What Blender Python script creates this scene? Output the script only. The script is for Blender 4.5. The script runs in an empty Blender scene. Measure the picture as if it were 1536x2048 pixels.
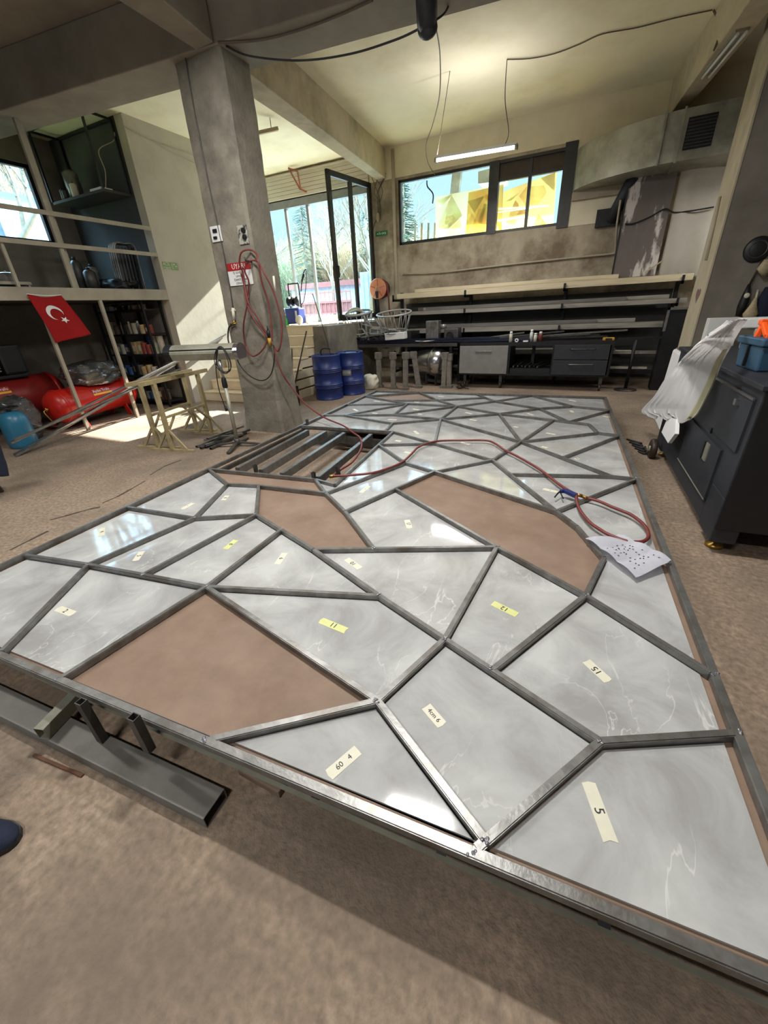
import bpy, bmesh, math, random
from mathutils import Vector, Matrix, Quaternion
random.seed(7)
scene = bpy.context.scene
COL = scene.collection
PI = math.pi

# ------------------------------------------------------------------ camera
F = 795.2
PITCH, ROLL, YAW, CH = math.radians(26.92), math.radians(-3.1), math.radians(27.27), 1.65
_M0 = Matrix(((1, 0, 0), (0, 0, -1), (0, 1, 0)))
_P = Matrix(((1, 0, 0), (0, math.cos(PITCH), -math.sin(PITCH)), (0, math.sin(PITCH), math.cos(PITCH))))
_R = Matrix(((math.cos(ROLL), -math.sin(ROLL), 0), (math.sin(ROLL), math.cos(ROLL), 0), (0, 0, 1)))
_Y = Matrix(((math.cos(YAW), math.sin(YAW), 0), (-math.sin(YAW), math.cos(YAW), 0), (0, 0, 1)))
MC = _R @ _P @ _M0 @ _Y
EYE = Vector((0, 0, CH))
cam = bpy.data.cameras.new('camera')
camo = bpy.data.objects.new('camera', cam)
COL.objects.link(camo)
rt, up_, fw = Vector(MC[0]), -Vector(MC[1]), Vector(MC[2])
mw = Matrix((rt, up_, -fw)).transposed().to_4x4()
mw.translation = EYE
camo.matrix_world = mw
cam.sensor_fit = 'VERTICAL'
cam.sensor_height = 24
cam.lens = F * 24 / 2048
cam.clip_start = 0.02
cam.clip_end = 300
scene.camera = camo

# survey helpers: sight line of a measured photo point met with a known plane of the room
def ray(x, y): return MC.transposed() @ Vector(((x - 768) / F, (y - 1024) / F, 1))
def G(x, y, z=0.0):
    d = ray(x, y); return EYE + d * ((z - CH) / d.z)
def AY(x, y, Y):
    d = ray(x, y); return EYE + d * (Y / d.y)
def AX(x, y, X):
    d = ray(x, y); return EYE + d * (X / d.x)
def UP(x, y, b):
    d = ray(x, y); return CH + math.hypot(b[0], b[1]) / math.hypot(d.x, d.y) * d.z
V = Vector

# ------------------------------------------------------------------ materials
def c8(r, g, b):
    f = lambda v: (v / 255 / 12.92) if v / 255 <= .04045 else ((v / 255 + .055) / 1.055) ** 2.4
    return (f(r), f(g), f(b), 1)
MATS = {}
def pmat(name, col, rough=.6, metal=0., var=.25, scale=6., bump=.0, bscale=None, col2=None, patch=None, pscale=1.2, detail=6, spec=.5, coat=0., stretch=None, trans=0., emis=None, estr=0., sub=0.):
    """principled material: base colour broken up by fine noise, an optional second colour in large patches, optional bump"""
    if name in MATS: return MATS[name]
    m = bpy.data.materials.new(name); m.use_nodes = True
    nt = m.node_tree; N = nt.nodes; L = nt.links
    b = N['Principled BSDF']
    b.inputs['Roughness'].default_value = rough
    b.inputs['Metallic'].default_value = metal
    b.inputs['Specular IOR Level'].default_value = spec
    b.inputs['Coat Weight'].default_value = coat
    if trans: b.inputs['Transmission Weight'].default_value = trans
    if emis:
        b.inputs['Emission Color'].default_value = emis; b.inputs['Emission Strength'].default_value = estr
    tc = N.new('ShaderNodeTexCoord'); co = tc.outputs['Object']
    if stretch:
        mp = N.new('ShaderNodeMapping'); mp.inputs['Scale'].default_value = stretch
        L.new(co, mp.inputs['Vector']); co = mp.outputs['Vector']
    nz = N.new('ShaderNodeTexNoise'); nz.inputs['Scale'].default_value = scale; nz.inputs['Detail'].default_value = detail
    L.new(co, nz.inputs['Vector'])
    rp = N.new('ShaderNodeValToRGB')
    rp.color_ramp.elements[0].position = .3; rp.color_ramp.elements[1].position = .72
    lo = tuple(c * (1 - var) for c in col[:3]) + (1,); hi = tuple(min(1, c * (1 + var * .6)) for c in col[:3]) + (1,)
    rp.color_ramp.elements[0].color = lo; rp.color_ramp.elements[1].color = hi
    L.new(nz.outputs['Fac'], rp.inputs['Fac'])
    out = rp.outputs['Color']
    if col2:
        n2 = N.new('ShaderNodeTexNoise'); n2.inputs['Scale'].default_value = pscale; n2.inputs['Detail'].default_value = 5; n2.inputs['Roughness'].default_value = .65
        L.new(co, n2.inputs['Vector'])
        r2 = N.new('ShaderNodeValToRGB'); p = patch or (.45, .62)
        r2.color_ramp.elements[0].position = p[0]; r2.color_ramp.elements[1].position = p[1]
        L.new(n2.outputs['Fac'], r2.inputs['Fac'])
        mx = N.new('ShaderNodeMix'); mx.data_type = 'RGBA'
        L.new(r2.outputs['Color'], mx.inputs[0]); L.new(out, mx.inputs[6]); mx.inputs[7].default_value = col2
        out = mx.outputs[2]
    L.new(out, b.inputs['Base Color'])
    if bump:
        nb = N.new('ShaderNodeTexNoise'); nb.inputs['Scale'].default_value = bscale or scale * 4; nb.inputs['Detail'].default_value = 4
        L.new(co, nb.inputs['Vector'])
        bp = N.new('ShaderNodeBump'); bp.inputs['Strength'].default_value = bump; bp.inputs['Distance'].default_value = .02
        L.new(nb.outputs['Fac'], bp.inputs['Height']); L.new(bp.outputs['Normal'], b.inputs['Normal'])
    MATS[name] = m
    return m

def glass_mat(name, tint=(.93, .97, .98, 1), gloss=.06):
    m = bpy.data.materials.new(name); m.use_nodes = True
    nt = m.node_tree; N = nt.nodes; L = nt.links
    N.remove(N['Principled BSDF'])
    t = N.new('ShaderNodeBsdfTransparent'); t.inputs['Color'].default_value = tint
    g = N.new('ShaderNodeBsdfGlossy'); g.inputs['Roughness'].default_value = .02
    lw = N.new('ShaderNodeLayerWeight'); lw.inputs['Blend'].default_value = .5
    pw = N.new('ShaderNodeMath'); pw.operation = 'POWER'; pw.inputs[1].default_value = 4.5; L.new(lw.outputs['Facing'], pw.inputs[0])
    fr = N.new('ShaderNodeMath'); fr.operation = 'MULTIPLY_ADD'; fr.inputs[1].default_value = .7; fr.inputs[2].default_value = .03; L.new(pw.outputs[0], fr.inputs[0])
    mx = N.new('ShaderNodeMixShader')
    L.new(fr.outputs[0], mx.inputs[0]); L.new(t.outputs[0], mx.inputs[1]); L.new(g.outputs[0], mx.inputs[2])
    L.new(mx.outputs[0], N['Material Output'].inputs['Surface'])
    return m

# ------------------------------------------------------------------ mesh builder
class MB:
    def __init__(s): s.bm = bmesh.new()
    def _face(s, vs):
        try: return s.bm.faces.new(vs)
        except ValueError: return None
    def hull8(s, c, smooth=False):
        v = [s.bm.verts.new(p) for p in c]
        for f in ((0, 3, 2, 1), (4, 5, 6, 7), (0, 1, 5, 4), (1, 2, 6, 5), (2, 3, 7, 6), (3, 0, 4, 7)): s._face([v[i] for i in f])
        return s
    def box(s, lo, hi, rot=None, piv=None):
        (x0, y0, z0), (x1, y1, z1) = lo, hi
        c = [V((x0, y0, z0)), V((x1, y0, z0)), V((x1, y1, z0)), V((x0, y1, z0)), V((x0, y0, z1)), V((x1, y0, z1)), V((x1, y1, z1)), V((x0, y1, z1))]
        if rot is not None:
            pv = V(piv) if piv else sum(c, V()) / 8
            c = [pv + rot @ (p - pv) for p in c]
        return s.hull8(c)
    def bbox(s, lo, hi, bev=.01, seg=2, rot=None, piv=None):
        """box with rounded edges"""
        t = bmesh.new(); b = MB.__new__(MB); b.bm = t; b.box(lo, hi, rot, piv)
        bmesh.ops.recalc_face_normals(t, faces=t.faces)
        bmesh.ops.bevel(t, geom=list(t.edges), offset=bev, segments=seg, affect='EDGES', profile=.6)
        s.merge(t); t.free(); return s
    def merge(s, t):
        mp = {}
        for v in t.verts: mp[v] = s.bm.verts.new(v.co)
        for f in t.faces:
            nf = s._face([mp[v] for v in f.verts])
            if nf: nf.smooth = f.smooth
        return s
    def bar(s, p0, p1, w, h, up=(0, 0, 1), hollow=0):
        p0, p1 = V(p0), V(p1); d = (p1 - p0).normalized(); u = V(up)
        sd = d.cross(u)
        if sd.length < 1e-4: sd = d.cross(V((0, 1, 0)))
        sd.normalize(); u = sd.cross(d).normalized()
        def ring(p, ww, hh): return [p - sd * ww / 2 - u * hh / 2, p + sd * ww / 2 - u * hh / 2, p + sd * ww / 2 + u * hh / 2, p - sd * ww / 2 + u * hh / 2]
        if not hollow:
            return s.hull8(ring(p0, w, h) + ring(p1, w, h))
        R = [[s.bm.verts.new(q) for q in r] for r in (ring(p0, w, h), ring(p1, w, h), ring(p0, w - 2 * hollow, h - 2 * hollow), ring(p1, w - 2 * hollow, h - 2 * hollow))]
        for i in range(4):
            j = (i + 1) % 4
            s._face([R[0][i], R[0][j], R[1][j], R[1][i]]); s._face([R[2][i], R[3][i], R[3][j], R[2][j]])
            s._face([R[0][i], R[2][i], R[2][j], R[0][j]]); s._face([R[1][i], R[1][j], R[3][j], R[3][i]])
        return s
    def cyl(s, p0, p1, r0, r1=None, seg=16, caps=True):
        r1 = r0 if r1 is None else r1
        p0, p1 = V(p0), V(p1); d = (p1 - p0).normalized()
        a = d.orthogonal().normalized(); b = d.cross(a)
        A = [s.bm.verts.new(p0 + (a * math.cos(t) + b * math.sin(t)) * r0) for t in [2 * PI * i / seg for i in range(seg)]]
        B = [s.bm.verts.new(p1 + (a * math.cos(t) + b * math.sin(t)) * r1) for t in [2 * PI * i / seg for i in range(seg)]]
        for i in range(seg):
            f = s._face([A[i], A[(i + 1) % seg], B[(i + 1) % seg], B[i]])
            if f: f.smooth = True
        if caps: s._face(A[::-1]); s._face(B)
        return s
    def tube(s, pts, r, seg=8, closed=False, caps=True):
        pts = [V(p) for p in pts]; n = len(pts); rings = []; pa = None
        for i, p in enumerate(pts):
            q0 = pts[i - 1] if (i or closed) else p; q1 = pts[(i + 1) % n] if (i < n - 1 or closed) else p
            d = (q1 - q0)
            if d.length < 1e-9: d = V((0, 0, 1))
            d.normalize()
            a = d.orthogonal().normalized() if pa is None else (pa - d * pa.dot(d))
            if a.length < 1e-6: a = d.orthogonal()
            a.normalize(); pa = a; b = d.cross(a)
            rr = r[i] if isinstance(r, (list, tuple)) else r
            rings.append([s.bm.verts.new(p + (a * math.cos(2 * PI * k / seg) + b * math.sin(2 * PI * k / seg)) * rr) for k in range(seg)])
        for i in range(n if closed else n - 1):
            A, B = rings[i], rings[(i + 1) % n]
            for k in range(seg):
                f = s._face([A[k], A[(k + 1) % seg], B[(k + 1) % seg], B[k]])
                if f: f.smooth = True
        if caps and not closed: s._face(rings[0][::-1]); s._face(rings[-1])
        return s
    def lathe(s, prof, c=(0, 0, 0), axis=(0, 0, 1), seg=24):
        c = V(c); ax = V(axis).normalized(); a = ax.orthogonal().normalized(); b = ax.cross(a); rings = []
        for r, z in prof:
            if r < 1e-5: rings.append([s.bm.verts.new(c + ax * z)])
            else: rings.append([s.bm.verts.new(c + ax * z + (a * math.cos(2 * PI * k / seg) + b * math.sin(2 * PI * k / seg)) * r) for k in range(seg)])
        for A, B in zip(rings, rings[1:]):
            for k in range(seg):
                j = (k + 1) % seg
                if len(A) == 1 and len(B) == 1: continue
                if len(A) == 1: f = s._face([A[0], B[j], B[k]])
                elif len(B) == 1: f = s._face([A[k], A[j], B[0]])
                else: f = s._face([A[k], A[j], B[j], B[k]])
                if f: f.smooth = True
        return s
    def prism(s, poly, z0, z1):
        A = [s.bm.verts.new((p[0], p[1], z0)) for p in poly]; B = [s.bm.verts.new((p[0], p[1], z1)) for p in poly]; n = len(poly)
        s._face(A[::-1]); s._face(B)
        for i in range(n): s._face([A[i], A[(i + 1) % n], B[(i + 1) % n], B[i]])
        return s
    def slab(s, poly, nrm):
        """3-D polygon given thickness along nrm"""
        nrm = V(nrm); A = [s.bm.verts.new(V(p)) for p in poly]; B = [s.bm.verts.new(V(p) + nrm) for p in poly]; n = len(poly)
        s._face(A[::-1]); s._face(B)
        for i in range(n): s._face([A[i], A[(i + 1) % n], B[(i + 1) % n], B[i]])
        return s
    def sphere(s, c, r, sc=(1, 1, 1), seg=16, rings=10, rot=None):
        t = bmesh.new(); bmesh.ops.create_uvsphere(t, u_segments=seg, v_segments=rings, radius=r)
        for v in t.verts:
            p = V((v.co.x * sc[0], v.co.y * sc[1], v.co.z * sc[2]))
            if rot is not None: p = rot @ p
            v.co = V(c) + p
        for f in t.faces: f.smooth = True
        s.merge(t); t.free(); return s
    def torus(s, c, R, r, axis=(0, 0, 1), seg=32, ms=8, arc=(0, 2 * PI)):
        ax = V(axis).normalized(); a = ax.orthogonal().normalized(); b = ax.cross(a)
        full = abs(arc[1] - arc[0] - 2 * PI) < 1e-4; n = seg if full else seg + 1
        pts = [V(c) + (a * math.cos(t) + b * math.sin(t)) * R for t in [arc[0] + (arc[1] - arc[0]) * i / seg for i in range(n)]]
        return s.tube(pts, r, ms, closed=full)
    def grid(s, fn, nu, nv, thick=0):
        """surface fn(u,v)->point"""
        P = [[s.bm.verts.new(fn(i / nu, j / nv)) for j in range(nv + 1)] for i in range(nu + 1)]
        for i in range(nu):
            for j in range(nv):
                f = s._face([P[i][j], P[i + 1][j], P[i + 1][j + 1], P[i][j + 1]])
                if f: f.smooth = True
        if thick:
            g = bmesh.ops.solidify(s.bm, geom=list(s.bm.faces), thickness=thick)
        return s
    def text(s, txt, size, M4, depth=.001, align='CENTER'):
        cu = bpy.data.curves.new('lettering', 'FONT'); cu.body = txt; cu.size = size; cu.align_x = align; cu.align_y = 'CENTER'; cu.extrude = depth; cu.resolution_u = 3
        ob = bpy.data.objects.new('lettering', cu); COL.objects.link(ob)
        dg = bpy.context.evaluated_depsgraph_get(); dg.update()
        me = bpy.data.meshes.new_from_object(ob.evaluated_get(dg))
        t = bmesh.new(); t.from_mesh(me); t.transform(M4); s.merge(t); t.free()
        bpy.data.objects.remove(ob); bpy.data.curves.remove(cu); bpy.data.meshes.remove(me)
        return s
    def build(s, name, mat, parent=None, label=None, bevel=0, recenter=True, fixn=True):
        if fixn: bmesh.ops.recalc_face_normals(s.bm, faces=list(s.bm.faces))
        if parent is not None:
            org = wloc(parent)
        elif recenter and len(s.bm.verts):
            xs = [v.co for v in s.bm.verts]
            org = V(((min(p.x for p in xs) + max(p.x for p in xs)) / 2, (min(p.y for p in xs) + max(p.y for p in xs)) / 2, min(p.z for p in xs)))
        else: org = V()
        bmesh.ops.translate(s.bm, verts=list(s.bm.verts), vec=-org)
        me = bpy.data.meshes.new(name); s.bm.to_mesh(me); s.bm.free()
        me.materials.append(mat)
        o = bpy.data.objects.new(name, me); COL.objects.link(o)
        if parent is not None: o.parent = parent
        else: o.location = org
        if label: o['label'] = label
        if bevel:
            bv = o.modifiers.new('bevel', 'BEVEL'); bv.width = bevel; bv.segments = 2; bv.limit_method = 'ANGLE'
        return o
def wloc(o):
    p = V(o.location)
    while o.parent is not None: o = o.parent; p += V(o.location)
    return p
def tag(o, label, cat, group=None, kind=None):
    o['label'] = label; o['category'] = cat
    if group: o['group'] = group
    if kind: o['kind'] = kind
    return o
def thing(name, loc, label, cat, group=None):
    o = bpy.data.objects.new(name, None); o.empty_display_size = .1; COL.objects.link(o); o.location = V(loc)
    return tag(o, label, cat, group)
def struct(name, mb, mat, label=None, cat=None, bevel=0, parent=None):
    o = mb.build(name, mat, parent, bevel=bevel)
    if parent is None:
        o['kind'] = 'structure'; o['label'] = label or name.replace('_', ' '); o['category'] = cat or name.split('_')[0]
    return o
def smooth_path(pts, n=8, closed=False):
    pts = [V(p) for p in pts]; out = []; N = len(pts)
    for i in range(N if closed else N - 1):
        p0 = pts[(i - 1) % N] if (i or closed) else pts[0]; p1 = pts[i]; p2 = pts[(i + 1) % N]; p3 = pts[(i + 2) % N] if (i + 2 < N or closed) else p2
        for k in range(n):
            t = k / n
            out.append(.5 * ((2 * p1) + (p2 - p0) * t + (2 * p0 - 5 * p1 + 4 * p2 - p3) * t * t + (3 * p1 - p0 - 3 * p2 + p3) * t ** 3))
    if not closed: out.append(pts[-1])
    return out
ORD = ['first', 'second', 'third', 'fourth', 'fifth', 'sixth', 'seventh', 'eighth', 'ninth', 'tenth', 'eleventh', 'twelfth']
# ------------------------------------------------------------------ palette
M_floor = pmat('concrete_floor', c8(156, 136, 116), .85, var=.42, scale=34, bump=.35, bscale=70, col2=c8(112, 98, 84), patch=(.42, .68), pscale=.9, detail=10)
M_ceil = pmat('cream_ceiling_plaster', c8(236, 228, 200), .9, var=.04, scale=3, bump=.1, bscale=9, col2=c8(214, 202, 166), patch=(.5, .75), pscale=.5)
M_beam = pmat('beam_plaster', c8(190, 178, 152), .9, var=.12, scale=4, bump=.25, bscale=12, col2=c8(150, 138, 116), patch=(.5, .72), pscale=.9)
M_wallcream = pmat('cream_wall_plaster', c8(184, 176, 160), .9, var=.07, scale=3, bump=.12, bscale=10, col2=c8(162, 153, 136), patch=(.52, .78), pscale=.8)
M_wallback = pmat('stained_wall_plaster', c8(176, 164, 142), .9, var=.15, scale=4, bump=.25, bscale=14, col2=c8(118, 104, 84), patch=(.47, .66), pscale=1.1)
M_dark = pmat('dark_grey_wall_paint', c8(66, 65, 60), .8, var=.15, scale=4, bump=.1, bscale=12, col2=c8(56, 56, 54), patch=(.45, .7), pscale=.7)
M_conc = pmat('bare_concrete', c8(134, 128, 114), .9, var=.15, scale=7, bump=.4, bscale=22, col2=c8(100, 95, 85), patch=(.46, .66), pscale=1.6)
M_grey = pmat('grey_wall_paint', c8(132, 125, 114), .9, var=.12, scale=5, bump=.15, bscale=16, col2=c8(108, 101, 92), patch=(.48, .7), pscale=.8)
M_steel = pmat('raw_steel_tube', c8(132, 131, 128), .36, metal=.6, var=.25, scale=18, bump=.05, bscale=60, col2=c8(104, 98, 90), patch=(.5, .66), pscale=4)
M_steeld = pmat('dark_raw_steel', c8(84, 82, 80), .45, metal=.5, var=.3, scale=14, col2=c8(70, 58, 48), patch=(.5, .7), pscale=4)
M_weld = pmat('ground_weld_metal', c8(160, 160, 166), .4, metal=.9, var=.3, scale=60, bump=.5, bscale=120)
M_board = pmat('brown_hardboard', c8(136, 114, 97), .7, var=.14, scale=9, bump=.08, bscale=30, col2=c8(120, 97, 80), patch=(.42, .66), pscale=2.6)
M_mark = pmat('marker_ink', c8(40, 40, 44), .6, var=.1)
M_tapew = pmat('masking_tape_cream', c8(214, 210, 190), .55, var=.05, scale=30)
M_tapey = pmat('masking_tape_yellow', c8(206, 208, 140), .55, var=.05, scale=30)
M_galv = pmat('galvanised_sheet', c8(170, 168, 152), .5, metal=.5, var=.15, scale=5, bump=.05, col2=c8(130, 126, 112), patch=(.45, .7), pscale=2)
M_black = pmat('black_steel', c8(34, 34, 36), .5, metal=.4, var=.3, scale=10)
M_blackpl = pmat('black_plastic', c8(26, 27, 30), .45, var=.2, scale=10)
M_alum = pmat('dark_aluminium_frame', c8(62, 62, 60), .45, metal=.5, var=.15, scale=12)
M_mull = pmat('grey_aluminium_mullion', c8(138, 138, 136), .45, metal=.5, var=.12, scale=12)
M_khaki = pmat('khaki_painted_steel', c8(178, 162, 122), .55, metal=.1, var=.15, scale=14, bump=.05, col2=c8(146, 130, 96), patch=(.5, .7), pscale=5)
M_loft = pmat('pale_grey_loft_steel', c8(160, 152, 134), .65, var=.12, scale=8, col2=c8(130, 122, 106), patch=(.5, .75), pscale=2)
M_red = pmat('red_enamel', c8(188, 34, 24), .32, var=.12, scale=8, col2=c8(150, 26, 20), patch=(.5, .75), pscale=3)
M_blued = pmat('blue_drum_paint', c8(32, 50, 112), .4, var=.2, scale=8, col2=c8(26, 38, 82), patch=(.5, .7), pscale=4)
M_hose = pmat('red_rubber_hose', c8(112, 46, 42), .45, var=.15, scale=30)
M_white = pmat('white_plastic', c8(225, 225, 222), .5, var=.05, scale=8)
M_paper = pmat('white_paper', c8(226, 226, 234), .8, var=.04, scale=8)
M_shadeplaster = pmat('shade_grey_plaster', c8(150, 142, 128), .95, var=.1, scale=4, bump=.15, bscale=12, col2=c8(118, 111, 100), patch=(.45, .72), pscale=.7)  # grey stands in for the near bay's weak light on ceiling and beams
M_dustbar = pmat('dusty_stock_steel', c8(150, 144, 132), .6, metal=.15, var=.25, scale=10, col2=c8(112, 106, 98), patch=(.5, .7), pscale=3, stretch=(.3, 6, 6))
M_dustbar2 = pmat('dusty_dark_stock_steel', c8(112, 108, 102), .6, metal=.2, var=.25, scale=10, col2=c8(84, 80, 76), patch=(.5, .7), pscale=3, stretch=(.3, 6, 6))
M_creambar = pmat('pale_dusty_profile', c8(206, 192, 160), .7, var=.12, scale=8, col2=c8(176, 160, 126), patch=(.5, .7), pscale=3, stretch=(.3, 6, 6))
M_ironleg = pmat('weathered_iron', c8(128, 122, 112), .8, metal=.1, var=.25, scale=14, bump=.2, col2=c8(98, 92, 84), patch=(.45, .7), pscale=5)
M_redshade = pmat('shaded_red_enamel', c8(128, 30, 26), .4, var=.15, scale=8)  # the red enamel darkened, shade under the loft put into the colour
M_creamup = pmat('cream_upper_wall', c8(226, 216, 188), .9, var=.06, scale=3, bump=.12, bscale=10, col2=c8(200, 188, 158), patch=(.52, .78), pscale=.8)
M_box = pmat('grey_mill_steel', c8(128, 124, 118), .5, metal=.3, var=.15, scale=8, col2=c8(104, 99, 92), patch=(.5, .7), pscale=3)
M_foam = pmat('white_foam_sheet', c8(242, 240, 240), .75, var=.04, scale=5)
M_foamedge = pmat('yellowed_foam', c8(206, 200, 168), .8, var=.1, scale=12)
M_cable = pmat('brown_cable', c8(92, 82, 66), .6, var=.1)
M_cablek = pmat('black_cable', c8(30, 30, 32), .55, var=.1)
M_pale = pmat('pale_conduit', c8(170, 160, 138), .6, var=.1)
M_chrome = pmat('bright_metal', c8(196, 196, 198), .22, metal=.95, var=.1, scale=12)
M_wood = pmat('weathered_timber', c8(176, 160, 128), .8, var=.25, scale=8, stretch=(1, 12, 12), bump=.1)
M_tilestep = pmat('cream_stone_steps', c8(236, 222, 194), .55, var=.07, scale=5, col2=c8(222, 204, 170), patch=(.45, .7), pscale=2)
M_navy = pmat('navy_cloth', c8(26, 34, 54), .9, var=.2, scale=20, bump=.2, bscale=60)
M_teal = pmat('teal_blue_plastic', c8(52, 84, 108), .5, var=.1, scale=10)
M_orange = pmat('orange_plastic', c8(255, 96, 28), .45, var=.05, scale=10)
M_cab = pmat('charcoal_powder_coat', c8(50, 52, 58), .55, metal=.2, var=.15, scale=9, bump=.03, bscale=90)
M_greyd = pmat('grey_painted_door', c8(132, 130, 126), .55, metal=.2, var=.12, scale=8)
M_brass = pmat('brass', c8(176, 140, 70), .35, metal=.9, var=.15, scale=20)
M_green = pmat('green_sign', c8(30, 110, 62), .5, var=.05)
M_signred = pmat('sign_red', c8(160, 34, 34), .5, var=.05)
M_flag = pmat('red_flag_cloth', c8(196, 32, 34), .8, var=.08, scale=6, bump=.05, bscale=20)
M_glass = glass_mat('window_glass')
M_tankblue = pmat('blue_tank_paint', c8(44, 108, 136), .35, var=.1, scale=6)
M_bagdark = pmat('dark_plastic_wrap', c8(66, 66, 64), .2, var=.4, scale=9, bump=.8, bscale=16, col2=c8(196, 196, 192), patch=(.6, .66), pscale=5, stretch=(1.2, 1, 3.2), coat=.6)
M_hosereel = pmat('orange_reel_disc', c8(206, 132, 98), .5, var=.1, scale=6)
M_copper = pmat('dark_bronze', c8(70, 60, 50), .5, metal=.5, var=.2)

def tile_material(name, seedv, base, dark, light):
    """pale grey veined stone slab under clear film"""
    m = bpy.data.materials.new(name); m.use_nodes = True
    nt = m.node_tree; N = nt.nodes; L = nt.links; b = N['Principled BSDF']
    b.inputs['Roughness'].default_value = .1; b.inputs['Specular IOR Level'].default_value = .55
    tc = N.new('ShaderNodeTexCoord'); mp = N.new('ShaderNodeMapping'); mp.inputs['Location'].default_value = (seedv * 3.7, seedv * 1.9, 0)
    L.new(tc.outputs['Object'], mp.inputs['Vector'])
    n1 = N.new('ShaderNodeTexNoise'); n1.inputs['Scale'].default_value = 2.6; n1.inputs['Detail'].default_value = 9; n1.inputs['Roughness'].default_value = .62; n1.inputs['Distortion'].default_value = .6
    L.new(mp.outputs['Vector'], n1.inputs['Vector'])
    r1 = N.new('ShaderNodeValToRGB'); r1.color_ramp.elements[0].position = .34; r1.color_ramp.elements[1].position = .68
    r1.color_ramp.elements[0].color = dark; r1.color_ramp.elements[1].color = base
    L.new(n1.outputs['Fac'], r1.inputs['Fac'])
    # thin pale veins: the zero line of a distorted noise
    n2 = N.new('ShaderNodeTexNoise'); n2.inputs['Scale'].default_value = 2.2; n2.inputs['Detail'].default_value = 5; n2.inputs['Roughness'].default_value = .55; n2.inputs['Distortion'].default_value = .7
    mp2 = N.new('ShaderNodeMapping'); mp2.inputs['Location'].default_value = (seedv * 5.1 + 9, seedv, 4); mp2.inputs['Rotation'].default_value = (0, 0, .8 + seedv)
    mp2.inputs['Scale'].default_value = (1.7, .8, 1)
    L.new(tc.outputs['Object'], mp2.inputs['Vector']); L.new(mp2.outputs['Vector'], n2.inputs['Vector'])
    sb = N.new('ShaderNodeMath'); sb.operation = 'SUBTRACT'; sb.inputs[1].default_value = .5; L.new(n2.outputs['Fac'], sb.inputs[0])
    ab = N.new('ShaderNodeMath'); ab.operation = 'ABSOLUTE'; L.new(sb.outputs[0], ab.inputs[0])
    mr = N.new('ShaderNodeMapRange'); mr.inputs['From Min'].default_value = 0; mr.inputs['From Max'].default_value = .008; mr.inputs['To Min'].default_value = .42; mr.inputs['To Max'].default_value = 0
    L.new(ab.outputs[0], mr.inputs['Value'])
    n3 = N.new('ShaderNodeTexNoise'); n3.inputs['Scale'].default_value = 1.7; L.new(mp.outputs['Vector'], n3.inputs['Vector'])
    r3 = N.new('ShaderNodeValToRGB'); r3.color_ramp.elements[0].position = .45; r3.color_ramp.elements[1].position = .6; L.new(n3.outputs['Fac'], r3.inputs['Fac'])
    mu = N.new('ShaderNodeMath'); mu.operation = 'MULTIPLY'; L.new(mr.outputs['Result'], mu.inputs[0]); L.new(r3.outputs['Color'], mu.inputs[1])
    mx = N.new('ShaderNodeMix'); mx.data_type = 'RGBA'; L.new(mu.outputs[0], mx.inputs[0]); L.new(r1.outputs['Color'], mx.inputs[6]); mx.inputs[7].default_value = light
    L.new(mx.outputs[2], b.inputs['Base Color'])
    rr = N.new('ShaderNodeMapRange'); rr.inputs['To Min'].default_value = .03; rr.inputs['To Max'].default_value = .1; L.new(n3.outputs['Fac'], rr.inputs['Value']); L.new(rr.outputs['Result'], b.inputs['Roughness'])
    bp = N.new('ShaderNodeBump'); bp.inputs['Strength'].default_value = .04; bp.inputs['Distance'].default_value = .01
    L.new(n2.outputs['Fac'], bp.inputs['Height']); L.new(bp.outputs['Normal'], b.inputs['Normal'])
    return m
M_tiles = [tile_material('veined_stone_slab_%s' % w, i * 1.3, c8(190, 191, 189), c8(152, 151, 150), c8(234, 234, 230)) for i, w in enumerate(('pale', 'misty', 'silver', 'cloud'))]
# ------------------------------------------------------------------ room shell
CZ, SZ = 4.83, 4.3            # ceiling and beam-soffit heights
BW = 10.4                     # inner face of the back wall
LW = -7.8                     # face of the cream left wall and front of the loft
FLOOR_ = struct('floor', MB().box((-10.4, -5.2, -.12), (3.4, 10.65, 0)), M_floor, 'worn brown-grey concrete workshop floor', 'floor')
struct('ceiling', MB().box((-10.4, 4.9, CZ), (3.4, 10.65, CZ + .15)), M_ceil, 'cream plastered workshop ceiling', 'ceiling')
struct('ceiling_near', MB().box((-10.4, -5.2, CZ), (3.4, 4.9, CZ + .15)), M_shadeplaster, 'ceiling of the near bay, its dimness painted in grey', 'ceiling')
for crk in (((100, 1040), (130, 1032), (158, 1024), (180, 1018), (200, 1014)), ((205, 1006), (235, 993), (262, 978), (290, 962)), ((20, 1100), (60, 1080), (96, 1062)), ((300, 950), (330, 932), (362, 920))):
    pts_ = [G(*p_, .0015) for p_ in crk]; b = MB()
    for i_, (p_, q_) in enumerate(zip(pts_, pts_[1:])): b.bar(p_, q_, .014 + .012 * (i_ % 2), .002)
    b.build('floor_crack', pmat('dark_crack', c8(78, 66, 56), .95, var=.3, scale=20), FLOOR_, label='dark crack in the concrete')
WX0, WX1, WZ0, WZ1 = -4.56, -.86, 3.0, 4.225     # back window opening
DX0, DX1, DZ0, DZ1 = -9.2, -5.27, 1.43, 4.27     # glazed front opening
b = MB()
b.box((-10.4, BW, 0), (DX0, BW + .25, CZ)).box((DX0, BW, 0), (DX1, BW + .25, DZ0)).box((DX0, BW, DZ1), (DX1, BW + .25, CZ))
b.box((DX1, BW, 0), (WX0, BW + .25, CZ)).box((WX0, BW, 0), (WX1, BW + .25, WZ0)).box((WX0, BW, WZ1), (WX1, BW + .25, CZ)).box((WX1, BW, 0), (3.4, BW + .25, CZ))
struct('wall_back', b, M_wallback, 'stained plaster back wall with the long high window', 'wall')
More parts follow.
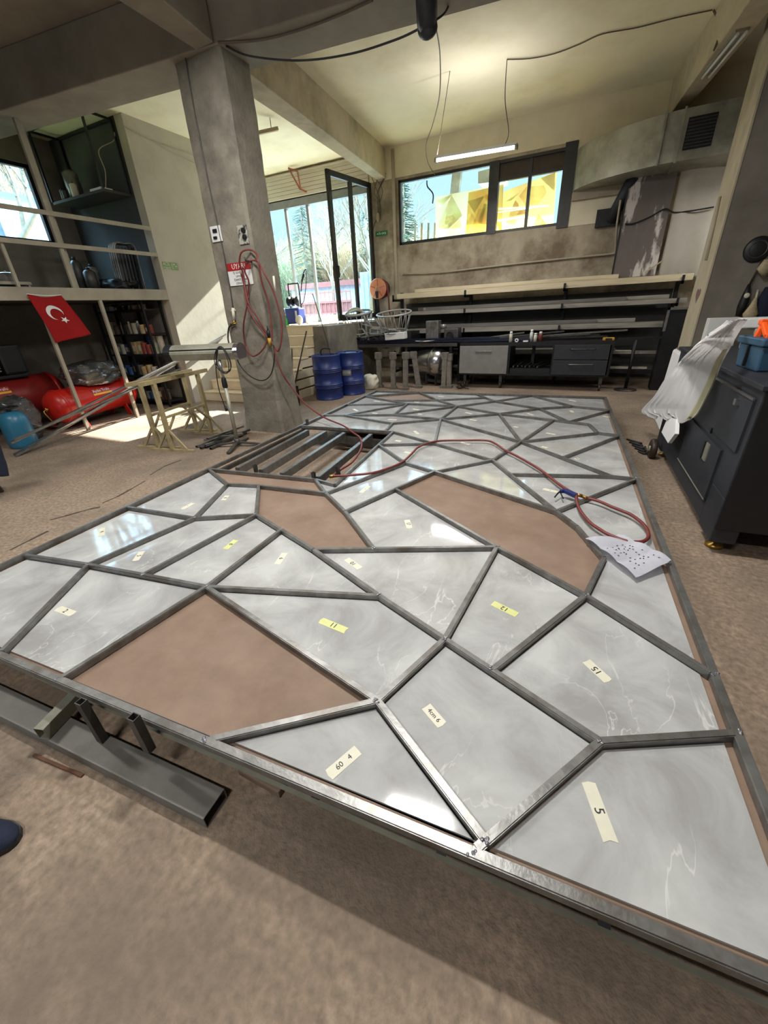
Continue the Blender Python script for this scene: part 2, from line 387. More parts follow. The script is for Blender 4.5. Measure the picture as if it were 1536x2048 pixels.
# smoother cream plaster on the upper part of the back wall (paint line above the sill band)
b = MB().box((WX1, BW - .012, 2.96), (3.2, BW, CZ)).box((DX1, BW - .012, WZ1 + .05), (WX1, BW, CZ))
struct('trim_1', b, M_creamup, 'cream painted upper band of the back wall', 'wall')
struct('wall_left', MB().box((LW - .2, 6.25, 0), (LW, 9.25, CZ)), M_wallcream, 'cream plastered left wall beside the stairs', 'wall')
struct('wall_landing', MB().box((-9.4, 9.05, 0), (LW - .2, 9.25, CZ)).box((-9.4, 9.25, 0), (-9.2, BW, CZ)), M_wallcream, 'cream return wall beside the glazed front', 'wall')
struct('wall_loft_back', MB().box((-10.4, 6.25, 2.2), (LW - .2, 6.4, CZ)), M_dark, 'dark grey back wall of the loft', 'wall')
struct('wall_store_back', MB().box((-10.4, 6.25, 0), (LW - .2, 6.4, 2.2)), M_grey, 'brown-grey wall behind the store under the loft', 'wall')
b = MB()
LX = -10.0
LY0, LY1, LZ0, LZ1 = 4.1, 5.75, 3.13, 4.38
b.box((LX - .2, -5.2, 0), (LX, LY0, CZ)).box((LX - .2, LY1, 0), (LX, 6.4, CZ)).box((LX - .2, LY0, 0), (LX, LY1, LZ0)).box((LX - .2, LY0, LZ1), (LX, LY1, CZ))
struct('wall_loft_left', b, M_grey, 'grey outer wall of the loft with a window', 'wall')
struct('wall_right', MB().box((3.2, -5.2, 0), (3.4, 10.65, CZ)), M_grey, 'grey right wall of the workshop', 'wall')
# rear wall with the workshop gate, behind the viewer
b = MB().box((-10.4, -5.2, 0), (-5, -5, CZ)).box((-2, -5.2, 0), (3.4, -5, CZ)).box((-5, -5.2, 2.6), (-2, -5, CZ))
struct('wall_rear', b, M_grey, 'grey rear wall with an open gate', 'wall')
# grey partition at the right with its cream end face
struct('wall_partition', MB().box((1.22, 7.3, 0), (3.2, 8.15, CZ)), M_grey, 'grey partition wall at the right', 'wall')
struct('trim_2', MB().box((1.2, 7.29, 0), (1.22, 8.16, SZ)), M_beam, 'cream painted end of the right partition', 'trim')
# ------------------------------------------------------------------ beams and column
def line_at_y(p, q, y): t = (y - p.y) / (q.y - p.y); return (p.x + (q.x - p.x) * t, y)
def line_at_x(p, q, x): t = (x - p.x) / (q.x - p.x); return (x, p.y + (q.y - p.y) * t)
n0, n1, n2 = G(0, 208, SZ), G(338, 112, SZ), G(740, 0, SZ)
sl = (n1.y - n0.y) / (n1.x - n0.x)
q = lambda x, o: (x, 4.74 + .13 * (x + 4.5) + o)
struct('trim_3', MB().prism([q(-10, 0), q(3.2, 0), q(3.2, .6), q(-10, .6)], SZ, CZ), M_shadeplaster, 'plastered cross beam resting on the column', 'beam', bevel=.012)
a1, a2, b1, b2 = G(500, 148, SZ), G(758, 346, SZ), G(508, 198, SZ), G(760, 365, SZ)
struct('trim_4', MB().prism([line_at_y(b1, b2, 5.3), line_at_y(a1, a2, 5.3), line_at_y(a1, a2, BW), line_at_y(b1, b2, BW)], SZ, CZ), M_beam, 'plastered beam from the column to the back wall', 'beam', bevel=.012)
a1, a2, b1, b2 = G(325, 0, SZ), G(430, 88, SZ), G(235, 0, SZ), G(385, 96, SZ)
struct('trim_5', MB().prism([line_at_y(b1, b2, 4.75), line_at_y(b1, b2, -5), line_at_y(a1, a2, -5), line_at_y(a1, a2, 4.75)], SZ, CZ), M_shadeplaster, 'plastered beam overhead in front of the column', 'beam', bevel=.012)
a1, a2, b1, b2 = G(1340.6, 228, SZ), G(1500, 0, SZ), G(1401, 186, SZ), G(1533, 30, SZ)
RB = (a1, a2, b1, b2)
struct('trim_6', MB().prism([line_at_y(a1, a2, BW), line_at_y(a1, a2, 0), line_at_y(b1, b2, 0), line_at_y(b1, b2, BW)], SZ, CZ), M_beam, 'cream plastered beam on the right carrying the unlit lamp', 'beam', bevel=.012)
CX0, CX1, CY0, CY1 = -4.91, -4.18, 4.8, 5.3
b = MB()
def colface(u, v):
    return None
bm = b.bm
import random as _r
rr = _r.Random(3)
NZ = 26
ringv = []
for i in range(NZ + 1):
    z = SZ * i / NZ
    k = .03 * max(0, 1 - z / .5)
    w = [rr.uniform(-.008, .008) for _ in range(8)]
    c = .035
    pts = [(CX0 - k + c, CY0 - k + w[0]), (CX1 + k - c + w[1], CY0 - k), (CX1 + k, CY0 - k + c + w[2]), (CX1 + k + w[3], CY1 + k - c), (CX1 + k - c, CY1 + k + w[4]), (CX0 - k + c + w[5], CY1 + k), (CX0 - k + w[6], CY1 + k - c), (CX0 - k + w[7], CY0 - k + c)]
    ringv.append([bm.verts.new((p[0], p[1], z)) for p in pts])
for A, B in zip(ringv, ringv[1:]):
    for k in range(8): b._face([A[k], A[(k + 1) % 8], B[(k + 1) % 8], B[k]])
b._face(ringv[-1]); b._face(ringv[0][::-1])
struct('concrete_column', b, M_conc, 'rough grey concrete column carrying the coiled red hose', 'column')
# ------------------------------------------------------------------ stairs up to the glazed front
b = MB(); T, RZ = .27, 1.43 / 7
for k in range(7):
    y0 = 6.55 + T * k
    b.box((LW, y0, RZ * k), (-5.6, BW, RZ * (k + 1) - .035)).box((LW, y0 - .02, RZ * (k + 1) - .035), (-5.58, BW if k == 6 else y0 + T, RZ * (k + 1)))
b.box((-9.2, 9.25, 0), (LW, BW, 1.43))
struct('stone_staircase', b, M_tilestep, 'cream stone steps rising to the glazed front behind the column', 'staircase', bevel=.006)
struct('stair_cheek', MB().box((-5.58, 7.9, 0), (-5.2, BW, 1.4)), M_conc, 'low concrete wall beside the steps under the open door', 'wall', bevel=.01)
# ------------------------------------------------------------------ glazed front with mullions
w = thing('window_4', (DX0 + 1.9, BW + .05, DZ0), 'tall glazed front with grey mullions behind the column', 'window'); w['kind'] = 'structure'
b = MB()
for x in (-9.15, -7.79, -7.1): b.box((x - .035, BW + .03, DZ0), (x + .035, BW + .1, DZ1))
b.box((DX1 - .07, BW + .0, DZ0), (DX1, BW + .1, DZ1))
b.build('mullion', M_mull, w)
b = MB().box((DX0, BW + .0, DZ1 - .16), (DX1, BW + .12, DZ1 + .02)); b.build('head_rail', M_mull, w)
b = MB().box((DX0, BW + .03, DZ0), (-7.1, BW + .1, DZ0 + .04)); b.build('sill_rail', M_white, w)
b = MB().box((-9.12, BW + .06, DZ0 + .04), (-7.82, BW + .066, DZ1 - .16)).box((-7.75, BW + .06, DZ0 + .04), (-7.13, BW + .066, DZ1 - .16)); b.build('glass_pane', M_glass, w)
# shutter box of horizontal slats above
b = MB()
for i in range(6):
    z = DZ1 + .02 + i * .078
    b.bbox((DX0, BW - .06, z), (DX1, BW - .005, z + .074), .008)
b.box((DX0, BW - .09, 4.745), (DX1, BW - .005, 4.775))
struct('trim_7', b, M_wallcream, 'cream slatted shutter box above the glazed front', 'trim')
# door leaf swung inwards
top = AY(742, 366, BW - .03); zt = top.z
hinge = V((DX1 + .02, BW - .03, 0)); free = G(651, 337, zt); free.z = 0
dd = (free - hinge).normalized(); nn_ = V((-dd.y, dd.x, 0)); LWD = min((free - hinge).length, 1.75)
w = thing('door_1', (hinge.x, hinge.y, 1.46), 'dark aluminium glass door leaf swung open into the room', 'door'); w['kind'] = 'structure'
def dpt(s, z): return hinge + dd * s + V((0, 0, z))
b = MB(); z0 = 1.47
for s, wd in ((.05, .1), (LWD * .5, .09), (LWD - .05, .1)):
    b.bar(dpt(s, z0), dpt(s, zt), wd, .06, up=nn_)
b.bar(dpt(0, zt - .05), dpt(LWD, zt - .05), .06, .1); b.bar(dpt(0, z0 + .06), dpt(LWD, z0 + .06), .06, .13)
b.build('door_frame', M_alum, w)
b = MB()
b.slab([dpt(.1, z0 + .12), dpt(LWD * .5 - .04, z0 + .12), dpt(LWD * .5 - .04, zt - .1), dpt(.1, zt - .1)], nn_ * .006)
b.slab([dpt(LWD * .5 + .04, z0 + .12), dpt(LWD - .1, z0 + .12), dpt(LWD - .1, zt - .1), dpt(LWD * .5 + .04, zt - .1)], nn_ * .006)
b.build('glass_pane', M_glass, w)
b = MB(); hp = dpt(LWD - .06, 2.35)
for sg in (-1, 1):
    b.tube([hp + nn_ * sg * .03, hp + nn_ * sg * .08, hp + nn_ * sg * .08 + V((0, 0, .22)), hp + nn_ * sg * .03 + V((0, 0, .22))], .014, 8)
b.build('handle', M_black, w)
# ------------------------------------------------------------------ long back window
w = thing('window_1', (-3.45, BW + .06, WZ0), 'large left pane of the high back window', 'window'); w['kind'] = 'structure'
b = MB().box((WX0, BW + .02, WZ0), (WX0 + .05, BW + .1, WZ1)).box((WX0, BW + .02, WZ0), (-2.44, BW + .1, WZ0 + .06)).box((WX0, BW + .02, WZ1 - .05), (-2.44, BW + .1, WZ1)).box((-2.5, BW - .02, WZ0), (-2.3, BW + .1, WZ1))
b.build('window_frame', M_alum, w)
MB().box((WX0 + .05, BW + .06, WZ0 + .06), (-2.5, BW + .066, WZ1 - .05)).build('glass_pane', M_glass, w)
w = thing('window_2', (-1.6, BW + .06, WZ0), 'right part of the high back window with a dark transom', 'window'); w['kind'] = 'structure'
b = MB().box((-2.3, BW + .0, WZ0), (-1.0, BW + .1, WZ0 + .05)).box((-2.3, BW, WZ1 - .05), (-.86, BW + .1, WZ1)).box((-1.08, BW - .03, WZ0 - .05), (-.86, BW + .1, WZ1 + .06)).box((-1.72, BW + .02, WZ0), (-1.66, BW + .1, WZ1))
b.box((-2.3, BW + .01, WZ1 - .34), (-1.0, BW + .09, WZ1 - .29))
b.build('window_frame', M_alum, w)
MB().box((-2.3, BW + .05, WZ1 - .29), (-1.08, BW + .07, WZ1 - .05)).build('transom_panel', M_copper, w)
MB().box((-2.3, BW + .06, WZ0 + .05), (-1.08, BW + .066, WZ1 - .34)).build('glass_pane', M_glass, w)
# ------------------------------------------------------------------ loft window
w = thing('window_3', (LX - .08, (LY0 + LY1) / 2, LZ0), 'window in the loft at the left edge', 'window'); w['kind'] = 'structure'
b = MB().box((LX - .12, LY0, LZ0), (LX - .04, LY1, LZ0 + .06)).box((LX - .12, LY0, LZ1 - .06), (LX - .04, LY1, LZ1)).box((LX - .12, LY0, LZ0), (LX - .04, LY0 + .06, LZ1)).box((LX - .12, LY1 - .06, LZ0), (LX - .04, LY1, LZ1))
b.build('window_frame', M_black, w)
MB().box((LX - .09, LY0 + .06, LZ0 + .06), (LX - .084, LY1 - .06, LZ1 - .06)).build('glass_pane', M_glass, w)
# ------------------------------------------------------------------ loft (mezzanine)
struct('loft_platform', MB().box((LX, .4, 2.06), (LW - .06, 6.25, 2.18)), M_dark, 'loft floor over the left store', 'loft')
struct('trim_8', MB().box((LW - .06, .4, 2.035), (LW, 6.25, 2.215)), M_loft, 'pale grey edge beam of the loft', 'trim', bevel=.006)
w = thing('loft_railing', (LW, 3.6, 2.215), 'pale steel posts and rails along the loft edge', 'railing')
p0 = AX(34, 218, LW); p1 = AX(151, 575, LW)
pb_ = MB().box((LW - .05, p1.y - .03, 2.215), (LW - .005, p1.y + .03, CZ)); pb_.build('post', M_loft, w)
MB().box((LW - .11, p1.y + .06, 2.215), (LW - .07, p1.y + .1, CZ)).build('post', M_loft, w)
za, zb = AX(140, 433, LW).z, AX(140, 493, LW).z
for z in (za, zb): MB().box((LW - .005, .6, z - .03), (LW + .025, 6.24, z + .03)).build('rail', M_loft, w)
y = AX(18, 520, LW).y
MB().box((LW - .05, y - .02, 2.215), (LW - .01, y + .02, zb)).build('post', M_loft, w)
MB().box((LW - .05, y - .5, 2.215), (LW - .01, y - .46, zb)).build('post', M_loft, w)
for nm, px, py, lab in (('support_post', 180, 862, 'pale steel post under the loft beam carrying the flag'), ('support_post', 276, 828, 'pale steel post under the loft beam before the can shelves')):
    g = G(px, py); g = V((LW - .03, g.y * LW / g.x, 0))
    tag(MB().box((g.x - .025, g.y - .025, 0), (g.x + .025, g.y + .025, 2.035)).build(nm, M_loft), lab, 'post')
# ------------------------------------------------------------------ big welded frame with stone infill
ZT = .30; ZB = .262           # top of the square tubes, top of the hardboard
NP = dict(a=(0, 1304), b=(117, 1356), c=(408, 1481), d=(945, 1702), g=(51, 1109), h=(251, 1012), j=(407, 935), LP2=(611, 851), nn=(655, 829), L3=(696, 808), L4=(731, 791), FL=(748, 780),
  tt=(837, 784), vv=(951, 787), xx=(1064, 789), FR=(1212, 794), ac=(1218, 819), ah=(1238.5, 869), am=(1273, 955), A=(1432, 1349), B=(1479, 1464),
  e=(175, 1127), f=(412, 1171), i=(388, 1034), k=(454, 966), l=(290, 1144), m=(512, 1027), n=(558, 1059), o=(627, 1097), p=(758, 1189), q=(890, 1275), r=(755, 1399), d2=(964, 1670), z=(1202, 1480), y=(991, 1331),
  t=(994, 1092), u=(1172, 1188), v=(1209, 1113), w=(1155, 1051), x=(1113, 1020), aa=(517, 969), bb=(651, 984), cc=(630, 957), dd=(748, 1091), ee=(690, 1021), ff=(791, 976), gg=(869, 941), hh=(811, 924), ii=(758, 888), jj=(985, 918),
  kk=(869, 885), ll=(786, 862), mm=(785, 845), pb=(773, 858.5), pr=(669, 967), n2=(688, 829), P1=(787, 828), oo=(881, 836.5), qq=(815, 806), m2=(782, 799.5), ss=(876, 799), uu=(914.5, 811), ww=(990, 801), v2=(968, 794), zz=(998.6, 826),
  yy=(1079, 815.5), ab=(1145, 811), ad=(1141, 840), ae=(1107, 838.5), af=(1179, 847), ag=(1197, 864), ai=(1042, 881.5), ak=(1130, 912.5), aj=(1225, 950.5), al=(1021, 946))
NW = {k: G(v[0], v[1], ZT) for k, v in NP.items()}
def fitline(ks):
    pts = [NW[k] for k in ks]; c = sum(pts, V()) / len(pts)
    sxx = sum((p.x - c.x) ** 2 for p in pts); syy = sum((p.y - c.y) ** 2 for p in pts); sxy = sum((p.x - c.x) * (p.y - c.y) for p in pts)
    th = .5 * math.atan2(2 * sxy, sxx - syy); return c, V((math.cos(th), math.sin(th), 0))
BL = {'near': fitline(['b', 'c', 'd']), 'right': fitline(['FR', 'am', 'A', 'B']), 'left': fitline(['g', 'h', 'j', 'nn', 'L3', 'FL']), 'far': fitline(['FL', 'tt', 'xx', 'FR'])}
def snap(k, ln):
    c, d = BL[ln]; NW[k] = c + d * (NW[k] - c).dot(d)
for k in 'abcd': snap(k, 'near')
for k in ('ac', 'ah', 'am', 'A', 'B'): snap(k, 'right')
for k in ('g', 'h', 'j', 'LP2', 'nn', 'L3', 'L4'): snap(k, 'left')
for k in ('tt', 'vv', 'xx'): snap(k, 'far')
def isect(l1, l2):
    (c, d), (e, f_) = BL[l1], BL[l2]
    den = d.x * f_.y - d.y * f_.x; t_ = ((e.x - c.x) * f_.y - (e.y - c.y) * f_.x) / den
    return c + d * t_
NW['NL'] = isect('near', 'left'); NW['NR'] = isect('near', 'right'); NW['FL'] = isect('far', 'left'); NW['FR'] = isect('far', 'right')
def onseg(k, a_, b_):
    A_, B_ = NW[a_], NW[b_]; d = (B_ - A_); t_ = (NW[k] - A_).dot(d) / d.dot(d); NW[k] = A_ + d * t_
for k, a_, b_ in (('d2', 'd', 'z'), ('ii', 'pr', 'll'), ('pb', 'LP2', 'll'), ('l', 'e', 'f'), ('dd', 'o', 't'), ('al', 'x', 'jj'), ('ak', 'ai', 'aj'), ('v2', 'vv', 'ww'), ('ad', 'ae', 'af'), ('m2', 'L4', 'qq'), ('y', 'q', 'z'), ('n', 'm', 'o')): onseg(k, a_, b_)
BORDER = ['NL a b c d NR', 'NR B A am ah ac FR', 'FR xx vv tt FL', 'FL L4 L3 nn LP2 j h g NL']
CH_ = ['a e i', 'g e l f', 'h i', 'i k', 'i m', 'k aa bb', 'j k', 'aa m', 'l m', 'm n o p q y z', 'f n', 'f p', 'f r d2', 'b f', 'c r', 'r q', 'j cc', 'cc bb ee dd', 'bb hh', 'ee ff gg', 'ff t', 'o dd t', 't q', 't u', 'u v', 'v w', 'w x', 'u y', 'u A', 'z B', 'd d2 z', 'gg x', 'x al jj', 'x am', 'al aj am', 'gg jj', 'hh gg', 'ii hh', 'cc pr', 'pr ii ll', 'LP2 pb ll', 'pb mm', 'nn n2', 'n2 mm', 'n2 qq', 'n2 P1', 'P1 oo', 'P1 qq', 'P1 uu', 'L3 qq', 'L4 m2 qq', 'L4 tt', 'm2 ss', 'tt ss', 'ss uu', 'qq uu', 'mm oo', 'ss v2', 'vv v2 ww', 'uu ww', 'ww xx', 'ww yy', 'uu zz', 'zz yy', 'yy ab', 'xx ab', 'ab ac', 'yy ad', 'ad ac', 'zz ae ad af', 'af ag', 'ag ah', 'zz ai', 'oo zz', 'oo uu', 'oo ai', 'oo kk', 'ai ae', 'ai ag', 'ai jj', 'ai ak aj', 'ak ah', 'kk jj', 'ii kk', 'll kk']
fr = thing('welded_floor_panel', (NW['NL'] + NW['NR'] + NW['FL'] + NW['FR']) / 4 * 1, 'huge flat welded steel panel of irregular cells lying across the floor', 'panel')
fr.location.z = 0
TW = .028
DN = {}
def edgepts(ch): return ch.split()
# grid bars: each chain one straight tube, or one tube per bend
def isstraight(ks):
    for a_, b_, c_ in zip(ks, ks[1:], ks[2:]):
        d1 = (NW[b_] - NW[a_]).normalized(); d2_ = (NW[c_] - NW[b_]).normalized()
        if d1.dot(d2_) < .9995: return False
    return True
segs = []
for ch in CH_:
    ks = ch.split(); run = [ks[0], ks[1]]
    for kx in ks[2:]:
        if isstraight([run[-2], run[-1], kx]): run.append(kx)
        else: segs.append(run); run = [run[-1], kx]
    segs.append(run)
def steel_tube(p0, p1, w, h):
    b = MB(); b.bar(p0, p1, w, h); 
    bmesh.ops.recalc_face_normals(b.bm, faces=b.bm.faces)
    bmesh.ops.bevel(b.bm, geom=list(b.bm.edges), offset=min(.004, w * .12, h * .12), segments=2, affect='EDGES')
    return b
bnodes = set(' '.join(BORDER).split())
for si_, s in enumerate(segs):
    p0, p1 = NW[s[0]].copy(), NW[s[-1]].copy(); dz_ = .0002 * (1 + si_ % 9); p0.z = p1.z = (ZT - dz_ + ZB + .001) / 2
    d_ = (p1 - p0).normalized()
    if s[0] in bnodes: p0 += d_ * .013
    if s[-1] in bnodes: p1 -= d_ * .013
    steel_tube(p0, p1, TW, ZT - dz_ - ZB - .001).build('grid_bar', M_steel, fr)
ext = {'near': ('NL', 'NR'), 'right': ('NR', 'FR'), 'far': ('FR', 'FL'), 'left': ('FL', 'NL')}
ctr = V(fr.location)
for nme, (ka, kb) in ext.items():
    A_, B_ = NW[ka].copy(), NW[kb].copy(); A_.z = B_.z = (ZT + .263) / 2
    dr = (B_ - A_).normalized(); inn = V((-dr.y, dr.x, 0)); inn = inn if inn.dot(ctr - A_) > 0 else -inn
    steel_tube(A_ - dr * .016, B_ + dr * .016, .032, ZT - .263).build('border_rail', M_steel, fr)
    # second tube below, set a little in, and the thin flange at the bottom
    o1 = inn * .03
    A2, B2 = A_ + o1, B_ + o1; A2.z = B2.z = .2275
    steel_tube(A2, B2, .04, .04).build('lower_rail', M_steeld, fr)
    A3, B3 = A_ + inn * .03, B_ + inn * -.008; A3.z = B3.z = .19
    b = MB().bar(A3, B3, .014, .005); 
    for k_ in range(1, 9):
        m_ = A3.lerp(B3, k_ / 9); MB().bar(m_ + inn * .006, m_ + inn * .05 + V((0, 0, .012)), .03, .005).build('flange_tab', M_black, fr)
    b.build('bottom_flange', M_galv, fr)
# hardboard backing: sheet under everything except the open bay
pit = [NW[k] for k in ('j', 'cc', 'pr', 'll', 'LP2')]
def poly2(ks): return [(NW[k].x, NW[k].y) for k in ks]
DARKBITS = {}
# cells of the planar graph
adj = {}
for ch in BORDER + CH_:
    ks = ch.split()
    for a_, b_ in zip(ks, ks[1:]):
        adj.setdefault(a_, set()).add(b_); adj.setdefault(b_, set()).add(a_)
order = {k: sorted(vs, key=lambda w_: math.atan2(NW[w_].y - NW[k].y, NW[w_].x - NW[k].x)) for k, vs in adj.items()}
seen = set(); cells = []
for a_ in adj:
    for b_ in adj[a_]:
        if (a_, b_) in seen: continue
        loop = []; u_, v_ = a_, b_
        while (u_, v_) not in seen:
            seen.add((u_, v_)); loop.append(u_)
            o_ = order[v_]; w_ = o_[(o_.index(u_) - 1) % len(o_)]
            u_, v_ = v_, w_
        ar = sum(NW[loop[i]].x * NW[loop[(i + 1) % len(loop)]].y - NW[loop[(i + 1) % len(loop)]].x * NW[loop[i]].y for i in range(len(loop))) / 2
        if ar > .005: cells.append(loop)
bset = set()
for ch in BORDER:
    ks = ch.split()
    for a_, b_ in zip(ks, ks[1:]): bset.add((a_, b_)); bset.add((b_, a_))
def simplify(loop):
    out = []; n = len(loop)
    for i in range(n):
        a_, b_, c_ = NW[loop[i - 1]], NW[loop[i]], NW[loop[(i + 1) % n]]
        if (b_ - a_).normalized().dot((c_ - b_).normalized()) < .9995: out.append(loop[i])
    return out
def inset(loop, din, dborder):
    """offset polygon inwards, more along the border rails"""
    sl_ = simplify(loop); n = len(sl_); L_ = []
    for i in range(n):
        ka, kb = sl_[i], sl_[(i + 1) % n]
        ia = loop.index(ka); nxt = loop[(ia + 1) % len(loop)]
        d = dborder if (ka, nxt) in bset else din
        A_, B_ = NW[ka], NW[kb]; dr = (B_ - A_).normalized(); nr = V((-dr.y, dr.x, 0))
        L_.append((A_ + nr * d, dr))
    P_ = []
    for i in range(n):
        (c, d), (e, f_) = L_[i - 1], L_[i]
        den = d.x * f_.y - d.y * f_.x
        t_ = ((e.x - c.x) * f_.y - (e.y - c.y) * f_.x) / den
        P_.append(c + d * t_)
    # clip very sharp tips
    out = []
    for i in range(n):
        a_, b_, c_ = P_[i - 1], P_[i], P_[(i + 1) % n]
        d1 = (a_ - b_).normalized(); d2_ = (c_ - b_).normalized(); ang = math.acos(max(-1, min(1, d1.dot(d2_))))
        if ang < .4:
            k_ = min(.035, .2 * min((a_ - b_).length, (c_ - b_).length)); out += [b_ + d1 * k_, b_ + d2_ * k_]
        else: out.append(b_)
    return out
def inside(p, poly):
    c = False; n = len(poly)
    for i in range(n):
        a_, b_ = poly[i], poly[i - 1]
        if (a_.y > p.y) != (b_.y > p.y) and p.x < (b_.x - a_.x) * (p.y - a_.y) / (b_.y - a_.y) + a_.x: c = not c
    return c
BROWN = {(400, 1330): 'backing_board', (600, 1030): 'backing_board', (1020, 1050): 'backing_board', (560, 957): 'backing_board', (830, 793): 'backing_board'}
PITPT = (620, 900)
# (point in the photo, label, tape ends in the photo (or None), tape colour, lettering)
TL = [
 ((40, 1210), 'stone slab cut off by the left photo edge, beside the front left corner', None, 'w', ''),
 ((250, 1230), 'large stone slab taped 2, left of the empty brown bay at the front edge', (116, 1217, 146, 1228), 'w', '2'),
 ((230, 1055), 'stone slab with bright blue window reflections by the left border rail', (204, 1056, 203, 1072), 'w', '4'),
 ((300, 1085), 'long stone slab next to the one with bright blue reflections', (284, 1103, 271, 1121), 'w', '5'),
 ((400, 1095), 'long stone slab with short yellow tape, left half of the frame', (472, 1080, 451, 1098), 'y', '8'),
 ((360, 985), 'stone slab at the left border rail, nearest to the open ribbed bay', (387, 1006, 365, 1018), 'w', '-'),
 ((455, 1005), 'small stone slab left of the brown bay below the ribs', (455, 991, 446, 1001), 'w', '8'),
 ((540, 1120), 'triangular stone slab with white tape, left of centre', (570, 1106, 554, 1129), 'w', '6'),
 ((600, 1250), 'big stone slab with yellow tape marked 11', (642, 1241, 693, 1262), 'y', '11'),
 ((650, 1490), 'triangular stone slab taped 4 against the near border rail', (658, 1550, 716, 1500), 'w', '60   4'),
 ((960, 1430), 'large four-sided stone slab with tape marked 6', (852, 1413, 884, 1450), 'w', '4cm 6'),
 ((1300, 1650), 'largest stone slab, tape marked 5, at the near right corner', (1177, 1566, 1222, 1686), 'w', '5'),
 ((1250, 1350), 'large stone slab with cream tape marked 15, by the right border', (1172, 1322, 1216, 1362), 'w', '~15'),
 ((1050, 1210), 'stone slab with yellow tape marked 12', (985, 1206, 1034, 1230), 'y', '~12'),
 ((790, 1165), 'wide stone slab with white tape marked 10, centre of the frame', (693, 1118, 720, 1137), 'w', '~10'),
 ((850, 1050), 'stone slab taped 17, left of the curved brown bay', (814, 1040, 819, 1056), 'w', '17'),
 ((1260, 1150), 'long stone slab under the paper sheet and the hose loop at the right border', None, 'w', ''),
 ((1130, 970), 'stone slab under the blue air gun', (1087, 978, 1114, 984), 'w', '-'),
 ((960, 960), 'triangular stone slab mirroring the yellow window', None, 'w', ''),
 ((1080, 930), 'slim stone slab crossed by the hose, behind the air gun', None, 'w', ''),
 ((890, 905), 'stone slab the hose curves across, mirroring the window edge', (809, 904, 830, 908), 'w', '-'),
 ((735, 940), 'stone slab mirroring blue sky beside the ribbed bay', None, 'w', ''),
 ((745, 985), 'long stone slab in front of the hose, left of the curved brown bay', (722, 985, 738, 972), 'w', '-'),
 ((800, 878), 'small triangular stone slab at the far corner of the ribbed bay', (791, 881, 802, 883), 'w', '-'),
 ((830, 862), 'five-sided stone slab right behind the ribbed bay', (829, 862, 836, 868), 'w', '1'),
 ((700, 845), 'stone slab along the far side of the ribbed bay with a window reflection', None, 'w', ''),
 ((790, 838), 'narrow slab behind the five-sided one, left half', (776, 839, 793, 840), 'w', '-'),
 ((760, 822), 'thin pointed stone slab, fourth row from the far left', (745, 826, 755, 827), 'w', '-'),
 ((725, 819), 'pointed stone slab against the left border, third from the far corner', (707, 818, 715, 822), 'w', '-'),
 ((745, 802), 'stone slab against the left border, second from the far corner', (748, 802, 760, 803), 'w', '-'),
 ((850, 804), 'flat slab right in front of the small far brown bay', (828, 804, 838, 805), 'w', '-'),
 ((840, 817), 'slim slab in the far left quarter, touching the small brown bay row', (826, 818, 838, 820), 'w', '-'),
 ((860, 825), 'slim triangular slab left of the first far star joint', (836, 828, 844, 829), 'w', '-'),
 ((770, 786.5), 'tiny corner slab at the far left corner', None, 'w', ''),
 ((900, 790), 'slab at the far border, left of the far middle', (876, 793, 888, 794), 'w', '-'),
 ((930, 800), 'slim slab behind the second far star joint', None, 'w', ''),
 ((1000, 792), 'slab at the middle of the far border', None, 'w', ''),
 ((1060, 803), 'four-sided slab right of the far middle', None, 'w', ''),
 ((1150, 800), 'wide corner slab at the far right corner', (1138, 800, 1152, 803), 'w', '-'),
 ((985, 813), 'kite-shaped slab in the far middle', None, 'w', ''),
 ((955, 824), 'triangular slab in front of the far kite-shaped one', (931, 825, 944, 828), 'w', '-'),
 ((1140, 822), 'four-sided slab below the far right corner slab', (1141, 821, 1146, 825), 'w', '-'),
 ((1070, 830), 'small triangular slab between two close bars at the far right', (1055, 827, 1066, 830), 'w', '-'),
 ((1200, 848), 'slab against the right border, second from the far corner', (1207, 832, 1218, 835), 'w', '-'),
 ((1060, 855), 'triangular slab behind the big star joint', (1027, 853, 1036, 855), 'w', '-'),
 ((970, 850), 'long triangular slab left of the big star joint', (940, 839, 953, 841), 'w', '-'),
 ((1140, 857), 'five-sided slab right of the big star joint', (1093, 866, 1110, 869), 'w', '-'),
 ((1130, 885), 'slab fanning from the big star joint to the right border', (1083, 893, 1095, 896), 'w', '-'),
 ((1210, 915), 'triangular slab with an oval tape end by the right border', (1150, 918, 1158, 917), 'w', '0'),
 ((950, 895), 'long slab before the big star joint, under the far hose curve', (922, 885, 940, 889), 'w', '-'),
]
def edge_tape(par, ends, colr, txt, zs, seedv):
    x0, y0, x1, y1 = ends
    A_, B_ = G(x0, y0, zs), G(x1, y1, zs); d = (B_ - A_); ln = d.length; d.normalize(); nr = V((-d.y, d.x, 0))
    wd = .021
    rg = random.Random(seedv); b = MB(); P_ = [A_ - nr * wd, A_ + d * rg.uniform(-.008, .008) , A_ + nr * wd, B_ + nr * wd, B_ + d * rg.uniform(-.008, .008), B_ - nr * wd]
    b.prism([(p_.x, p_.y) for p_ in P_], zs, zs + .0012)
    tp = b.build('tape_label', M_tapey if colr == 'y' else M_tapew, par)
    if txt:
        c = (A_ + B_) / 2
        # handwriting read from the far side of the frame
        xd = -d if txt[0] == '~' else d
        txt = txt.strip('~')
        X_, Y_ = xd.normalized(), V((-xd.y, xd.x, 0)).normalized()
        m4 = Matrix(((X_.x, Y_.x, 0, c.x), (X_.y, Y_.y, 0, c.y), (0, 0, 1, zs + .0018), (0, 0, 0, 1)))
        MB().text(txt, min(.04, ln / (.75 * len(txt))), m4, .0004).build('handwriting', M_mark, tp)
TPZ = ZB + .009
used = set(); brown_polys = []
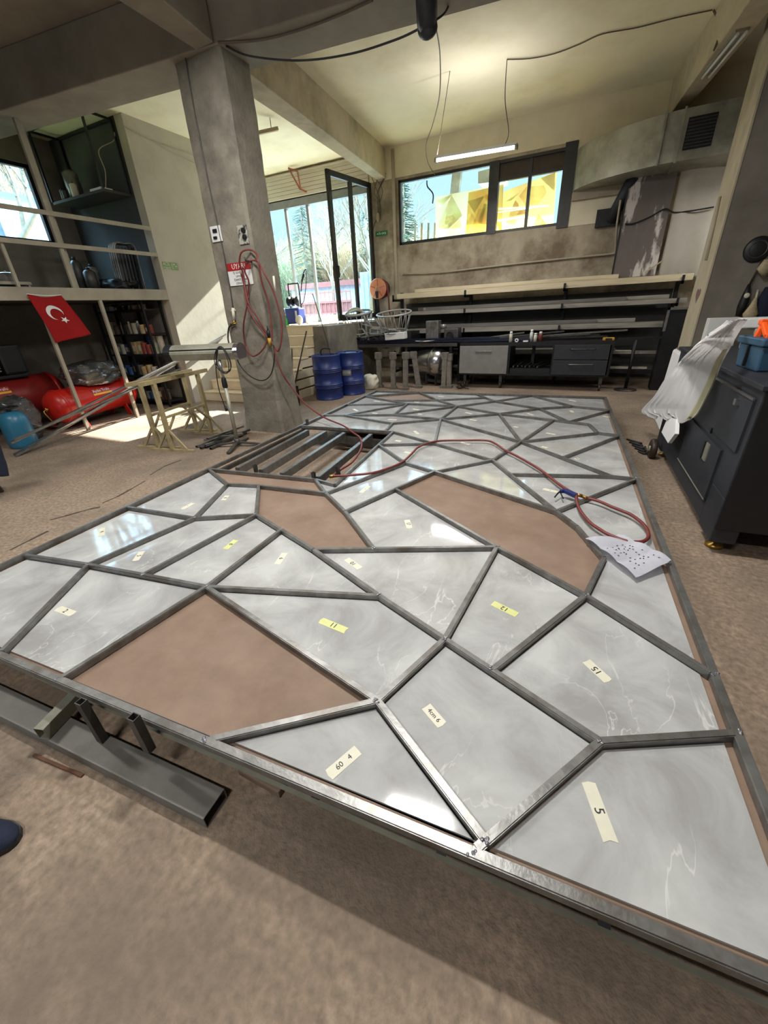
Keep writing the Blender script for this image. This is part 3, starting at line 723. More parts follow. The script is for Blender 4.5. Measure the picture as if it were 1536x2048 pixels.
for ci, lp in enumerate(cells):
    pl = [NW[k] for k in lp]
    hit = None
    if inside(G(PITPT[0], PITPT[1], ZT), pl): continue
    # backing board of this cell
    isb = any(inside(G(p_[0], p_[1], ZT), pl) for p_ in BROWN)
    sp = simplify(lp)
    MB().prism(poly2(sp), ZB - .014, ZB).build('backing_board', M_board, fr, label='brown hardboard sheet left bare' if isb else None)
    if isb: continue
    for ti, tdef in enumerate(TL):
        if ti not in used and inside(G(tdef[0][0], tdef[0][1], ZT), pl): hit = ti; break
    if hit is None:
        print('UNMATCHED CELL', lp); lab = 'pale veined stone slab near joint ' ; ends = None
    else:
        used.add(hit); lab = TL[hit][1]
    ip = inset(lp, .018, .042)
    b = MB().prism([(p_.x, p_.y) for p_ in ip], ZB + .001, TPZ)
    o = b.build('stone_tile', M_tiles[ci % len(M_tiles)])
    tag(o, lab, 'tile', 'stone slabs laid in the steel frame')
    if hit is not None and TL[hit][2]: edge_tape(o, TL[hit][2], TL[hit][3], TL[hit][4], TPZ, ci)
for ti, t_ in enumerate(TL):
    if ti not in used: print('UNUSED TILE', t_[0], t_[1])
# open bay ribs, lower cross members and upright stubs
def rib(a_, b_, zt, w_, h_, mat=M_steel):
    A_, B_ = G(a_[0], a_[1], zt), G(b_[0], b_[1], zt); A_.z = B_.z = zt - h_ / 2
    steel_tube(A_, B_, w_, h_).build('rib_tube', mat, fr)
c3 = lambda x_, y_: (400 + x_ / 3.072, 740 + y_ / 3.072)
for a_, b_ in (((225, 600), (660, 366)), ((370, 612), (770, 373)), ((500, 632), (885, 383)), ((722, 655), (1050, 392))):
    rib(c3(*a_), c3(*b_), .285, .05, .08)
rib(c3(350, 640), c3(760, 668), .2, .05, .08, M_steeld); rib(c3(800, 398), c3(1120, 430), .2, .05, .1, M_steeld)
for x_, y0_, y1_ in ((660, 330, 304), (345, 622, 582), (700, 665, 640), (850, 640, 590)):
    px, py = c3(x_, y0_); g = G(px, py, ZT - .01); h_ = UP(px, c3(x_, y1_)[1], g)
    b = MB().bar((g.x, g.y, ZT - .02), (g.x, g.y, max(h_, ZT + .05)), .03, .03, up=(0, 1, 0), hollow=.003); b.build('upright_stub', M_steeld, fr)
# supports under the frame
sup = [(.12, .12), (.5, .1), (.85, .12), (.15, .5), (.85, .5), (.12, .88), (.5, .9), (.86, .88), (.5, .5)]
for uu_, vv_ in sup:
    q0 = NW['NL'].lerp(NW['NR'], uu_); q1 = NW['FL'].lerp(NW['FR'], uu_); c = q0.lerp(q1, vv_)
    if inside(c, pit): continue
    MB().box((c.x - .04, c.y - .15, 0), (c.x + .04, c.y + .15, .187)).build('support_block', M_steeld, fr)
# weld blobs at the joints
b = MB()
for k in ('b', 'c', 'd', 'd2', 'f', 'r', 'p', 'q', 'z', 'y', 'u', 't', 'A', 'B', 'e', 'i', 'k', 'm', 'gg', 'x', 'jj', 'ai', 'oo', 'uu', 'zz', 'ww', 'yy', 'ss', 'qq', 'l', 'n', 'dd', 'ah', 'am'):
    c = NW[k]
    for _ in range(5):
        b.sphere((c.x + random.uniform(-.012, .012), c.y + random.uniform(-.012, .012), ZT), random.uniform(.004, .007), (1, 1, .5), 8, 6)
b.build('weld_beads', M_weld, fr)['kind'] = 'stuff'
# marker line along the bare front board
A_, B_ = G(150, 1363, ZB), G(420, 1473, ZB)
MB().bar((A_.x, A_.y, ZB + .0006), (B_.x, B_.y, ZB + .0006), .003, .001).build('board_joint', M_mark, fr)
# ------------------------------------------------------------------ under the loft: compressors, tanks, flag, cans
def compressor(p0, p1, r, label, grp=None, sticker=True, zc=None):
    """horizontal red air tank: p0 near end, p1 far end"""
    p0, p1 = V(p0), V(p1); d = (p1 - p0); ln = d.length; d.normalize()
    t = thing('air_compressor', (p0.x, p0.y, 0), label, 'compressor', grp)
    pr_ = [(0, -.13), (r * .45, -.115), (r * .8, -.06), (r * .97, 0), (r, .03), (r, ln - .03), (r * .97, ln), (r * .8, ln + .06), (r * .45, ln + .115), (0, ln + .13)]
    MB().lathe(pr_, p0, d, 32).build('tank', M_red if 'bright' in label else M_redshade, t)
    MB().lathe([(r + .001, .02), (r + .012, .03), (r + .012, .07), (r + .001, .08)], p0, d, 32).lathe([(r + .001, ln - .08), (r + .012, ln - .07), (r + .012, ln - .03), (r + .001, ln - .02)], p0, d, 32).build('weld_band', M_red, t)
    side = d.cross(V((0, 0, 1))).normalized()
    for s_ in (.18, .82):
        for q_ in (-1, 1):
            a_ = p0 + d * ln * s_ + side * q_ * r * .55 + V((0, 0, -r * .7)); e_ = p0 + d * ln * s_ + side * q_ * r * .85; e_.z = 0
            MB().bar(a_, e_, .08, .02, up=d).build('leg', M_red, t)
    b = MB(); c = p0 - d * .13
    b.cyl(c, c - d * .05, .018).cyl(c - d * .05 + V((0, 0, -.03)), c - d * .05 + V((0, 0, .03)), .012)
    b.tube(smooth_path([c - d * .05, c - d * .1 + V((0, 0, -.03)), c - d * .08 + V((.03, 0, -.12)), c - d * .05 + V((.05, 0, -.2))], 6), .009).build('drain_fitting', M_brass, t)
    if sticker:
        # sticker on the flank turned to the room
        up3 = V((0, 0, 1)); out = (side if side.x > 0 else -side); ang = .5
        nrm = (out * math.cos(ang) + up3 * math.sin(ang)).normalized(); vt = (up3 * math.cos(ang) - out * math.sin(ang)).normalized()
        hz = vt.cross(nrm).normalized()
        c = p0 + d * ln * .5 + nrm * (r + .002)
        st = MB().slab([c - hz * .2 - vt * .05, c + hz * .2 - vt * .05, c + hz * .2 + vt * .06, c - hz * .2 + vt * .06], nrm * .003).build('sticker', M_signred, t, label='red sticker with white letters and yellow band')
        MB().slab([c - hz * .2 - vt * .055 + nrm * .002, c + hz * .2 - vt * .055 + nrm * .002, c + hz * .2 - vt * .02 + nrm * .002, c - hz * .2 - vt * .02 + nrm * .002], nrm * .003).build('yellow_band', pmat('sticker_yellow', c8(232, 176, 60), .5, var=.05), st)
        m4 = Matrix(((hz.x, vt.x, nrm.x, 0), (hz.y, vt.y, nrm.y, 0), (hz.z, vt.z, nrm.z, 0), (0, 0, 0, 1))); m4.translation = c + vt * .02 + nrm * .005
        MB().text('Aydın Trafo', .075, m4, .0005).build('lettering', M_white, st)
    return t
TA, TB = G(118, 812, .42), G(250, 776, .42)
TA.x = min(TA.x, -8.15)
compressor((-8.2, 3.75, .42), (-8.55, 5.25, .42), .27, 'bright red air compressor tank with a sticker, front one under the loft', 'red compressors')
compressor((-9.15, 2.3, .58), (-9.2, 4.3, .58), .33, 'big air compressor tank, red darkened for shade, behind the front one, under the engine', 'red compressors')
# wrapped compressor head on the front tank
def lumpy(c, sx, sy, sz, name, mat, label, cat, sd, rz=0, flat=True):
    rg = random.Random(sd); b = MB(); t = bmesh.new(); bmesh.ops.create_icosphere(t, subdivisions=4, radius=1)
    ph = [(V((rg.uniform(-1, 1), rg.uniform(-1, 1), rg.uniform(-1, 1))).normalized(), rg.uniform(2, 7), rg.uniform(0, 6)) for _ in range(14)]
    Rz = Matrix.Rotation(rz, 3, 'Z')
    for v in t.verts:
        p_ = v.co.copy(); k = 1 + sum(.022 * math.sin(f_ * p_.dot(a_) * 2 + o_) for a_, f_, o_ in ph)
        m_ = max(abs(p_.x), abs(p_.y), abs(p_.z)); p_ = p_ * k * (.55 + .45 / m_ * .8)
        if flat and p_.z < -.75: p_.z = -.75
        q_ = Rz @ V((p_.x * sx, p_.y * sy, 0)); v.co = V(c) + V((q_.x, q_.y, (p_.z + .75) * sz))
    for f_ in t.faces: f_.smooth = True
    b.merge(t); t.free()
    o = b.build(name, mat); return tag(o, label, cat)
lumpy((-8.42, 4.62, .66), .36, .5, .25, 'wrapped_pump', M_bagdark, 'motor wrapped in crinkled clear plastic on top of the front red tank', 'wrapped motor', 5, .2)
lumpy((-8.3, 3.22, 0), .28, .26, .42, 'wrapped_machine', M_bagdark, 'black machine wrapped in clear plastic on the floor behind the blue tank', 'wrapped machine', 9, .3)
# engine on the rear tank
t = thing('compressor_pump', (-9.15, 3.2, .98), 'dark pump with a ribbed grey guard on top of the rear red tank', 'pump')
MB().bbox((-9.4, 2.2, .98), (-8.95, 3.9, 1.03), .01).build('base_plate', M_black, t)
MB().bbox((-9.35, 2.35, 1.03), (-9.0, 2.85, 1.5), .05).cyl((-9.17, 2.6, 1.5), (-9.17, 2.6, 1.95), .13, .09).cyl((-9.17, 2.5, 1.9), (-9.25, 2.2, 2.0), .04).build('cylinder_block', M_blackpl, t)
b = MB()
for i in range(9): b.lathe([(.0, 0), (.26 - .012 * abs(i - 4), 0), (.26 - .012 * abs(i - 4), .012), (0, .012)], (-9.0 + .0, 3.3, 1.28), (1, 0, 0), 20) if i == 4 else b.box((-8.99, 3.06, 1.1 + i * .045), (-8.97, 3.54, 1.12 + i * .045))
b.build('belt_guard', M_galv, t)
MB().bbox((-9.38, 3.6, 1.03), (-9.0, 3.95, 1.5), .04).build('motor', M_blackpl, t); t.location.z -= .075
t = thing('control_box', G(28, 765, .98) * 1, 'small cream switch box hanging at the rear red tank', 'switch box')
t.location = (-8.72, 2.72, .92)
MB().bbox((-8.78, 2.62, .92), (-8.66, 2.82, 1.14), .012).build('case', M_tapew, t); MB().box((-8.662, 2.68, 1.0), (-8.652, 2.76, 1.07)).build('switch', M_blackpl, t)
# blue gas tank
t = thing('gas_cylinder', (-7.86, 2.97, 0), 'blue rounded gas tank standing at the left edge beside the long bars', 'tank')
MB().lathe([(0, 0), (.175, 0), (.185, .02), (.19, .06), (.19, .37), (.18, .44), (.15, .5), (.09, .54), (0, .55)], (-7.86, 2.97, 0), seg=32).build('body', M_tankblue, t)
MB().cyl((-7.86, 2.97, .54), (-7.86, 2.97, .6), .03).cyl((-7.88, 3.0, .61), (-7.79, 3.0, .61), .015).torus((-7.86, 2.97, .6), .12, .012).build('valve', M_black, t)
# flag tied to the loft beam and the post
fl = thing('flag', AX(54, 588, -7.74), 'red flag with white crescent and star hanging from the loft edge', 'flag')
TLp, TRp, BRp, BLp = AX(53, 588, -7.74), AX(122, 590, -7.74), AX(182, 668, -7.74), AX(112, 686, -7.74)
def flag(u, v, off=0):
    a_ = TLp.lerp(TRp, u); b_ = BLp.lerp(BRp, u); p_ = a_.lerp(b_, v)
    return p_ + V((.03 * math.sin(u * 5 + v * 4) * (.3 + v) + .015 * math.sin(9 * u - 5 * v) + off, 0, -.05 * math.sin(PI * u) * (1 - v) * .7))
MB().grid(flag, 24, 24, .004).build('cloth', M_flag, fl)
def onflag(pts, n=1):
    return pts
b = MB(); cu, cv, R1, R2 = .47, .36, .2, .163
asp = ((TLp - BLp).length / (TLp - TRp).length)
outer = []; inner = []
import itertools
th0 = .62
rot = 1.1
for i in range(33):
    th = th0 + (2 * PI - 2 * th0) * i / 32
    outer.append((math.cos(th) * R1, math.sin(th) * R1))
d_ = .055
x_ = R1 * math.cos(th0); y_ = R1 * math.sin(th0); ti0 = math.atan2(y_, x_ - d_); R2 = math.hypot(x_ - d_, y_)
for i in range(33):
    th = ti0 + (2 * PI - 2 * ti0) * i / 32
    inner.append((d_ + math.cos(th) * R2, math.sin(th) * R2))
def fmap(p_, off=.008):
    x2 = p_[0] * math.cos(rot) - p_[1] * math.sin(rot); y2 = p_[0] * math.sin(rot) + p_[1] * math.cos(rot)
    return flag(cu + x2 * 1.25, cv + y2 / asp * 1.25, off)
for i in range(32):
    b._face([b.bm.verts.new(fmap(outer[i])), b.bm.verts.new(fmap(outer[i + 1])), b.bm.verts.new(fmap(inner[i + 1])), b.bm.verts.new(fmap(inner[i]))])
st = []
for i in range(10):
    th = PI + i * PI / 5; r_ = .1 if i % 2 == 0 else .04
    st.append((.25 + math.cos(th) * r_, math.sin(th) * r_))
cc_ = b.bm.verts.new(fmap((.25, 0)))
for i in range(10): b._face([cc_, b.bm.verts.new(fmap(st[i])), b.bm.verts.new(fmap(st[(i + 1) % 10]))])
b.build('crescent_and_star', M_white, fl)
MB().tube(smooth_path([TLp + V((.0, 0, .0)), (TLp + TRp) / 2 + V((0.01, 0, -.015)), TRp], 8), .006).build('cord', M_white, fl)
# can shelves at the back of the store
SY0, SY1 = 5.8, 6.2
SXL, SXR = -9.55, -8.05
sh = thing('steel_shelf_unit', (-8.8, 6.0, 0), 'dark open shelf unit full of cans under the loft', 'shelf unit')
SZS = [.12, AY(300, 752, SY0).z, AY(310, 709, SY0).z, AY(280, 668, SY0).z, AY(270, 619, SY0).z]
for z in SZS: MB().box((SXL, SY0, z - .03), (SXR, SY1, z)).build('shelf_board', M_black, sh)
for x in (SXL, (SXL + SXR) / 2, SXR):
    for y in (SY0, SY1): MB().box((x - .02, y - .02, 0), (x + .02, y + .02, 2.03)).build('upright', M_black, sh)
canmats = {'white': pmat('can_white', c8(190, 180, 160), .5, var=.2, scale=14), 'blue': pmat('can_blue', c8(52, 84, 130), .45, var=.2, scale=14), 'red': pmat('can_red', c8(138, 60, 50), .45, var=.2, scale=14), 'cream': pmat('can_cream', c8(190, 164, 120), .5, var=.2, scale=14), 'pale green': pmat('can_green', c8(150, 160, 130), .5, var=.2, scale=14), 'brown': pmat('can_brown', c8(96, 76, 64), .5, var=.2, scale=14), 'grey': pmat('can_grey', c8(110, 110, 106), .45, var=.2, scale=14)}
SN = ['lowest', 'second lowest', 'middle', 'second highest', 'top']
def can(x, y, z, r, h, colr, lab, kind):
    t = thing('paint_can' if kind == 'can' else 'spray_can' if kind == 'spray' else 'carton', (x, y, z), lab, 'can' if kind != 'box' else 'box', 'cans and boxes on the dark shelf unit')
    if kind == 'box':
        MB().bbox((x - r, y - r * .8, z), (x + r, y + r * .8, z + h), .004).build('body', canmats[colr], t); MB().box((x - r * .6, y - r * .8 - .002, z + h * .25), (x + r * .6, y - r * .8, z + h * .7)).build('print', M_tapew, t)
    elif kind == 'spray':
        MB().lathe([(0, 0), (r, 0), (r, h * .75), (r * .8, h * .8), (0, h * .82)], (x, y, z), seg=14).build('body', canmats[colr], t); MB().cyl((x, y, z + h * .8), (x, y, z + h), r * .55, seg=12).build('cap', M_tapew, t)
    else:
        MB().lathe([(0, 0), (r, 0), (r, .01), (r * .97, .015), (r * .97, h - .015), (r, h - .01), (r, h), (r * .85, h), (r * .85, h - .008), (0, h - .008)], (x, y, z), seg=18).build('body', canmats[colr], t); MB().cyl((x, y, z + h - .006), (x, y, z + h + .001), r * .8, seg=18).build('lid', M_galv, t)
        MB().torus((x, y - .0, z + h * .55), r * 1.02, .003, axis=(0, 1, 0), seg=14, ms=5, arc=(0, PI)).build('handle', M_chrome, t)
rg = random.Random(21)
lay = [(0, ['brown box', 'brown can', 'brown can', 'grey can', 'blue can', 'brown can', 'brown box', 'brown can']),
       (1, ['blue box', 'blue can', 'blue box', 'grey can', 'cream can', 'cream can', 'white can', 'brown can']),
       (2, ['grey box', 'white can', 'blue box', 'blue box', 'cream box', 'cream box', 'red can', 'red can', 'pale green can']),
       (3, ['white box', 'brown can', 'white spray', 'brown can', 'white spray', 'white can', 'grey spray', 'cream can', 'red box']),
       (4, ['grey can', 'white can', 'brown box', 'grey spray', 'white spray', 'cream box', 'white can'])]
for si, items in lay:
    n = len(items)
    for k, it in enumerate(items):
        colr, kind = it.rsplit(' ', 1); x = SXL + .12 + (SXR - SXL - .24) * (k + .5) / n + rg.uniform(-.015, .015)
        r_ = {'can': .068, 'spray': .034, 'box': .062}[kind]; h_ = {'can': rg.uniform(.15, .22), 'spray': .24, 'box': rg.uniform(.16, .26)}[kind]
        if si == 4: h_ = min(h_, .055 + .1)
        h_ = min(h_, (SZS[si + 1] if si < 4 else 2.03) - SZS[si] - .05)
        can(x, SY0 + .12 + rg.uniform(0, .04), SZS[si], r_, h_, colr, '%s %s on the %s shelf under the loft, %s from the left' % (colr, {'can': 'paint can', 'spray': 'spray can', 'box': 'carton'}[kind], SN[si], ORD[k]), kind)
# second layer standing on the red cans
for k, (x, colr) in enumerate(((-8.52, 'blue'), (-8.36, 'white'), (-8.2, 'white'))):
    zz_ = SZS[2]
    can(x, SY0 + .3, zz_, .07, min(.36, SZS[3] - zz_ - .05), colr, 'tall %s tin behind the front row of the middle shelf, %s from the left' % (colr, ORD[k]), 'can')
# ------------------------------------------------------------------ on the loft
hb = thing('hanging_shelf_frame', (-8.8, 5.9, 3.9), 'black steel frame hanging in the loft corner with a plank shelf', 'hanging shelf')
BXL, BXR, BYF, BYB, BZT = -9.62, -8.06, 5.72, 6.22, 4.79
zs_ = AY(200, 378, BYF).z
b = MB()
for x in (BXL, BXR):
    for y in (BYF, BYB): b.box((x - .015, y - .015, zs_), (x + .015, y + .015, BZT))
    b.box((x - .015, BYF, BZT - .03), (x + .015, BYB, BZT))
for y in (BYF, BYB): b.box((BXL, y - .015, BZT - .03), (BXR, y + .015, BZT))
b.build('frame_bars', M_black, hb)
MB().box((BXL, BYF, zs_ - .04), (BXR, BYB, zs_)).build('shelf_board', M_dark, hb)
def bottle(x, y, z, r, h, lab, mat, name='steel_canister', cat='canister', gr=None):
    t = thing(name, (x, y, z), lab, cat, gr)
    MB().lathe([(0, 0), (r, 0), (r, h * .82), (r * .6, h * .9), (r * .35, h * .92), (0, h * .92)], (x, y, z), seg=20).build('body', mat, t); MB().cyl((x, y, z + h * .92), (x, y, z + h), r * .3, seg=12).build('cap', M_black, t)
bottle(-9.2, 5.95, zs_, .13, .5, 'grey metal canister on the hanging plank shelf', M_steel)
bottle(-9.38, 5.82, zs_, .05, .2, 'left small bottle on the hanging plank shelf', M_steeld, 'small_bottle', 'bottle')
bottle(-9.3, 5.8, zs_, .045, .17, 'second small bottle in front of the grey canister', M_steeld, 'small_bottle', 'bottle')
bottle(-9.02, 5.82, zs_, .06, .24, 'cream bottle right of the grey canister', M_tapew, 'small_bottle', 'bottle')
t = thing('router_box', (-8.3, 5.9, zs_), 'white flat box with a cable on the right end of the hanging shelf', 'box')
MB().bbox((-8.5, 5.76, zs_), (-8.18, 5.98, zs_ + .05), .01).build('case', M_white, t)
MB().tube(smooth_path([(-8.25, 5.9, zs_ + .05), (-8.2, 5.95, zs_ + .3), (-8.28, 6.0, zs_ + .6), (-8.1, 6.2, 4.5), (-8.02, 6.2, 4.6)], 8), .008).build('cable', M_pale, t)
# plastic crates / chair backs stacked at the loft corner
g = AX(268, 566, LW - .35)
for k in range(4):
    x = -8.36 + k * .055; t = thing('plastic_chair', (x, 5.9, 2.18), 'black slatted plastic chair stacked upright in the loft corner, %s from the left' % ORD[k], 'chair', 'stacked chairs in the loft')
    b = MB()
    for j in range(6): b.bar((x, 5.68 + j * .07, 2.2), (x + .03, 5.72 + j * .065, 2.93), .016, .03)
    b.build('slats', M_blackpl, t)
    b = MB(); b.tube(smooth_path([(x, 5.66, 2.18), (x + .005, 5.66, 2.55), (x + .03, 5.7, 2.95), (x + .03, 5.9, 2.98), (x + .03, 6.08, 2.95), (x, 6.1, 2.55), (x, 6.1, 2.18)], 5), .014); b.build('frame_tube', M_steel, t)
for k, (x, y, r_, h_, m_, l_) in enumerate(((-8.95, 5.35, .09, .62, M_steeld, 'tall dark can behind the loft rail, left one'), (-8.75, 5.5, .11, .5, M_steel, 'shiny metal can behind the loft rail, middle one'), (-8.55, 5.3, .1, .42, M_steeld, 'shorter dark can behind the loft rail, right one'))): bottle(x, y, 2.18, r_, h_, l_, m_)
lumpy((-8.7, 5.75, 2.18), .62, .3, .16, 'dark_sheet_bundle', M_black, 'dark folded sheet bundle lying on the loft behind the cans', 'bundle', 31)
t = thing('cooking_pot', (-8.2, AX(20, 555, -8.2).y, 2.5), 'steel cooking pot on the small loft table at the left edge', 'pot')
pz = AX(18, 565, -8.2); py_ = pz.y; pzz = pz.z
t.location = (-8.2, py_, pzz)
MB().lathe([(0, 0), (.12, 0), (.13, .01), (.13, .1), (.135, .105)], (-8.2, py_, pzz), seg=24).build('body', M_chrome, t)
MB().lathe([(.135, .107), (.12, .12), (.05, .135), (0, .137)], (-8.2, py_, pzz), seg=24).cyl((-8.2, py_, pzz + .137), (-8.2, py_, pzz + .16), .015).build('lid', M_chrome, t)
t = thing('loft_table', (-8.25, py_ - .1, 2.18), 'small pale steel table on the loft carrying the pot', 'table')
MB().box((-8.5, py_ - .5, pzz - .04), (-8.0, py_ + .2, pzz)).build('top', M_loft, t)
for x in (-8.47, -8.03):
    for y in (py_ - .47, py_ + .17): MB().box((x - .015, y - .015, 2.18), (x + .015, y + .015, pzz - .04)).build('leg', M_loft, t)
# exit pictogram on the cream wall
p0, p1, p2, p3 = AX(324, 523, LW), AX(354, 526, LW), AX(357, 541, LW), AX(327, 539, LW)
y0, y1, z0, z1 = (p0.y + p3.y) / 2, (p1.y + p2.y) / 2, (p3.z + p2.z) / 2, (p0.z + p1.z) / 2
t = thing('exit_sign', (LW + .002, (y0 + y1) / 2, z0), 'pale green exit pictogram sign on the cream left wall', 'sign')
MB().box((LW, y0, z0), (LW + .004, y1, z1)).build('plate', pmat('exit_sign_green', c8(120, 150, 96), .5, var=.05), t)
m4 = Matrix(((0, 0, 1, LW + .006), (1, 0, 0, y0 + (y1 - y0) * .26), (0, 1, 0, (z0 + z1) / 2 + .03), (0, 0, 0, 1)))
b = MB().text('ACİL', .07, m4, .001); m4.translation.z -= .075; b.text('ÇIKIŞ', .07, m4, .001)
ym, w_ = y0 + (y1 - y0) * .62, (y1 - y0) * .12; h_ = z1 - z0
b.box((LW + .004, ym - .005, z0 + h_ * .1), (LW + .007, ym + .005, z0 + h_ * .9)).box((LW + .004, ym + .06, z0 + h_ * .45), (LW + .007, ym + .11, z0 + h_ * .55))
b.box((LW + .004, ym + .15, z0 + h_ * .1), (LW + .007, ym + .155, z0 + h_ * .9)).box((LW + .004, ym + .12, z0 + h_ * .85), (LW + .007, ym + .155, z0 + h_ * .9)).sphere((LW + .005, ym + .045, z0 + h_ * .75), .018, (.2, 1, 1))
b.build('pictogram', M_tapew, t)
# wall cables along the cream wall
b = MB().tube(smooth_path([AX(243, 247, LW + .01), AX(262, 260, LW + .01), AX(310, 284, LW + .01), AX(385, 310, LW + .01), AX(430, 330, LW + .01)], 6), .007).tube(smooth_path([AX(246, 250, LW + .01), AX(300, 280, LW + .01), AX(340, 303, LW + .01), AX(390, 326, LW + .01), AX(430, 345, LW + .01)], 6), .006)
tag(b.build('wall_cable', M_pale), 'pair of thin pale cables sagging along the upper cream wall', 'cable')
# jacket on a chair at the left edge
cx, cy = -6.0, 1.52
t = thing('wooden_chair', (cx, cy, 0), 'wooden chair at the left edge under the dark jacket', 'chair')
A_ = math.radians(15)
def ch(p_): return V((cx + p_[0] * math.cos(A_) - p_[1] * math.sin(A_), cy + p_[0] * math.sin(A_) + p_[1] * math.cos(A_), p_[2]))
for sx_ in (-.2, .2):
    for sy_ in (-.2, .2): MB().bar(ch((sx_ * 1.15, sy_ * 1.15, 0)), ch((sx_, sy_, .44)), .035, .035).build('leg', M_copper, t)
MB().hull8([ch((-.22, -.22, .44)), ch((.22, -.22, .44)), ch((.22, .22, .44)), ch((-.22, .22, .44)), ch((-.22, -.22, .47)), ch((.22, -.22, .47)), ch((.22, .22, .47)), ch((-.22, .22, .47))]).build('seat', M_copper, t)
for sy_ in (-.19, .19): MB().bar(ch((.2, sy_, .47)), ch((.25, sy_, .86)), .03, .03).build('back_post', M_copper, t)
MB().bar(ch((.245, -.2, .83)), ch((.245, .2, .83)), .03, .08).build('back_rail', M_copper, t)
def jk(u, v):
    w_ = .27 + .03 * math.sin(u * 9)
    if v < .5: p_ = (.30 + .05 * (1 - v * 2) + .025 * math.sin(u * 14 + v * 3), (u - .5) * 2 * w_ , .25 + .66 * v * 2 - .05 * math.sin(u * 7))
    else: p_ = (.30 - (v - .5) * .3 + .0, (u - .5) * 2 * w_ * .95, .91 - (v - .5) * 2 * .4)
    return ch(p_)
t = thing('jacket', ch((.3, 0, .25)), 'dark navy jacket hung over the chair back at the left edge', 'jacket')
MB().grid(jk, 24, 24, .015).build('cloth', M_navy, t)
MB().tube(smooth_path([ch((.33, .24, .86)), ch((.37, .29, .6)), ch((.36, .27, .35)), ch((.35, .24, .2))], 6), [.05] * 12 + [.055] * 7, 10).build('sleeve', M_navy, t)
MB().tube([ch((.345, -.03, .3)), ch((.345, -.03, .6)), ch((.33, -.03, .88))], .004).build('zip', M_chrome, t)
# shoe of a person standing at the left edge
t = thing('shoe', (-1.72, .02, 0), 'dark navy shoe tip of a person at the left photo edge', 'shoe')
hd = (V((-1.58, .06, 0)) - V((-1.86, -.02, 0))).normalized(); sd_ = V((-hd.y, hd.x, 0)); o_ = V((-1.86, -.03, 0))
def sp_(u, s_, z): return o_ + hd * u + sd_ * s_ + V((0, 0, z))
b = MB(); prof = [(0, .034, .075), (.04, .04, .1), (.1, .042, .11), (.16, .048, .085), (.22, .05, .065), (.26, .042, .052), (.285, .022, .04), (.292, .004, .028)]
R_ = []
for u, w_, h_ in prof:
    R_.append([b.bm.verts.new(sp_(u, w_ * math.cos(a_), .02 + max(0, math.sin(a_)) * (h_ - .02))) for a_ in [PI * k / 10 for k in range(11)]])
for A2, B2 in zip(R_, R_[1:]):
    for k in range(10):
        f_ = b._face([A2[k], A2[k + 1], B2[k + 1], B2[k]])
        if f_: f_.smooth = True
b._face(R_[0]); b._face(R_[-1][::-1]); b.build('upper', M_navy, t)
MB().prism([(sp_(u, w_ * 1.08, 0).x, sp_(u, w_ * 1.08, 0).y) for u, w_, _ in prof] + [(sp_(u, -w_ * 1.08, 0).x, sp_(u, -w_ * 1.08, 0).y) for u, w_, _ in prof[::-1]], 0, .022).build('sole', M_blackpl, t)
b = MB()
for k in range(4): b.tube([sp_(.12 + k * .025, -.03, .1 - k * .007), sp_(.125 + k * .025, 0, .118 - k * .009), sp_(.12 + k * .025, .03, .1 - k * .007)], .003)
b.build('laces', M_blackpl, t)
MB().tube([sp_(.045, 0, .09), sp_(.05, 0, .2), sp_(.06, 0, .42)], [.05, .055, .07], 14).build('trouser_leg', M_navy, t)
# ------------------------------------------------------------------ saw-horses
def sawhorse(bases, tops, label):
    (b0, b1), zt = bases, tops
    t = thing('sawhorse', ((b0.x + b1.x) / 2, (b0.y + b1.y) / 2, 0), label, 'sawhorse', 'khaki steel sawhorses')
    ax = (b1 - b0).normalized(); sd = V((-ax.y, ax.x, 0))
    for bs in (b0, b1):
        MB().bar(bs + V((0, 0, .03)), bs + V((0, 0, zt - .02)), .05, .05, up=ax).build('post', M_khaki, t)
        MB().bar(bs - sd * .36 + V((0, 0, .015)), bs + sd * .36 + V((0, 0, .015)), .04, .03).build('foot_bar', M_khaki, t)
        for q_ in (-1, 1): MB().bar(bs + sd * q_ * .24 + V((0, 0, .03)), bs + sd * q_ * .02 + V((0, 0, .3)), .03, .025, up=ax).build('brace', M_khaki, t)
    MB().bar(b0 - ax * .22 + V((0, 0, zt)), b1 + ax * .22 + V((0, 0, zt)), .05, .05).build('top_bar', M_khaki, t)
    MB().bar(b0 + V((0, 0, .47)), b1 + V((0, 0, .47)), .03, .03).build('mid_rail', M_khaki, t)
    for bs, q_ in ((b0, 1), (b1, -1)): MB().bar(bs + ax * q_ * .2 + V((0, 0, .46)), bs + ax * q_ * .02 + V((0, 0, .28)), .025, .025, up=sd).build('brace', M_khaki, t)
h1 = (G(319, 896), G(395, 862)); h2 = (G(347, 902), G(424, 868))
sawhorse(h1, .93, 'khaki steel sawhorse, the one farther from the column')
sawhorse(h2, .95, 'khaki steel sawhorse nearer to the column')
# long bars leaning across behind the saw-horses
rg = random.Random(4)
lo, hi = AX(20, 897, -7.5), AX(276, 770, -7.25)
P0 = V((-7.62, 2.6, .03)); P1v = V((-7.0, 5.9, 1.0))
for k in range(6):
    px0, py0 = 22 + rg.uniform(-4, 8), 895 - k * 3; px1, py1 = ((362 + rg.uniform(-12, 4), 724 + k * 2.5) if k not in (1, 3, 4) else (456 - 4 * k, 664 + 4 * k))
    a_ = AX(px0, py0, -7.4 + .05 * k); a_.z = .015 if k < 3 else max(a_.z, .02); e_ = AX(px1, py1, LW + .02 + .008 * k)
    tag(steel_tube(a_, e_, .03, .03).build('steel_bar', M_chrome if k in (1, 3, 4) else M_steel), 'long steel bar slanting up from the left floor behind the sawhorses, %s from the top' % ORD[k], 'bar', 'bars slanting behind the sawhorses')
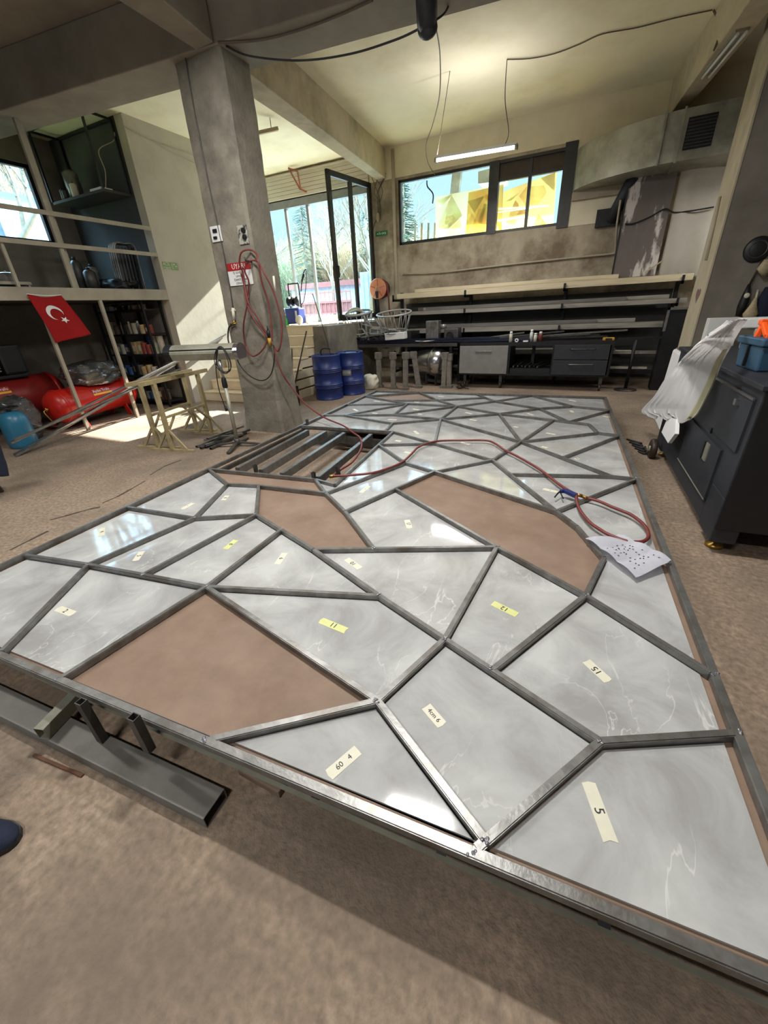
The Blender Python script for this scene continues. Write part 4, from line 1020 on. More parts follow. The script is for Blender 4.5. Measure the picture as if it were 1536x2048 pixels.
# ------------------------------------------------------------------ heater on a stand
hb_ = G(477, 893); t = thing('infrared_heater', (hb_.x, hb_.y, 0), 'grey infrared heater on a tripod stand with a coiled cable beside the column', 'heater')
zt_ = UP(443, 712, hb_)
MB().cyl(hb_ + V((0, 0, .06)), hb_ + V((0, 0, .85)), .027, seg=14).build('lower_pole', M_galv, t)
MB().cyl(hb_ + V((0, 0, .85)), hb_ + V((0, 0, zt_)), .019, seg=14).build('upper_pole', M_chrome, t)
MB().lathe([(.03, .82), (.036, .84), (.032, .93), (.024, .95)], hb_, seg=14).build('clamp', M_blackpl, t)
for a_ in (.4, 1.97, 3.54, 5.11):
    d = V((math.cos(a_), math.sin(a_), 0)); MB().bar(hb_ + V((0, 0, .07)), hb_ + d * .36 + V((0, 0, .02)), .05, .02).build('foot', M_steeld, t)
MB().cyl(hb_ + V((0, 0, .03)), hb_ + V((0, 0, .12)), .04).build('hub', M_steeld, t)
L_, R_ = AY(352, 712, hb_.y - .1), AY(474, 700, hb_.y + .12); L_.z = R_.z = (L_.z + R_.z) / 2
ax_ = (R_ - L_).normalized(); fr_ = V((ax_.y, -ax_.x, 0)); prof = []
for k in range(13):
    a_ = PI * k / 12; prof.append(fr_ * (.12 * math.cos(a_) - .0) + V((0, 0, .11 * math.sin(a_) * (1 if 1 else 0) - .0)))
prof = [p_ for p_ in prof] + [fr_ * -.1 + V((0, 0, -.07)), fr_ * .09 + V((0, 0, -.08))]
def extr(a0, a1, sc=1):
    b = MB(); A2 = [b.bm.verts.new(a0 + p_ * sc) for p_ in prof]; B2 = [b.bm.verts.new(a1 + p_ * sc) for p_ in prof]; n = len(prof)
    for k in range(n): b._face([A2[k], A2[(k + 1) % n], B2[(k + 1) % n], B2[k]])
    b._face(A2[::-1]); b._face(B2); return b
extr(L_, R_).build('heater_head', M_galv, t)
extr(L_ - ax_ * .1, L_ - ax_ * .0, 1.04).build('end_cap', M_blackpl, t)
extr(R_, R_ + ax_ * .06, 1.03).build('end_cap', M_chrome, t)
MB().bar(L_ + fr_ * .112 + V((0, 0, .05)), R_ + fr_ * .112 + V((0, 0, .05)), .006, .012).build('seam_trim', M_black, t)
c0 = AY(437, 700, hb_.y - .16)
pts = []
for k in range(40):
    a_ = k / 40 * 2 * PI * 3; pts.append(c0 + ax_ * (.1 * math.sin(a_) + .004 * k * .3) + V((0, 0, .0 - .13 + .15 * math.cos(a_) + .02 * math.sin(k))) - fr_ * -.01 * math.sin(a_ * .5))
pts += [AY(432, 735, hb_.y - .14), AY(437, 775, hb_.y - .1), AY(445, 800, hb_.y - .07), AY(450, 815, hb_.y - .05)]
MB().tube(smooth_path(pts, 3), .006, 6).build('cable', M_cablek, t)
MB().cyl(AY(450, 813, hb_.y - .05), AY(454, 822, hb_.y - .05), .018, seg=10).build('plug', M_cablek, t)
tag(MB().tube(smooth_path([AY(462, 688, 4.5), AY(470, 700, 4.55), AY(478, 727, 4.72), AY(500, 752, 4.74), AY(525, 761, 4.74), AY(542, 748, 4.74), AY(549, 715, 4.74), AY(547, 690, 4.74)], 8), .008).build('cable_loop', M_cablek), 'dark cable loop hanging from the heater to the column', 'cable')
# ------------------------------------------------------------------ offcuts on the floor by the column
for k, (x0, y0, x1, y1) in enumerate(((394, 896, 466, 866), (402, 899, 474, 872), (412, 898, 486, 874), (422, 900, 492, 868), (408, 882, 470, 873), (430, 893, 500, 866), (418, 889, 488, 863))):
    a_, e_ = G(x0, y0), G(x1, y1); zz_ = .02 + (.033 if k in (2, 5) else .066 if k == 6 else 0); a_.z = e_.z = zz_
    b = MB().bar(a_, e_, .045, .03, hollow=.003); tag(b.build('steel_offcut', M_steeld if k % 2 else M_steel), 'short steel tube in the small pile beside the column foot, %s from the left' % ORD[k], 'steel tube', 'tubes piled beside the column')
# big flat box section and props at the near edge
nd = BL['near'][1] if BL['near'][1].x > 0 else -BL['near'][1]; ns = V((-nd.y, nd.x, 0))
a_ = G(449, 1577, .06); a_ -= ns * .055
b = MB().bar(V((a_.x, a_.y, .03)) - nd * 1.9, V((a_.x, a_.y, .03)), .11, .06, hollow=.004)
tag(b.build('box_section', M_box, bevel=.003), 'wide flat steel box section lying along the near left edge of the frame', 'box section')
s0, s1 = G(75, 1458, .13), G(128, 1404, .13)
b = MB().bar(V((s0.x, s0.y, .095)), V((s1.x, s1.y, .095)) + (s1 - s0).normalized() * .25, .05, .065, hollow=.003)
tag(b.build('tube_prop', M_galv, bevel=.003), 'short light steel tube poking out under the near left frame edge', 'tube')
g_ = G(172, 1394, ZT + .01) - ns * .0; 
for (px, py, zt_, nm, lb) in ((173, 1393, .305, 'clamp_tube', 'upright open tube flush with the near frame edge, left one'), (270, 1430, .36, 'clamp_tube', 'upright open tube standing above the near frame edge, right one')):
    c = G(px, py, zt_); c2 = c - ns * .0
    # stand just outside the near rail
    o_ = (c - BL['near'][0]).dot(ns); c2 = c - ns * (o_ + .047)
    tag(MB().bar((c2.x, c2.y, .062 if px < 200 else .165), (c2.x, c2.y, zt_), .03, .035, up=nd, hollow=.003).build(nm, M_steeld), lb, 'tube')
a_, e_ = G(68, 1511), G(166, 1553)
tag(MB().bar((a_.x, a_.y, .004), (e_.x, e_.y, .004), .012, .008).build('rusty_strip', pmat('rusty_steel', c8(96, 64, 44), .8, var=.3, scale=30)), 'thin rusty metal strip on the floor at the near left', 'strip')
b_ = G(512, 1570); tag(MB().bbox((b_.x - .09, b_.y + .0, 0), (b_.x + .12, b_.y + .09, .04), .006).build('timber_block', M_board), 'flat wooden block under the near frame edge', 'block')
# ------------------------------------------------------------------ things on the column
CF = CY0 - .004
t = thing('warning_sign', AY(480, 555, CF), 'white and red warning sign on the column behind the hose', 'sign')
sx0, sx1 = AY(453, 530, CF).x, AY(500, 525, CF).x; zT, zM, zBt = AY(476, 525, CF).z, AY(476, 541, CF).z, AY(476, 571, CF).z
MB().box((sx0, CF - .003, zBt), (sx1, CF, zT)).build('plate', M_white, t)
MB().box((sx0, CF - .005, zM), (sx1, CF - .002, zT)).build('red_header', M_signred, t)
def front4(x, z, y=CF - .005): return Matrix(((1, 0, 0, x), (0, 0, -1, y), (0, 1, 0, z), (0, 0, 0, 1)))
xm = (sx0 + sx1) / 2; hh_ = (zT - zM); MB().text('UYARI', hh_ * .95, front4(xm, (zT + zM) / 2, CF - .006), .0008).build('heading', M_white, t)
b = MB(); ls = ['İŞ GÜVENLİĞİ', 'LEVHA VE', 'İŞARETLERİNE', 'DİKKAT ET']; st_ = (zM - zBt) / 4.2
for k, s_ in enumerate(ls): b.text(s_, st_ * .85, front4(xm, zM - st_ * (k + .6), CF - .004), .0008)
b.build('lettering', M_mark, t)
def plate_on_col(name, px0, py0, px1, py1, mat, lab, cat, th=.01):
    a_, e_ = AY(px0, py0, CF), AY(px1, py1, CF); x0, x1 = sorted((a_.x, e_.x)); z0, z1 = sorted((a_.z, e_.z))
    t = thing(name, ((x0 + x1) / 2, CF, z0), lab, cat); MB().bbox((x0, CF - th, z0), (x1, CF, z1), min(.003, th / 3)).build('plate', mat, t); return t, (x0, x1, z0, z1)
t, q_ = plate_on_col('switch_plate', 420, 454, 446, 482, M_white, 'white double switch plate at the left side of the column', 'switch')
MB().box((q_[0] + .05, CF - .022, q_[2] + .1), (q_[0] + .12, CF - .009, q_[2] + .14)).build('rocker', M_blackpl, t); MB().box((q_[0] + .04, CF - .022, q_[2] + .03), (q_[0] + .1, CF - .009, q_[2] + .06)).build('rocker', M_blackpl, t)
t, q_ = plate_on_col('socket_plate', 474, 452, 499, 487, pmat('smudged_plate', c8(170, 168, 158), .6, var=.1, scale=20, col2=c8(60, 58, 54), patch=(.5, .6), pscale=14), 'smudged socket plate on the column above the hose', 'socket')
for z in (.35, .7): MB().cyl(((q_[0] + q_[1]) / 2 + .03, CF - .03, q_[2] + (q_[3] - q_[2]) * z), ((q_[0] + q_[1]) / 2 + .03, CF - .008, q_[2] + (q_[3] - q_[2]) * z), .03).build('outlet', M_black, t)
pts = [AY(420 + (y_ - 380) * .187 - 0, y_, CF - .008) for y_ in (130, 230, 330, 430, 530, 600, 640)]
pts = [AY(x_, y_, CF - .008) for x_, y_ in ((370, 110), (383, 190), (398, 270), (420, 380), (446, 500), (459, 570), (466, 616))]
tag(MB().tube(smooth_path(pts, 4), .007).build('conduit', M_steeld), 'thin conduit running down the left of the column face', 'conduit')
t = thing('air_valve', AY(467, 640, CF), 'pale air valve at the end of the conduit on the column', 'valve')
MB().cyl(AY(466, 616, CF - .02), AY(468, 640, CF - .02), .022).cyl(AY(462, 622, CF - .02), AY(470, 620, CF - .02), .012).build('body', M_tapew, t)
MB().cyl(AY(469, 641, CF - .02), AY(466, 650, CF - .03), .014).cyl(AY(460, 648, CF - .03), AY(472, 647, CF - .03), .011).build('tap', M_brass, t)
tag(MB().tube(smooth_path([AY(466, 649, CF - .03), AY(458, 655, CF - .04), AY(456, 675, CF - .05), AY(459, 690, CF - .08), AY(465, 700, CF - .1)], 6), .011).build('black_hose', M_cablek), 'short black hose dropping from the air valve on the column', 'hose')
t = thing('air_tool', AY(537, 670, CF), 'yellow and black air tool hanging on the column below the hose', 'tool')
MB().cyl(AY(534, 652, CF - .03), AY(536, 662, CF - .03), .008).cyl(AY(536, 660, CF - .03), AY(538, 676, CF - .03), .022).build('head', M_black, t)
MB().cyl(AY(538, 676, CF - .03), AY(541, 692, CF - .03), .024).build('handle', pmat('tool_yellow', c8(176, 140, 40), .5), t)
tag(MB().cyl(AY(547, 552, CF - .03), AY(551, 583, CF - .03), .014).build('clip_holder', M_tapew), 'pale clip holder on the right of the column face', 'clip')
t = thing('hose_hook', AY(500, 522, CF), 'steel hook on the column holding the coiled red hose', 'hook')
hk = AY(503, 523, CF); MB().tube([hk, hk - V((0, .1, 0)), hk - V((0, .12, -.04))], .012).build('hook_bar', M_steeld, t)
# ------------------------------------------------------------------ red hose: coil on the column, drape, run over the slabs
def cp(x_, y_, Y): return AY(340 + x_ / 3.84, 380 + y_ / 3.84, Y)
Y1, Y2, Y3 = CF - .025, CF - .05, CF - .075
hz_ = thing('red_air_hose', hk, 'red air hose coiled on the column and running across the slabs', 'hose')
def hp(pts, n=8): return smooth_path(pts, n)
coilA = [cp(x_, y_, Y2) for x_, y_ in ((545, 640), (555, 720), (590, 860), (660, 1000), (740, 1130), (800, 1215), (838, 1235), (860, 1160), (845, 1000), (790, 780), (740, 650), (690, 570), (640, 540), (600, 555), (585, 620), (600, 700), (590, 800), (600, 880), (575, 1020), (560, 1130), (585, 1230), (650, 1275), (715, 1225), (735, 1130), (690, 1010), (620, 880), (575, 760), (548, 640), (540, 560), (560, 480), (605, 458), (655, 490), (690, 560), (710, 700), (740, 850), (775, 1020), (795, 1160))]
for i, p_ in enumerate(coilA): coilA[i] = p_ + V((0, .03 * math.sin(i * 1.7), 0))
c4_ = lambda x_, y_: (400 + x_ / 3.072, 740 + y_ / 3.072)
d4_ = lambda x_, y_: (800 + x_ / 3.072, 740 + y_ / 3.072)
HZ = ZT + .011
drape = [cp(800, 1215, Y2), cp(830, 1330, Y2 - .02), cp(880, 1440, Y2 + .0), cp(940, 1520, CY0 + .0), AY(608, 805, 4.62), AY(647, 834, 4.5), G(686, 851, ZT + .06)]
runp = [G(*c4_(940, 385), ZT + .02), G(*c4_(985, 420), ZT + .012), G(*c4_(990, 480), .29), G(*c4_(940, 560), .29), G(*c4_(865, 612), .29), G(*c4_(815, 650), .28)]
MB().tube(hp(coilA), .011, 8).tube(hp(drape + runp), .011, 8).build('coiled_section', M_hose, hz_)
run2 = [G(*c4_(815, 652), HZ + .01)] + [G(*c4_(x_, y_), HZ) for x_, y_ in ((900, 648), (1060, 632), (1180, 595), (1250, 560), (1300, 515), (1340, 475), (1400, 450))] + [G(*d4_(x_, y_), HZ) for x_, y_ in ((250, 435), (400, 432), (530, 433), (585, 452), (640, 490), (720, 530), (800, 575), (850, 605), (900, 642), (960, 690), (1010, 725), (1070, 758), (1140, 783), (1220, 806), (1300, 840), (1370, 868), (1420, 890), (1475, 930), (1515, 975), (1527, 1020), (1510, 1045), (1480, 1056), (1430, 1056), (1370, 1045), (1280, 1010), (1220, 975), (1170, 940), (1125, 890), (1100, 850), (1085, 800), (1082, 780))]
run2[-1].z += .02
MB().tube(hp(run2, 6), .0115, 8).build('hose_run', M_hose, hz_)
MB().cyl(G(*c4_(795, 655), HZ), G(*c4_(830, 650), HZ), .016).build('coupling', M_brass, hz_)
t = hz_
g0, g1, g2_ = G(*d4_(1085, 772), HZ + .015), G(*d4_(1010, 742), HZ + .02), G(*d4_(950, 782), HZ + .0)
gun = MB().bar(g0, g1, .035, .03).bar(g1, G(*d4_(985, 745), HZ + .02), .03, .028).build('air_gun', pmat('blue_tool_plastic', c8(36, 48, 110), .45), hz_, label='dark blue air gun at the end of the hose', bevel=.006)
MB().tube(smooth_path([G(*d4_(985, 745), HZ + .02), G(*d4_(968, 760), HZ + .015), g2_], 5), .006).build('nozzle', M_black, gun)
MB().tube([G(*d4_(985, 752), HZ + .01), G(*d4_(1003, 790), HZ - .002)], .005).build('trigger', M_black, gun)
MB().cyl(G(*d4_(1085, 768), HZ + .012), G(*d4_(1118, 772), HZ + .008), .012).cyl(G(*d4_(1118, 772), HZ + .008), G(*d4_(1150, 787), HZ + .004), .009).build('coupling', M_brass, gun)
# paper drawing
t = thing('paper_drawing', G(1260, 1110, ZT), 'creased white paper drawing lying on the slabs by the hose loop', 'paper')
e4 = lambda x_, y_: (1080 + x_ / 5.486, 960 + y_ / 5.486)
c_tl, c_tr, c_br, c_bl = (G(*e4(*p_), ZT + .006) for p_ in ((490, 650), (860, 610), (1430, 915), (1050, 1070)))
def pf(u, v, o_=0):
    p_ = c_tl.lerp(c_tr, u).lerp(c_bl.lerp(c_br, u), v)
    return p_ + V((0, 0, .006 + .012 * abs(math.sin(v * PI * 3)) + .008 * math.sin(u * 5 + v * 4) + .012 * (u > .93) + o_))
MB().grid(pf, 20, 30, .001).build('sheet', M_paper, t)
rg = random.Random(8); b = MB()
for i in range(6):
    for j in range(9):
        if rg.random() < .25: continue
        u, v = .15 + i * .13 + rg.uniform(-.03, .03), .3 + j * .07 + rg.uniform(-.02, .02)
        b.bar(pf(u, v, .003), pf(u + .03, v + rg.uniform(-.015, .015), .003), .006, .0008)
b.build('pencil_marks', M_mark, t)
# ------------------------------------------------------------------ drums and things by the stairs
def drum(c, label, sticker=None, r=.29, h=.88):
    t = thing('oil_drum', c, label, 'drum', 'blue steel drums')
    pr = [(0, .02), (r - .02, .02), (r - .005, 0), (r + .004, .005), (r + .004, .02), (r, .025)]
    for z0_ in (.24, .27, .3, .55, .58, .61): pr += [(r, z0_ - .014), (r + .012, z0_ - .007), (r + .016, z0_), (r + .012, z0_ + .007), (r, z0_ + .014)]
    pr += [(r, h - .03), (r + .005, h - .02), (r + .005, h), (r - .008, h), (r - .01, h - .02), (0, h - .02)]
    MB().lathe(pr, c, seg=40).build('body', M_blued, t)
    MB().cyl((c[0] + .15, c[1] + .1, h - .02), (c[0] + .15, c[1] + .1, h + .005), .03).cyl((c[0] - .15, c[1] + .08, h - .02), (c[0] - .15, c[1] + .08, h), .018).build('bung', M_black, t)
    if sticker:
        a0, a1, z0_, z1_ = sticker; b = MB(); n = 8
        b.grid(lambda u, v: V((c[0] + (r + .004) * math.cos(a0 + (a1 - a0) * u), c[1] + (r + .004) * math.sin(a0 + (a1 - a0) * u), z0_ + (z1_ - z0_) * v)), n, 2, .002)
        b.build('label', M_white, t)
    return t
D1, D2 = V((-4.93, 6.92, 0)), V((-4.72, 7.95, 0))
c = G(653, 800); D1 = V((c.x - .05, c.y + .22, 0)); c = G(700, 790); D2 = V((c.x - .05, c.y + .2, 0))
drum(D1, 'blue steel drum in front, by the steps')
drum(D2, 'blue steel drum behind the front one, with a pale label', (-1.75, -1.0, .42, .56))
tag(MB().tube(smooth_path([(D1.x + .1, D1.y + .05, .86), (D1.x + .02, D1.y + .02, 1.3), (D1.x - .15, D1.y + .0, 2.0)], 5), .008).build('thin_rod', M_copper), 'thin rusty rod standing in the front blue drum', 'rod')
tag(MB().tube(smooth_path([(D1.x - .1, D1.y, .85), (D1.x - .11, D1.y, .95), (D1.x - .03, D1.y + .02, 1.0), (D1.x + .1, D1.y + .05, .98)], 5), .012).build('bent_pipe', M_black), 'black bent pipe resting in the front blue drum', 'pipe')
t = thing('broom', (-5.55, 7.0, 0), 'broom with a brown stick leaning on the steps beside the drum', 'broom')
sb_ = AY(613, 745, 6.75); stp = AY(612, 662, 7.4); sbt = G(608, 800, .12); sbt = V((-5.5, 6.75, .1))
MB().cyl(sbt, AY(613, 662, 7.1), .014).build('stick', M_copper, t); MB().bbox((sbt.x - .14, sbt.y - .03, .07), (sbt.x + .14, sbt.y + .03, .13), .01).build('head', M_blackpl, t)
MB().hull8([sbt + V(p_) for p_ in ((-.15, -.05, -.1), (.15, -.05, -.1), (.15, .05, -.1), (-.15, .05, -.1), (-.13, -.025, -.03), (.13, -.025, -.03), (.13, .025, -.03), (-.13, .025, -.03))]).build('bristles', M_wood, t)
t = thing('dustpan_shovel', (-5.35, 6.6, 0), 'dark shovel standing upright between the column and the front drum', 'shovel')
s0 = V((-5.3, 6.55, 0)); MB().cyl(s0 + V((0, .02, .3)), s0 + V((-.05, .25, 1.05)), .014).build('handle', M_steeld, t)
MB().grid(lambda u, v: s0 + V(((u - .5) * .24 * (1 - .4 * max(0, v - .7)), .03 - .05 * (1 - (2 * u - 1) ** 2) + v * .05, .0 + v * .38)), 10, 6, .004).build('blade', M_steeld, t)
c = G(735, 780); t = thing('round_sack', (c.x, c.y + .15, 0), 'pale crumpled sack bundle on the floor beside the drums', 'sack')
lm = lumpy((c.x, c.y + .15, 0), .22, .19, .2, 'cloth', M_tapew, 'x', 'x', 12); bpy.data.objects.remove(t); lm.name = 'round_sack'; tag(lm, 'pale crumpled sack bundle on the floor beside the drums', 'sack')
# blue cap bottle by column foot
c = G(590, 790); t = thing('spray_bottle', (-5.2, 6.3, 0), 'small bottle with a bright blue cap behind the column foot', 'bottle')
c = V((-5.02, 6.1, 0)); t.location = c
MB().lathe([(0, 0), (.05, 0), (.05, .16), (.02, .2), (0, .2)], c, seg=14).build('body', M_white, t); MB().cyl(c + V((0, 0, .2)), c + V((0, 0, .25)), .022).build('cap', pmat('cyan_plastic', c8(60, 160, 210), .4), t)
# ------------------------------------------------------------------ work table with legs, long profiles, cabinet bench
BY = 9.1
zt_ = .93
wt = thing('work_table', (-4.2, 9.5, 0), 'long steel work table heaped with wire baskets and frames behind the drums', 'table')
MB().box((-5.35, 9.15, .86), (-2.7, 9.95, zt_)).build('table_top', M_steeld, wt)
for x in (-5.25, -2.85):
    for y in (9.22, 9.88): MB().box((x - .03, y - .03, 0), (x + .03, y + .03, .86)).build('leg', M_black, wt)
for k in range(5):
    y = 9.0 + .055 * (k % 3); z = .9 + .045 * (k // 3)
    a_ = V((-5.75 + .12 * k, y, z + .03)); e_ = V((-1.1 - .2 * k, y + .05, z + .05 + .0))
    if True:
        a_ = V((-5.75 + .12 * k, 9.16 + .06 * (k % 3), zt_ + .025 + .042 * (k // 3))); e_ = V((-1.2 - .2 * k, 9.2 + .06 * (k % 3), zt_ + .045 + .042 * (k // 3)))
    tag(steel_tube(a_, e_, .04, .035).build('long_profile', pmat('blue_black_profile', c8(52, 54, 74), .3, metal=.7, var=.2)), 'long dark blue steel profile along the front edge of the work table, %s one' % ORD[k], 'profile', 'long profiles on the work table')
# cabinet bench
x0, x1 = -2.62, .34
cb = thing('cabinet_bench', ((x0 + x1) / 2, 9.4, 0), 'wheeled dark steel bench with a grey door and two drawers at the back', 'workbench')
b = MB(); b.box((x0, 9.1, .28), (x1, 9.75, .32)).box((x0, 9.1, .86), (x1, 9.75, .93)).box((x0, 9.1, .32), (x0 + .04, 9.75, .86)).box((x1 - .04, 9.1, .32), (x1, 9.75, .86))
xa, xb_ = AY(1017, 720, BY).x, AY(1105, 720, BY).x
b.box((xa - .02, 9.1, .32), (xa + .02, 9.75, .86)).box((xb_ - .02, 9.1, .32), (xb_ + .02, 9.75, .86)).box((xb_, 9.72, .32), (x1, 9.75, .86)).box((x0, 9.72, .32), (xa, 9.75, .86))
b.box(((xa + xb_) / 2 - .03, 9.5, .32), ((xa + xb_) / 2 + .03, 9.56, .86))
b.build('body', M_black, cb)
dr = MB().bbox((x0 + .01, 9.07, .31), (xa - .02, 9.1, .87), .006).build('door', M_greyd, cb, label='grey flat door of the bench')
xm = (x0 + xa) / 2; MB().bbox((xm - .17, 9.055, .735), (xm + .17, 9.075, .775), .006).build('handle', M_steel, dr)
for z0_, z1_ in ((.6, .87), (.31, .59)):
    d_ = MB().bbox((xb_ + .01, 9.07, z0_), (x1 - .06, 9.1, z1_), .006).build('drawer', M_cab, cb)
    xm = (xb_ + x1) / 2; zz_ = z1_ - .08; MB().tube([(xm - .22, 9.07, zz_), (xm - .2, 9.045, zz_), (xm + .2, 9.045, zz_), (xm + .22, 9.07, zz_)], .01).build('handle', M_steeld if z0_ > .5 else M_steel, d_)
for x in (x0 + .12, xa - .15, x1 - .12):
    for y in (9.2, 9.65):
        k = MB().torus((x, y, .075), .05, .025, axis=(1, 0, 0), seg=18).cyl((x - .02, y, .075), (x + .02, y, .075), .05).build('castor', M_steeld, cb); MB().box((x - .03, y - .03, .1), (x + .03, y + .03, .28)).build('fork', M_steeld, k)
MB().box((xa + .03, 9.15, .32), (xb_ - .03, 9.6, .42)).build('clutter_tray', M_blackpl, cb)
b = MB(); rg = random.Random(5)
for k in range(7): b.bar((xa + .1 + .08 * k, 9.15 + .05 * (k % 3), .45), (xa + .12 + .1 * k, 9.55, .46 + .03 * (k % 2)), .03, .03)
# tools in the bench bay
tag(b.build('offcuts_in_bay', M_steeld), 'dark scrap bars lying in the open bay of the bench', 'scrap', kind='stuff')
# loose bars on the bench top
rg = random.Random(14)
for k in range(9):
    xs, ys, xe, ye = [(925, 683, 1050, 652), (960, 676, 1120, 648), (940, 681, 1180, 668), (1000, 684, 1225, 662), (985, 680, 1130, 655), (1030, 683, 1215, 675), (1045, 677, 1255, 660), (955, 686, 1100, 672), (1060, 684, 1200, 671)][k]
    a_, e_ = AY(xs, ys, 9.25 + .04 * k), AY(xe, ye, 9.4 + .03 * k); zb_ = .95 + .025 * (k // 3)
    a_.z = max(zb_, min(a_.z, zb_ + .02)); e_.z = max(zb_, min(e_.z, 1.09))
    tag(steel_tube(a_, e_, .035, .03).build('loose_bar', M_steeld if k % 3 else M_steel), 'dark loose bar lying on the wheeled bench top, %s from the left' % ORD[k], 'bar', 'loose bars on the bench top')
def spray(x, y, z, colr, lab, h=.2, r=.033):
    t = thing('spray_can', (x, y, z), lab, 'spray can', 'spray cans on the bench')
    MB().lathe([(0, 0), (r, 0), (r, h * .72), (r * .7, h * .8), (0, h * .82)], (x, y, z), seg=14).build('body', colr, t); MB().cyl((x, y, z + h * .78), (x, y, z + h), r * .8, seg=12).build('cap', M_white, t)
for (px, yy, m_, lb, h_) in ((1022, 9.16, M_tapew, 'spray can with a white cap standing alone on the bench, left of the others', .2), (1063, 9.3, M_white, 'tall white spray can on the bench, left of the red one', .22), (1071, 9.16, M_tapew, 'short white spray can directly beside the red one', .16), (1081, 9.2, canmats['red'], 'red spray can on the bench top', .18)):
    p_ = AY(px, 672, yy); spray(p_.x, yy, .93, m_, lb, h_)
p_ = AY(1034, 675, 9.14); tag(MB().torus((p_.x, 9.14, .96), .028, .012, axis=(0, 1, 0), seg=16).build('tape_roll', M_white), 'small white tape roll on the bench edge', 'roll')
p_ = AY(1052, 676, 9.13); tag(MB().bbox((p_.x - .05, 9.1, .93), (p_.x + .05, 9.18, .955), .008).build('white_block', M_white), 'small white block on the bench edge by the cans', 'block')
p_ = AY(1218, 673, 9.15); t = thing('tape_measure', (p_.x, 9.15, .93), 'yellow and black tool at the right end of the bench', 'tool')
MB().bbox((p_.x - .1, 9.12, .93), (p_.x + .1, 9.2, .985), .015).build('case', pmat('tool_amber', c8(200, 150, 50), .5), t); MB().bbox((p_.x - .05, 9.11, .94), (p_.x + .06, 9.125, .975), .004).build('grip', M_blackpl, t)
# ------------------------------------------------------------------ heap on the work table
M_rim = pmat('pale_wire', c8(176, 174, 168), .4, metal=.3, var=.12, scale=20)
def basket(c, R1, R2, h, lab, flat=False):
    t = thing('wire_basket', c, lab, 'basket', 'wire baskets on the work table')
    if flat:
        b = MB(); b.lathe([(R1, h), (R1 + .012, h), (R1 + .012, h + .05), (R1, h + .05), (R1, h)], c, seg=40); b.build('rim', M_rim, t)
    else: MB().torus((c[0], c[1], c[2] + h), R1, .018, seg=40).build('rim', M_rim, t)
    MB().torus((c[0], c[1], c[2] + .01), R2, .012, seg=32).build('base_ring', M_rim, t)
    b = MB()
    for k in range(16):
        a0 = 2 * PI * k / 16; a1 = a0 + (.2 if k % 2 else -.2)
        b.cyl((c[0] + R2 * math.cos(a1), c[1] + R2 * math.sin(a1), c[2] + .01), (c[0] + R1 * math.cos(a0), c[1] + R1 * math.sin(a0), c[2] + h), .009, seg=6)
    b.build('wires', M_rim, t); t.rotation_euler = (.16, 0, 0)
p_ = AY(787, 622, 9.45); basket((p_.x + .06, 9.4, 1.175), .4, .28, .4, 'round wire basket with a thin rim on the work table, right one')
MB
p_ = AY(745, 625, 9.75); basket((p_.x - .2, 9.42, 1.175), .35, .26, .42, 'round wire basket with a broad shiny rim on the work table, left one', True)
# low crate that lifts the baskets, arch tube, honeycomb frames
tag(MB().box((-4.95, 9.32, .93), (-3.85, 9.94, 1.17)).build('dark_crate', M_black), 'dark crate on the work table under the wire baskets', 'crate')
tag(MB().tube(smooth_path([AY(683, 690, 9.5), AY(684, 660, 9.5), AY(692, 630, 9.5), AY(707, 618, 9.5), AY(722, 622, 9.5), AY(730, 640, 9.5), AY(733, 680, 9.5)], 8), .035, 10).build('bent_tube_arch', M_galv), 'thick bent grey tube arch at the left end of the work table', 'tube')
def polyframe(pts, nm, lab, w_=.03):
    b = MB(); n = len(pts)
    for k in range(n): b.bar(pts[k], pts[(k + 1) % n], w_, w_)
    tag(b.build(nm, M_rim), lab, 'frame', 'bent frames on the work table')
def f5(x_, y_, Y): return AY(620 + x_ / 5.486, 600 + y_ / 5.486, Y)
polyframe([f5(x_, y_, 9.28) for x_, y_ in ((500, 330), (575, 315), (635, 395), (550, 415))], 'diamond_frame', 'small diamond shaped steel frame at the front left of the heap')
polyframe([f5(x_, y_, 9.3) for x_, y_ in ((615, 205), (705, 195), (785, 300), (680, 295))], 'diamond_frame', 'upper diamond shaped steel frame leaning on the baskets')
polyframe([f5(x_, y_, 9.26) for x_, y_ in ((670, 310), (780, 320), (790, 370), (655, 372))], 'diamond_frame', 'flat steel frame in the middle of the heap')
for k, ((xa_, ya_), (xb2, yb2)) in enumerate((((500, 245), (495, 330)), ((460, 248), (615, 240)), ((785, 302), (990, 340)), ((560, 260), (680, 290)), ((640, 395), (850, 375)), ((740, 300), (745, 370)))):
    tag(MB().bar(f5(xa_, ya_, 9.35 - .01 * k), f5(xb2, yb2, 9.33 - .01 * k), .024, .024).build('thin_bar', M_rim), 'thin steel bar in the heap on the work table, %s from the left' % ORD[k], 'bar', 'thin bars in the heap')
b = MB(); rg = random.Random(77)
for k in range(60):
    x = rg.uniform(-5.1, -4.4); y = rg.uniform(9.2, 9.3); z = .94 + rg.uniform(0, .16); d = V((rg.uniform(-1, 1), rg.uniform(-.3, .3), rg.uniform(-.4, .4))).normalized() * rg.uniform(.06, .16)
    b.bar((x, y, z), V((x, y, z)) + d, .014, .012)
tag(b.build('scrap_heap', M_steeld), 'heap of small dark metal scrap at the left of the work table', 'scrap', kind='stuff')
tag(MB().grid(lambda u, v: V((-5.4 + u * 1.1, 9.12 + v * .2, .95 + .16 * (1 - u) ** 2 + .02 * math.sin(u * 9))), 14, 3, .006).build('curled_sheet', M_black), 'black curled sheet at the left front of the work table', 'sheet')
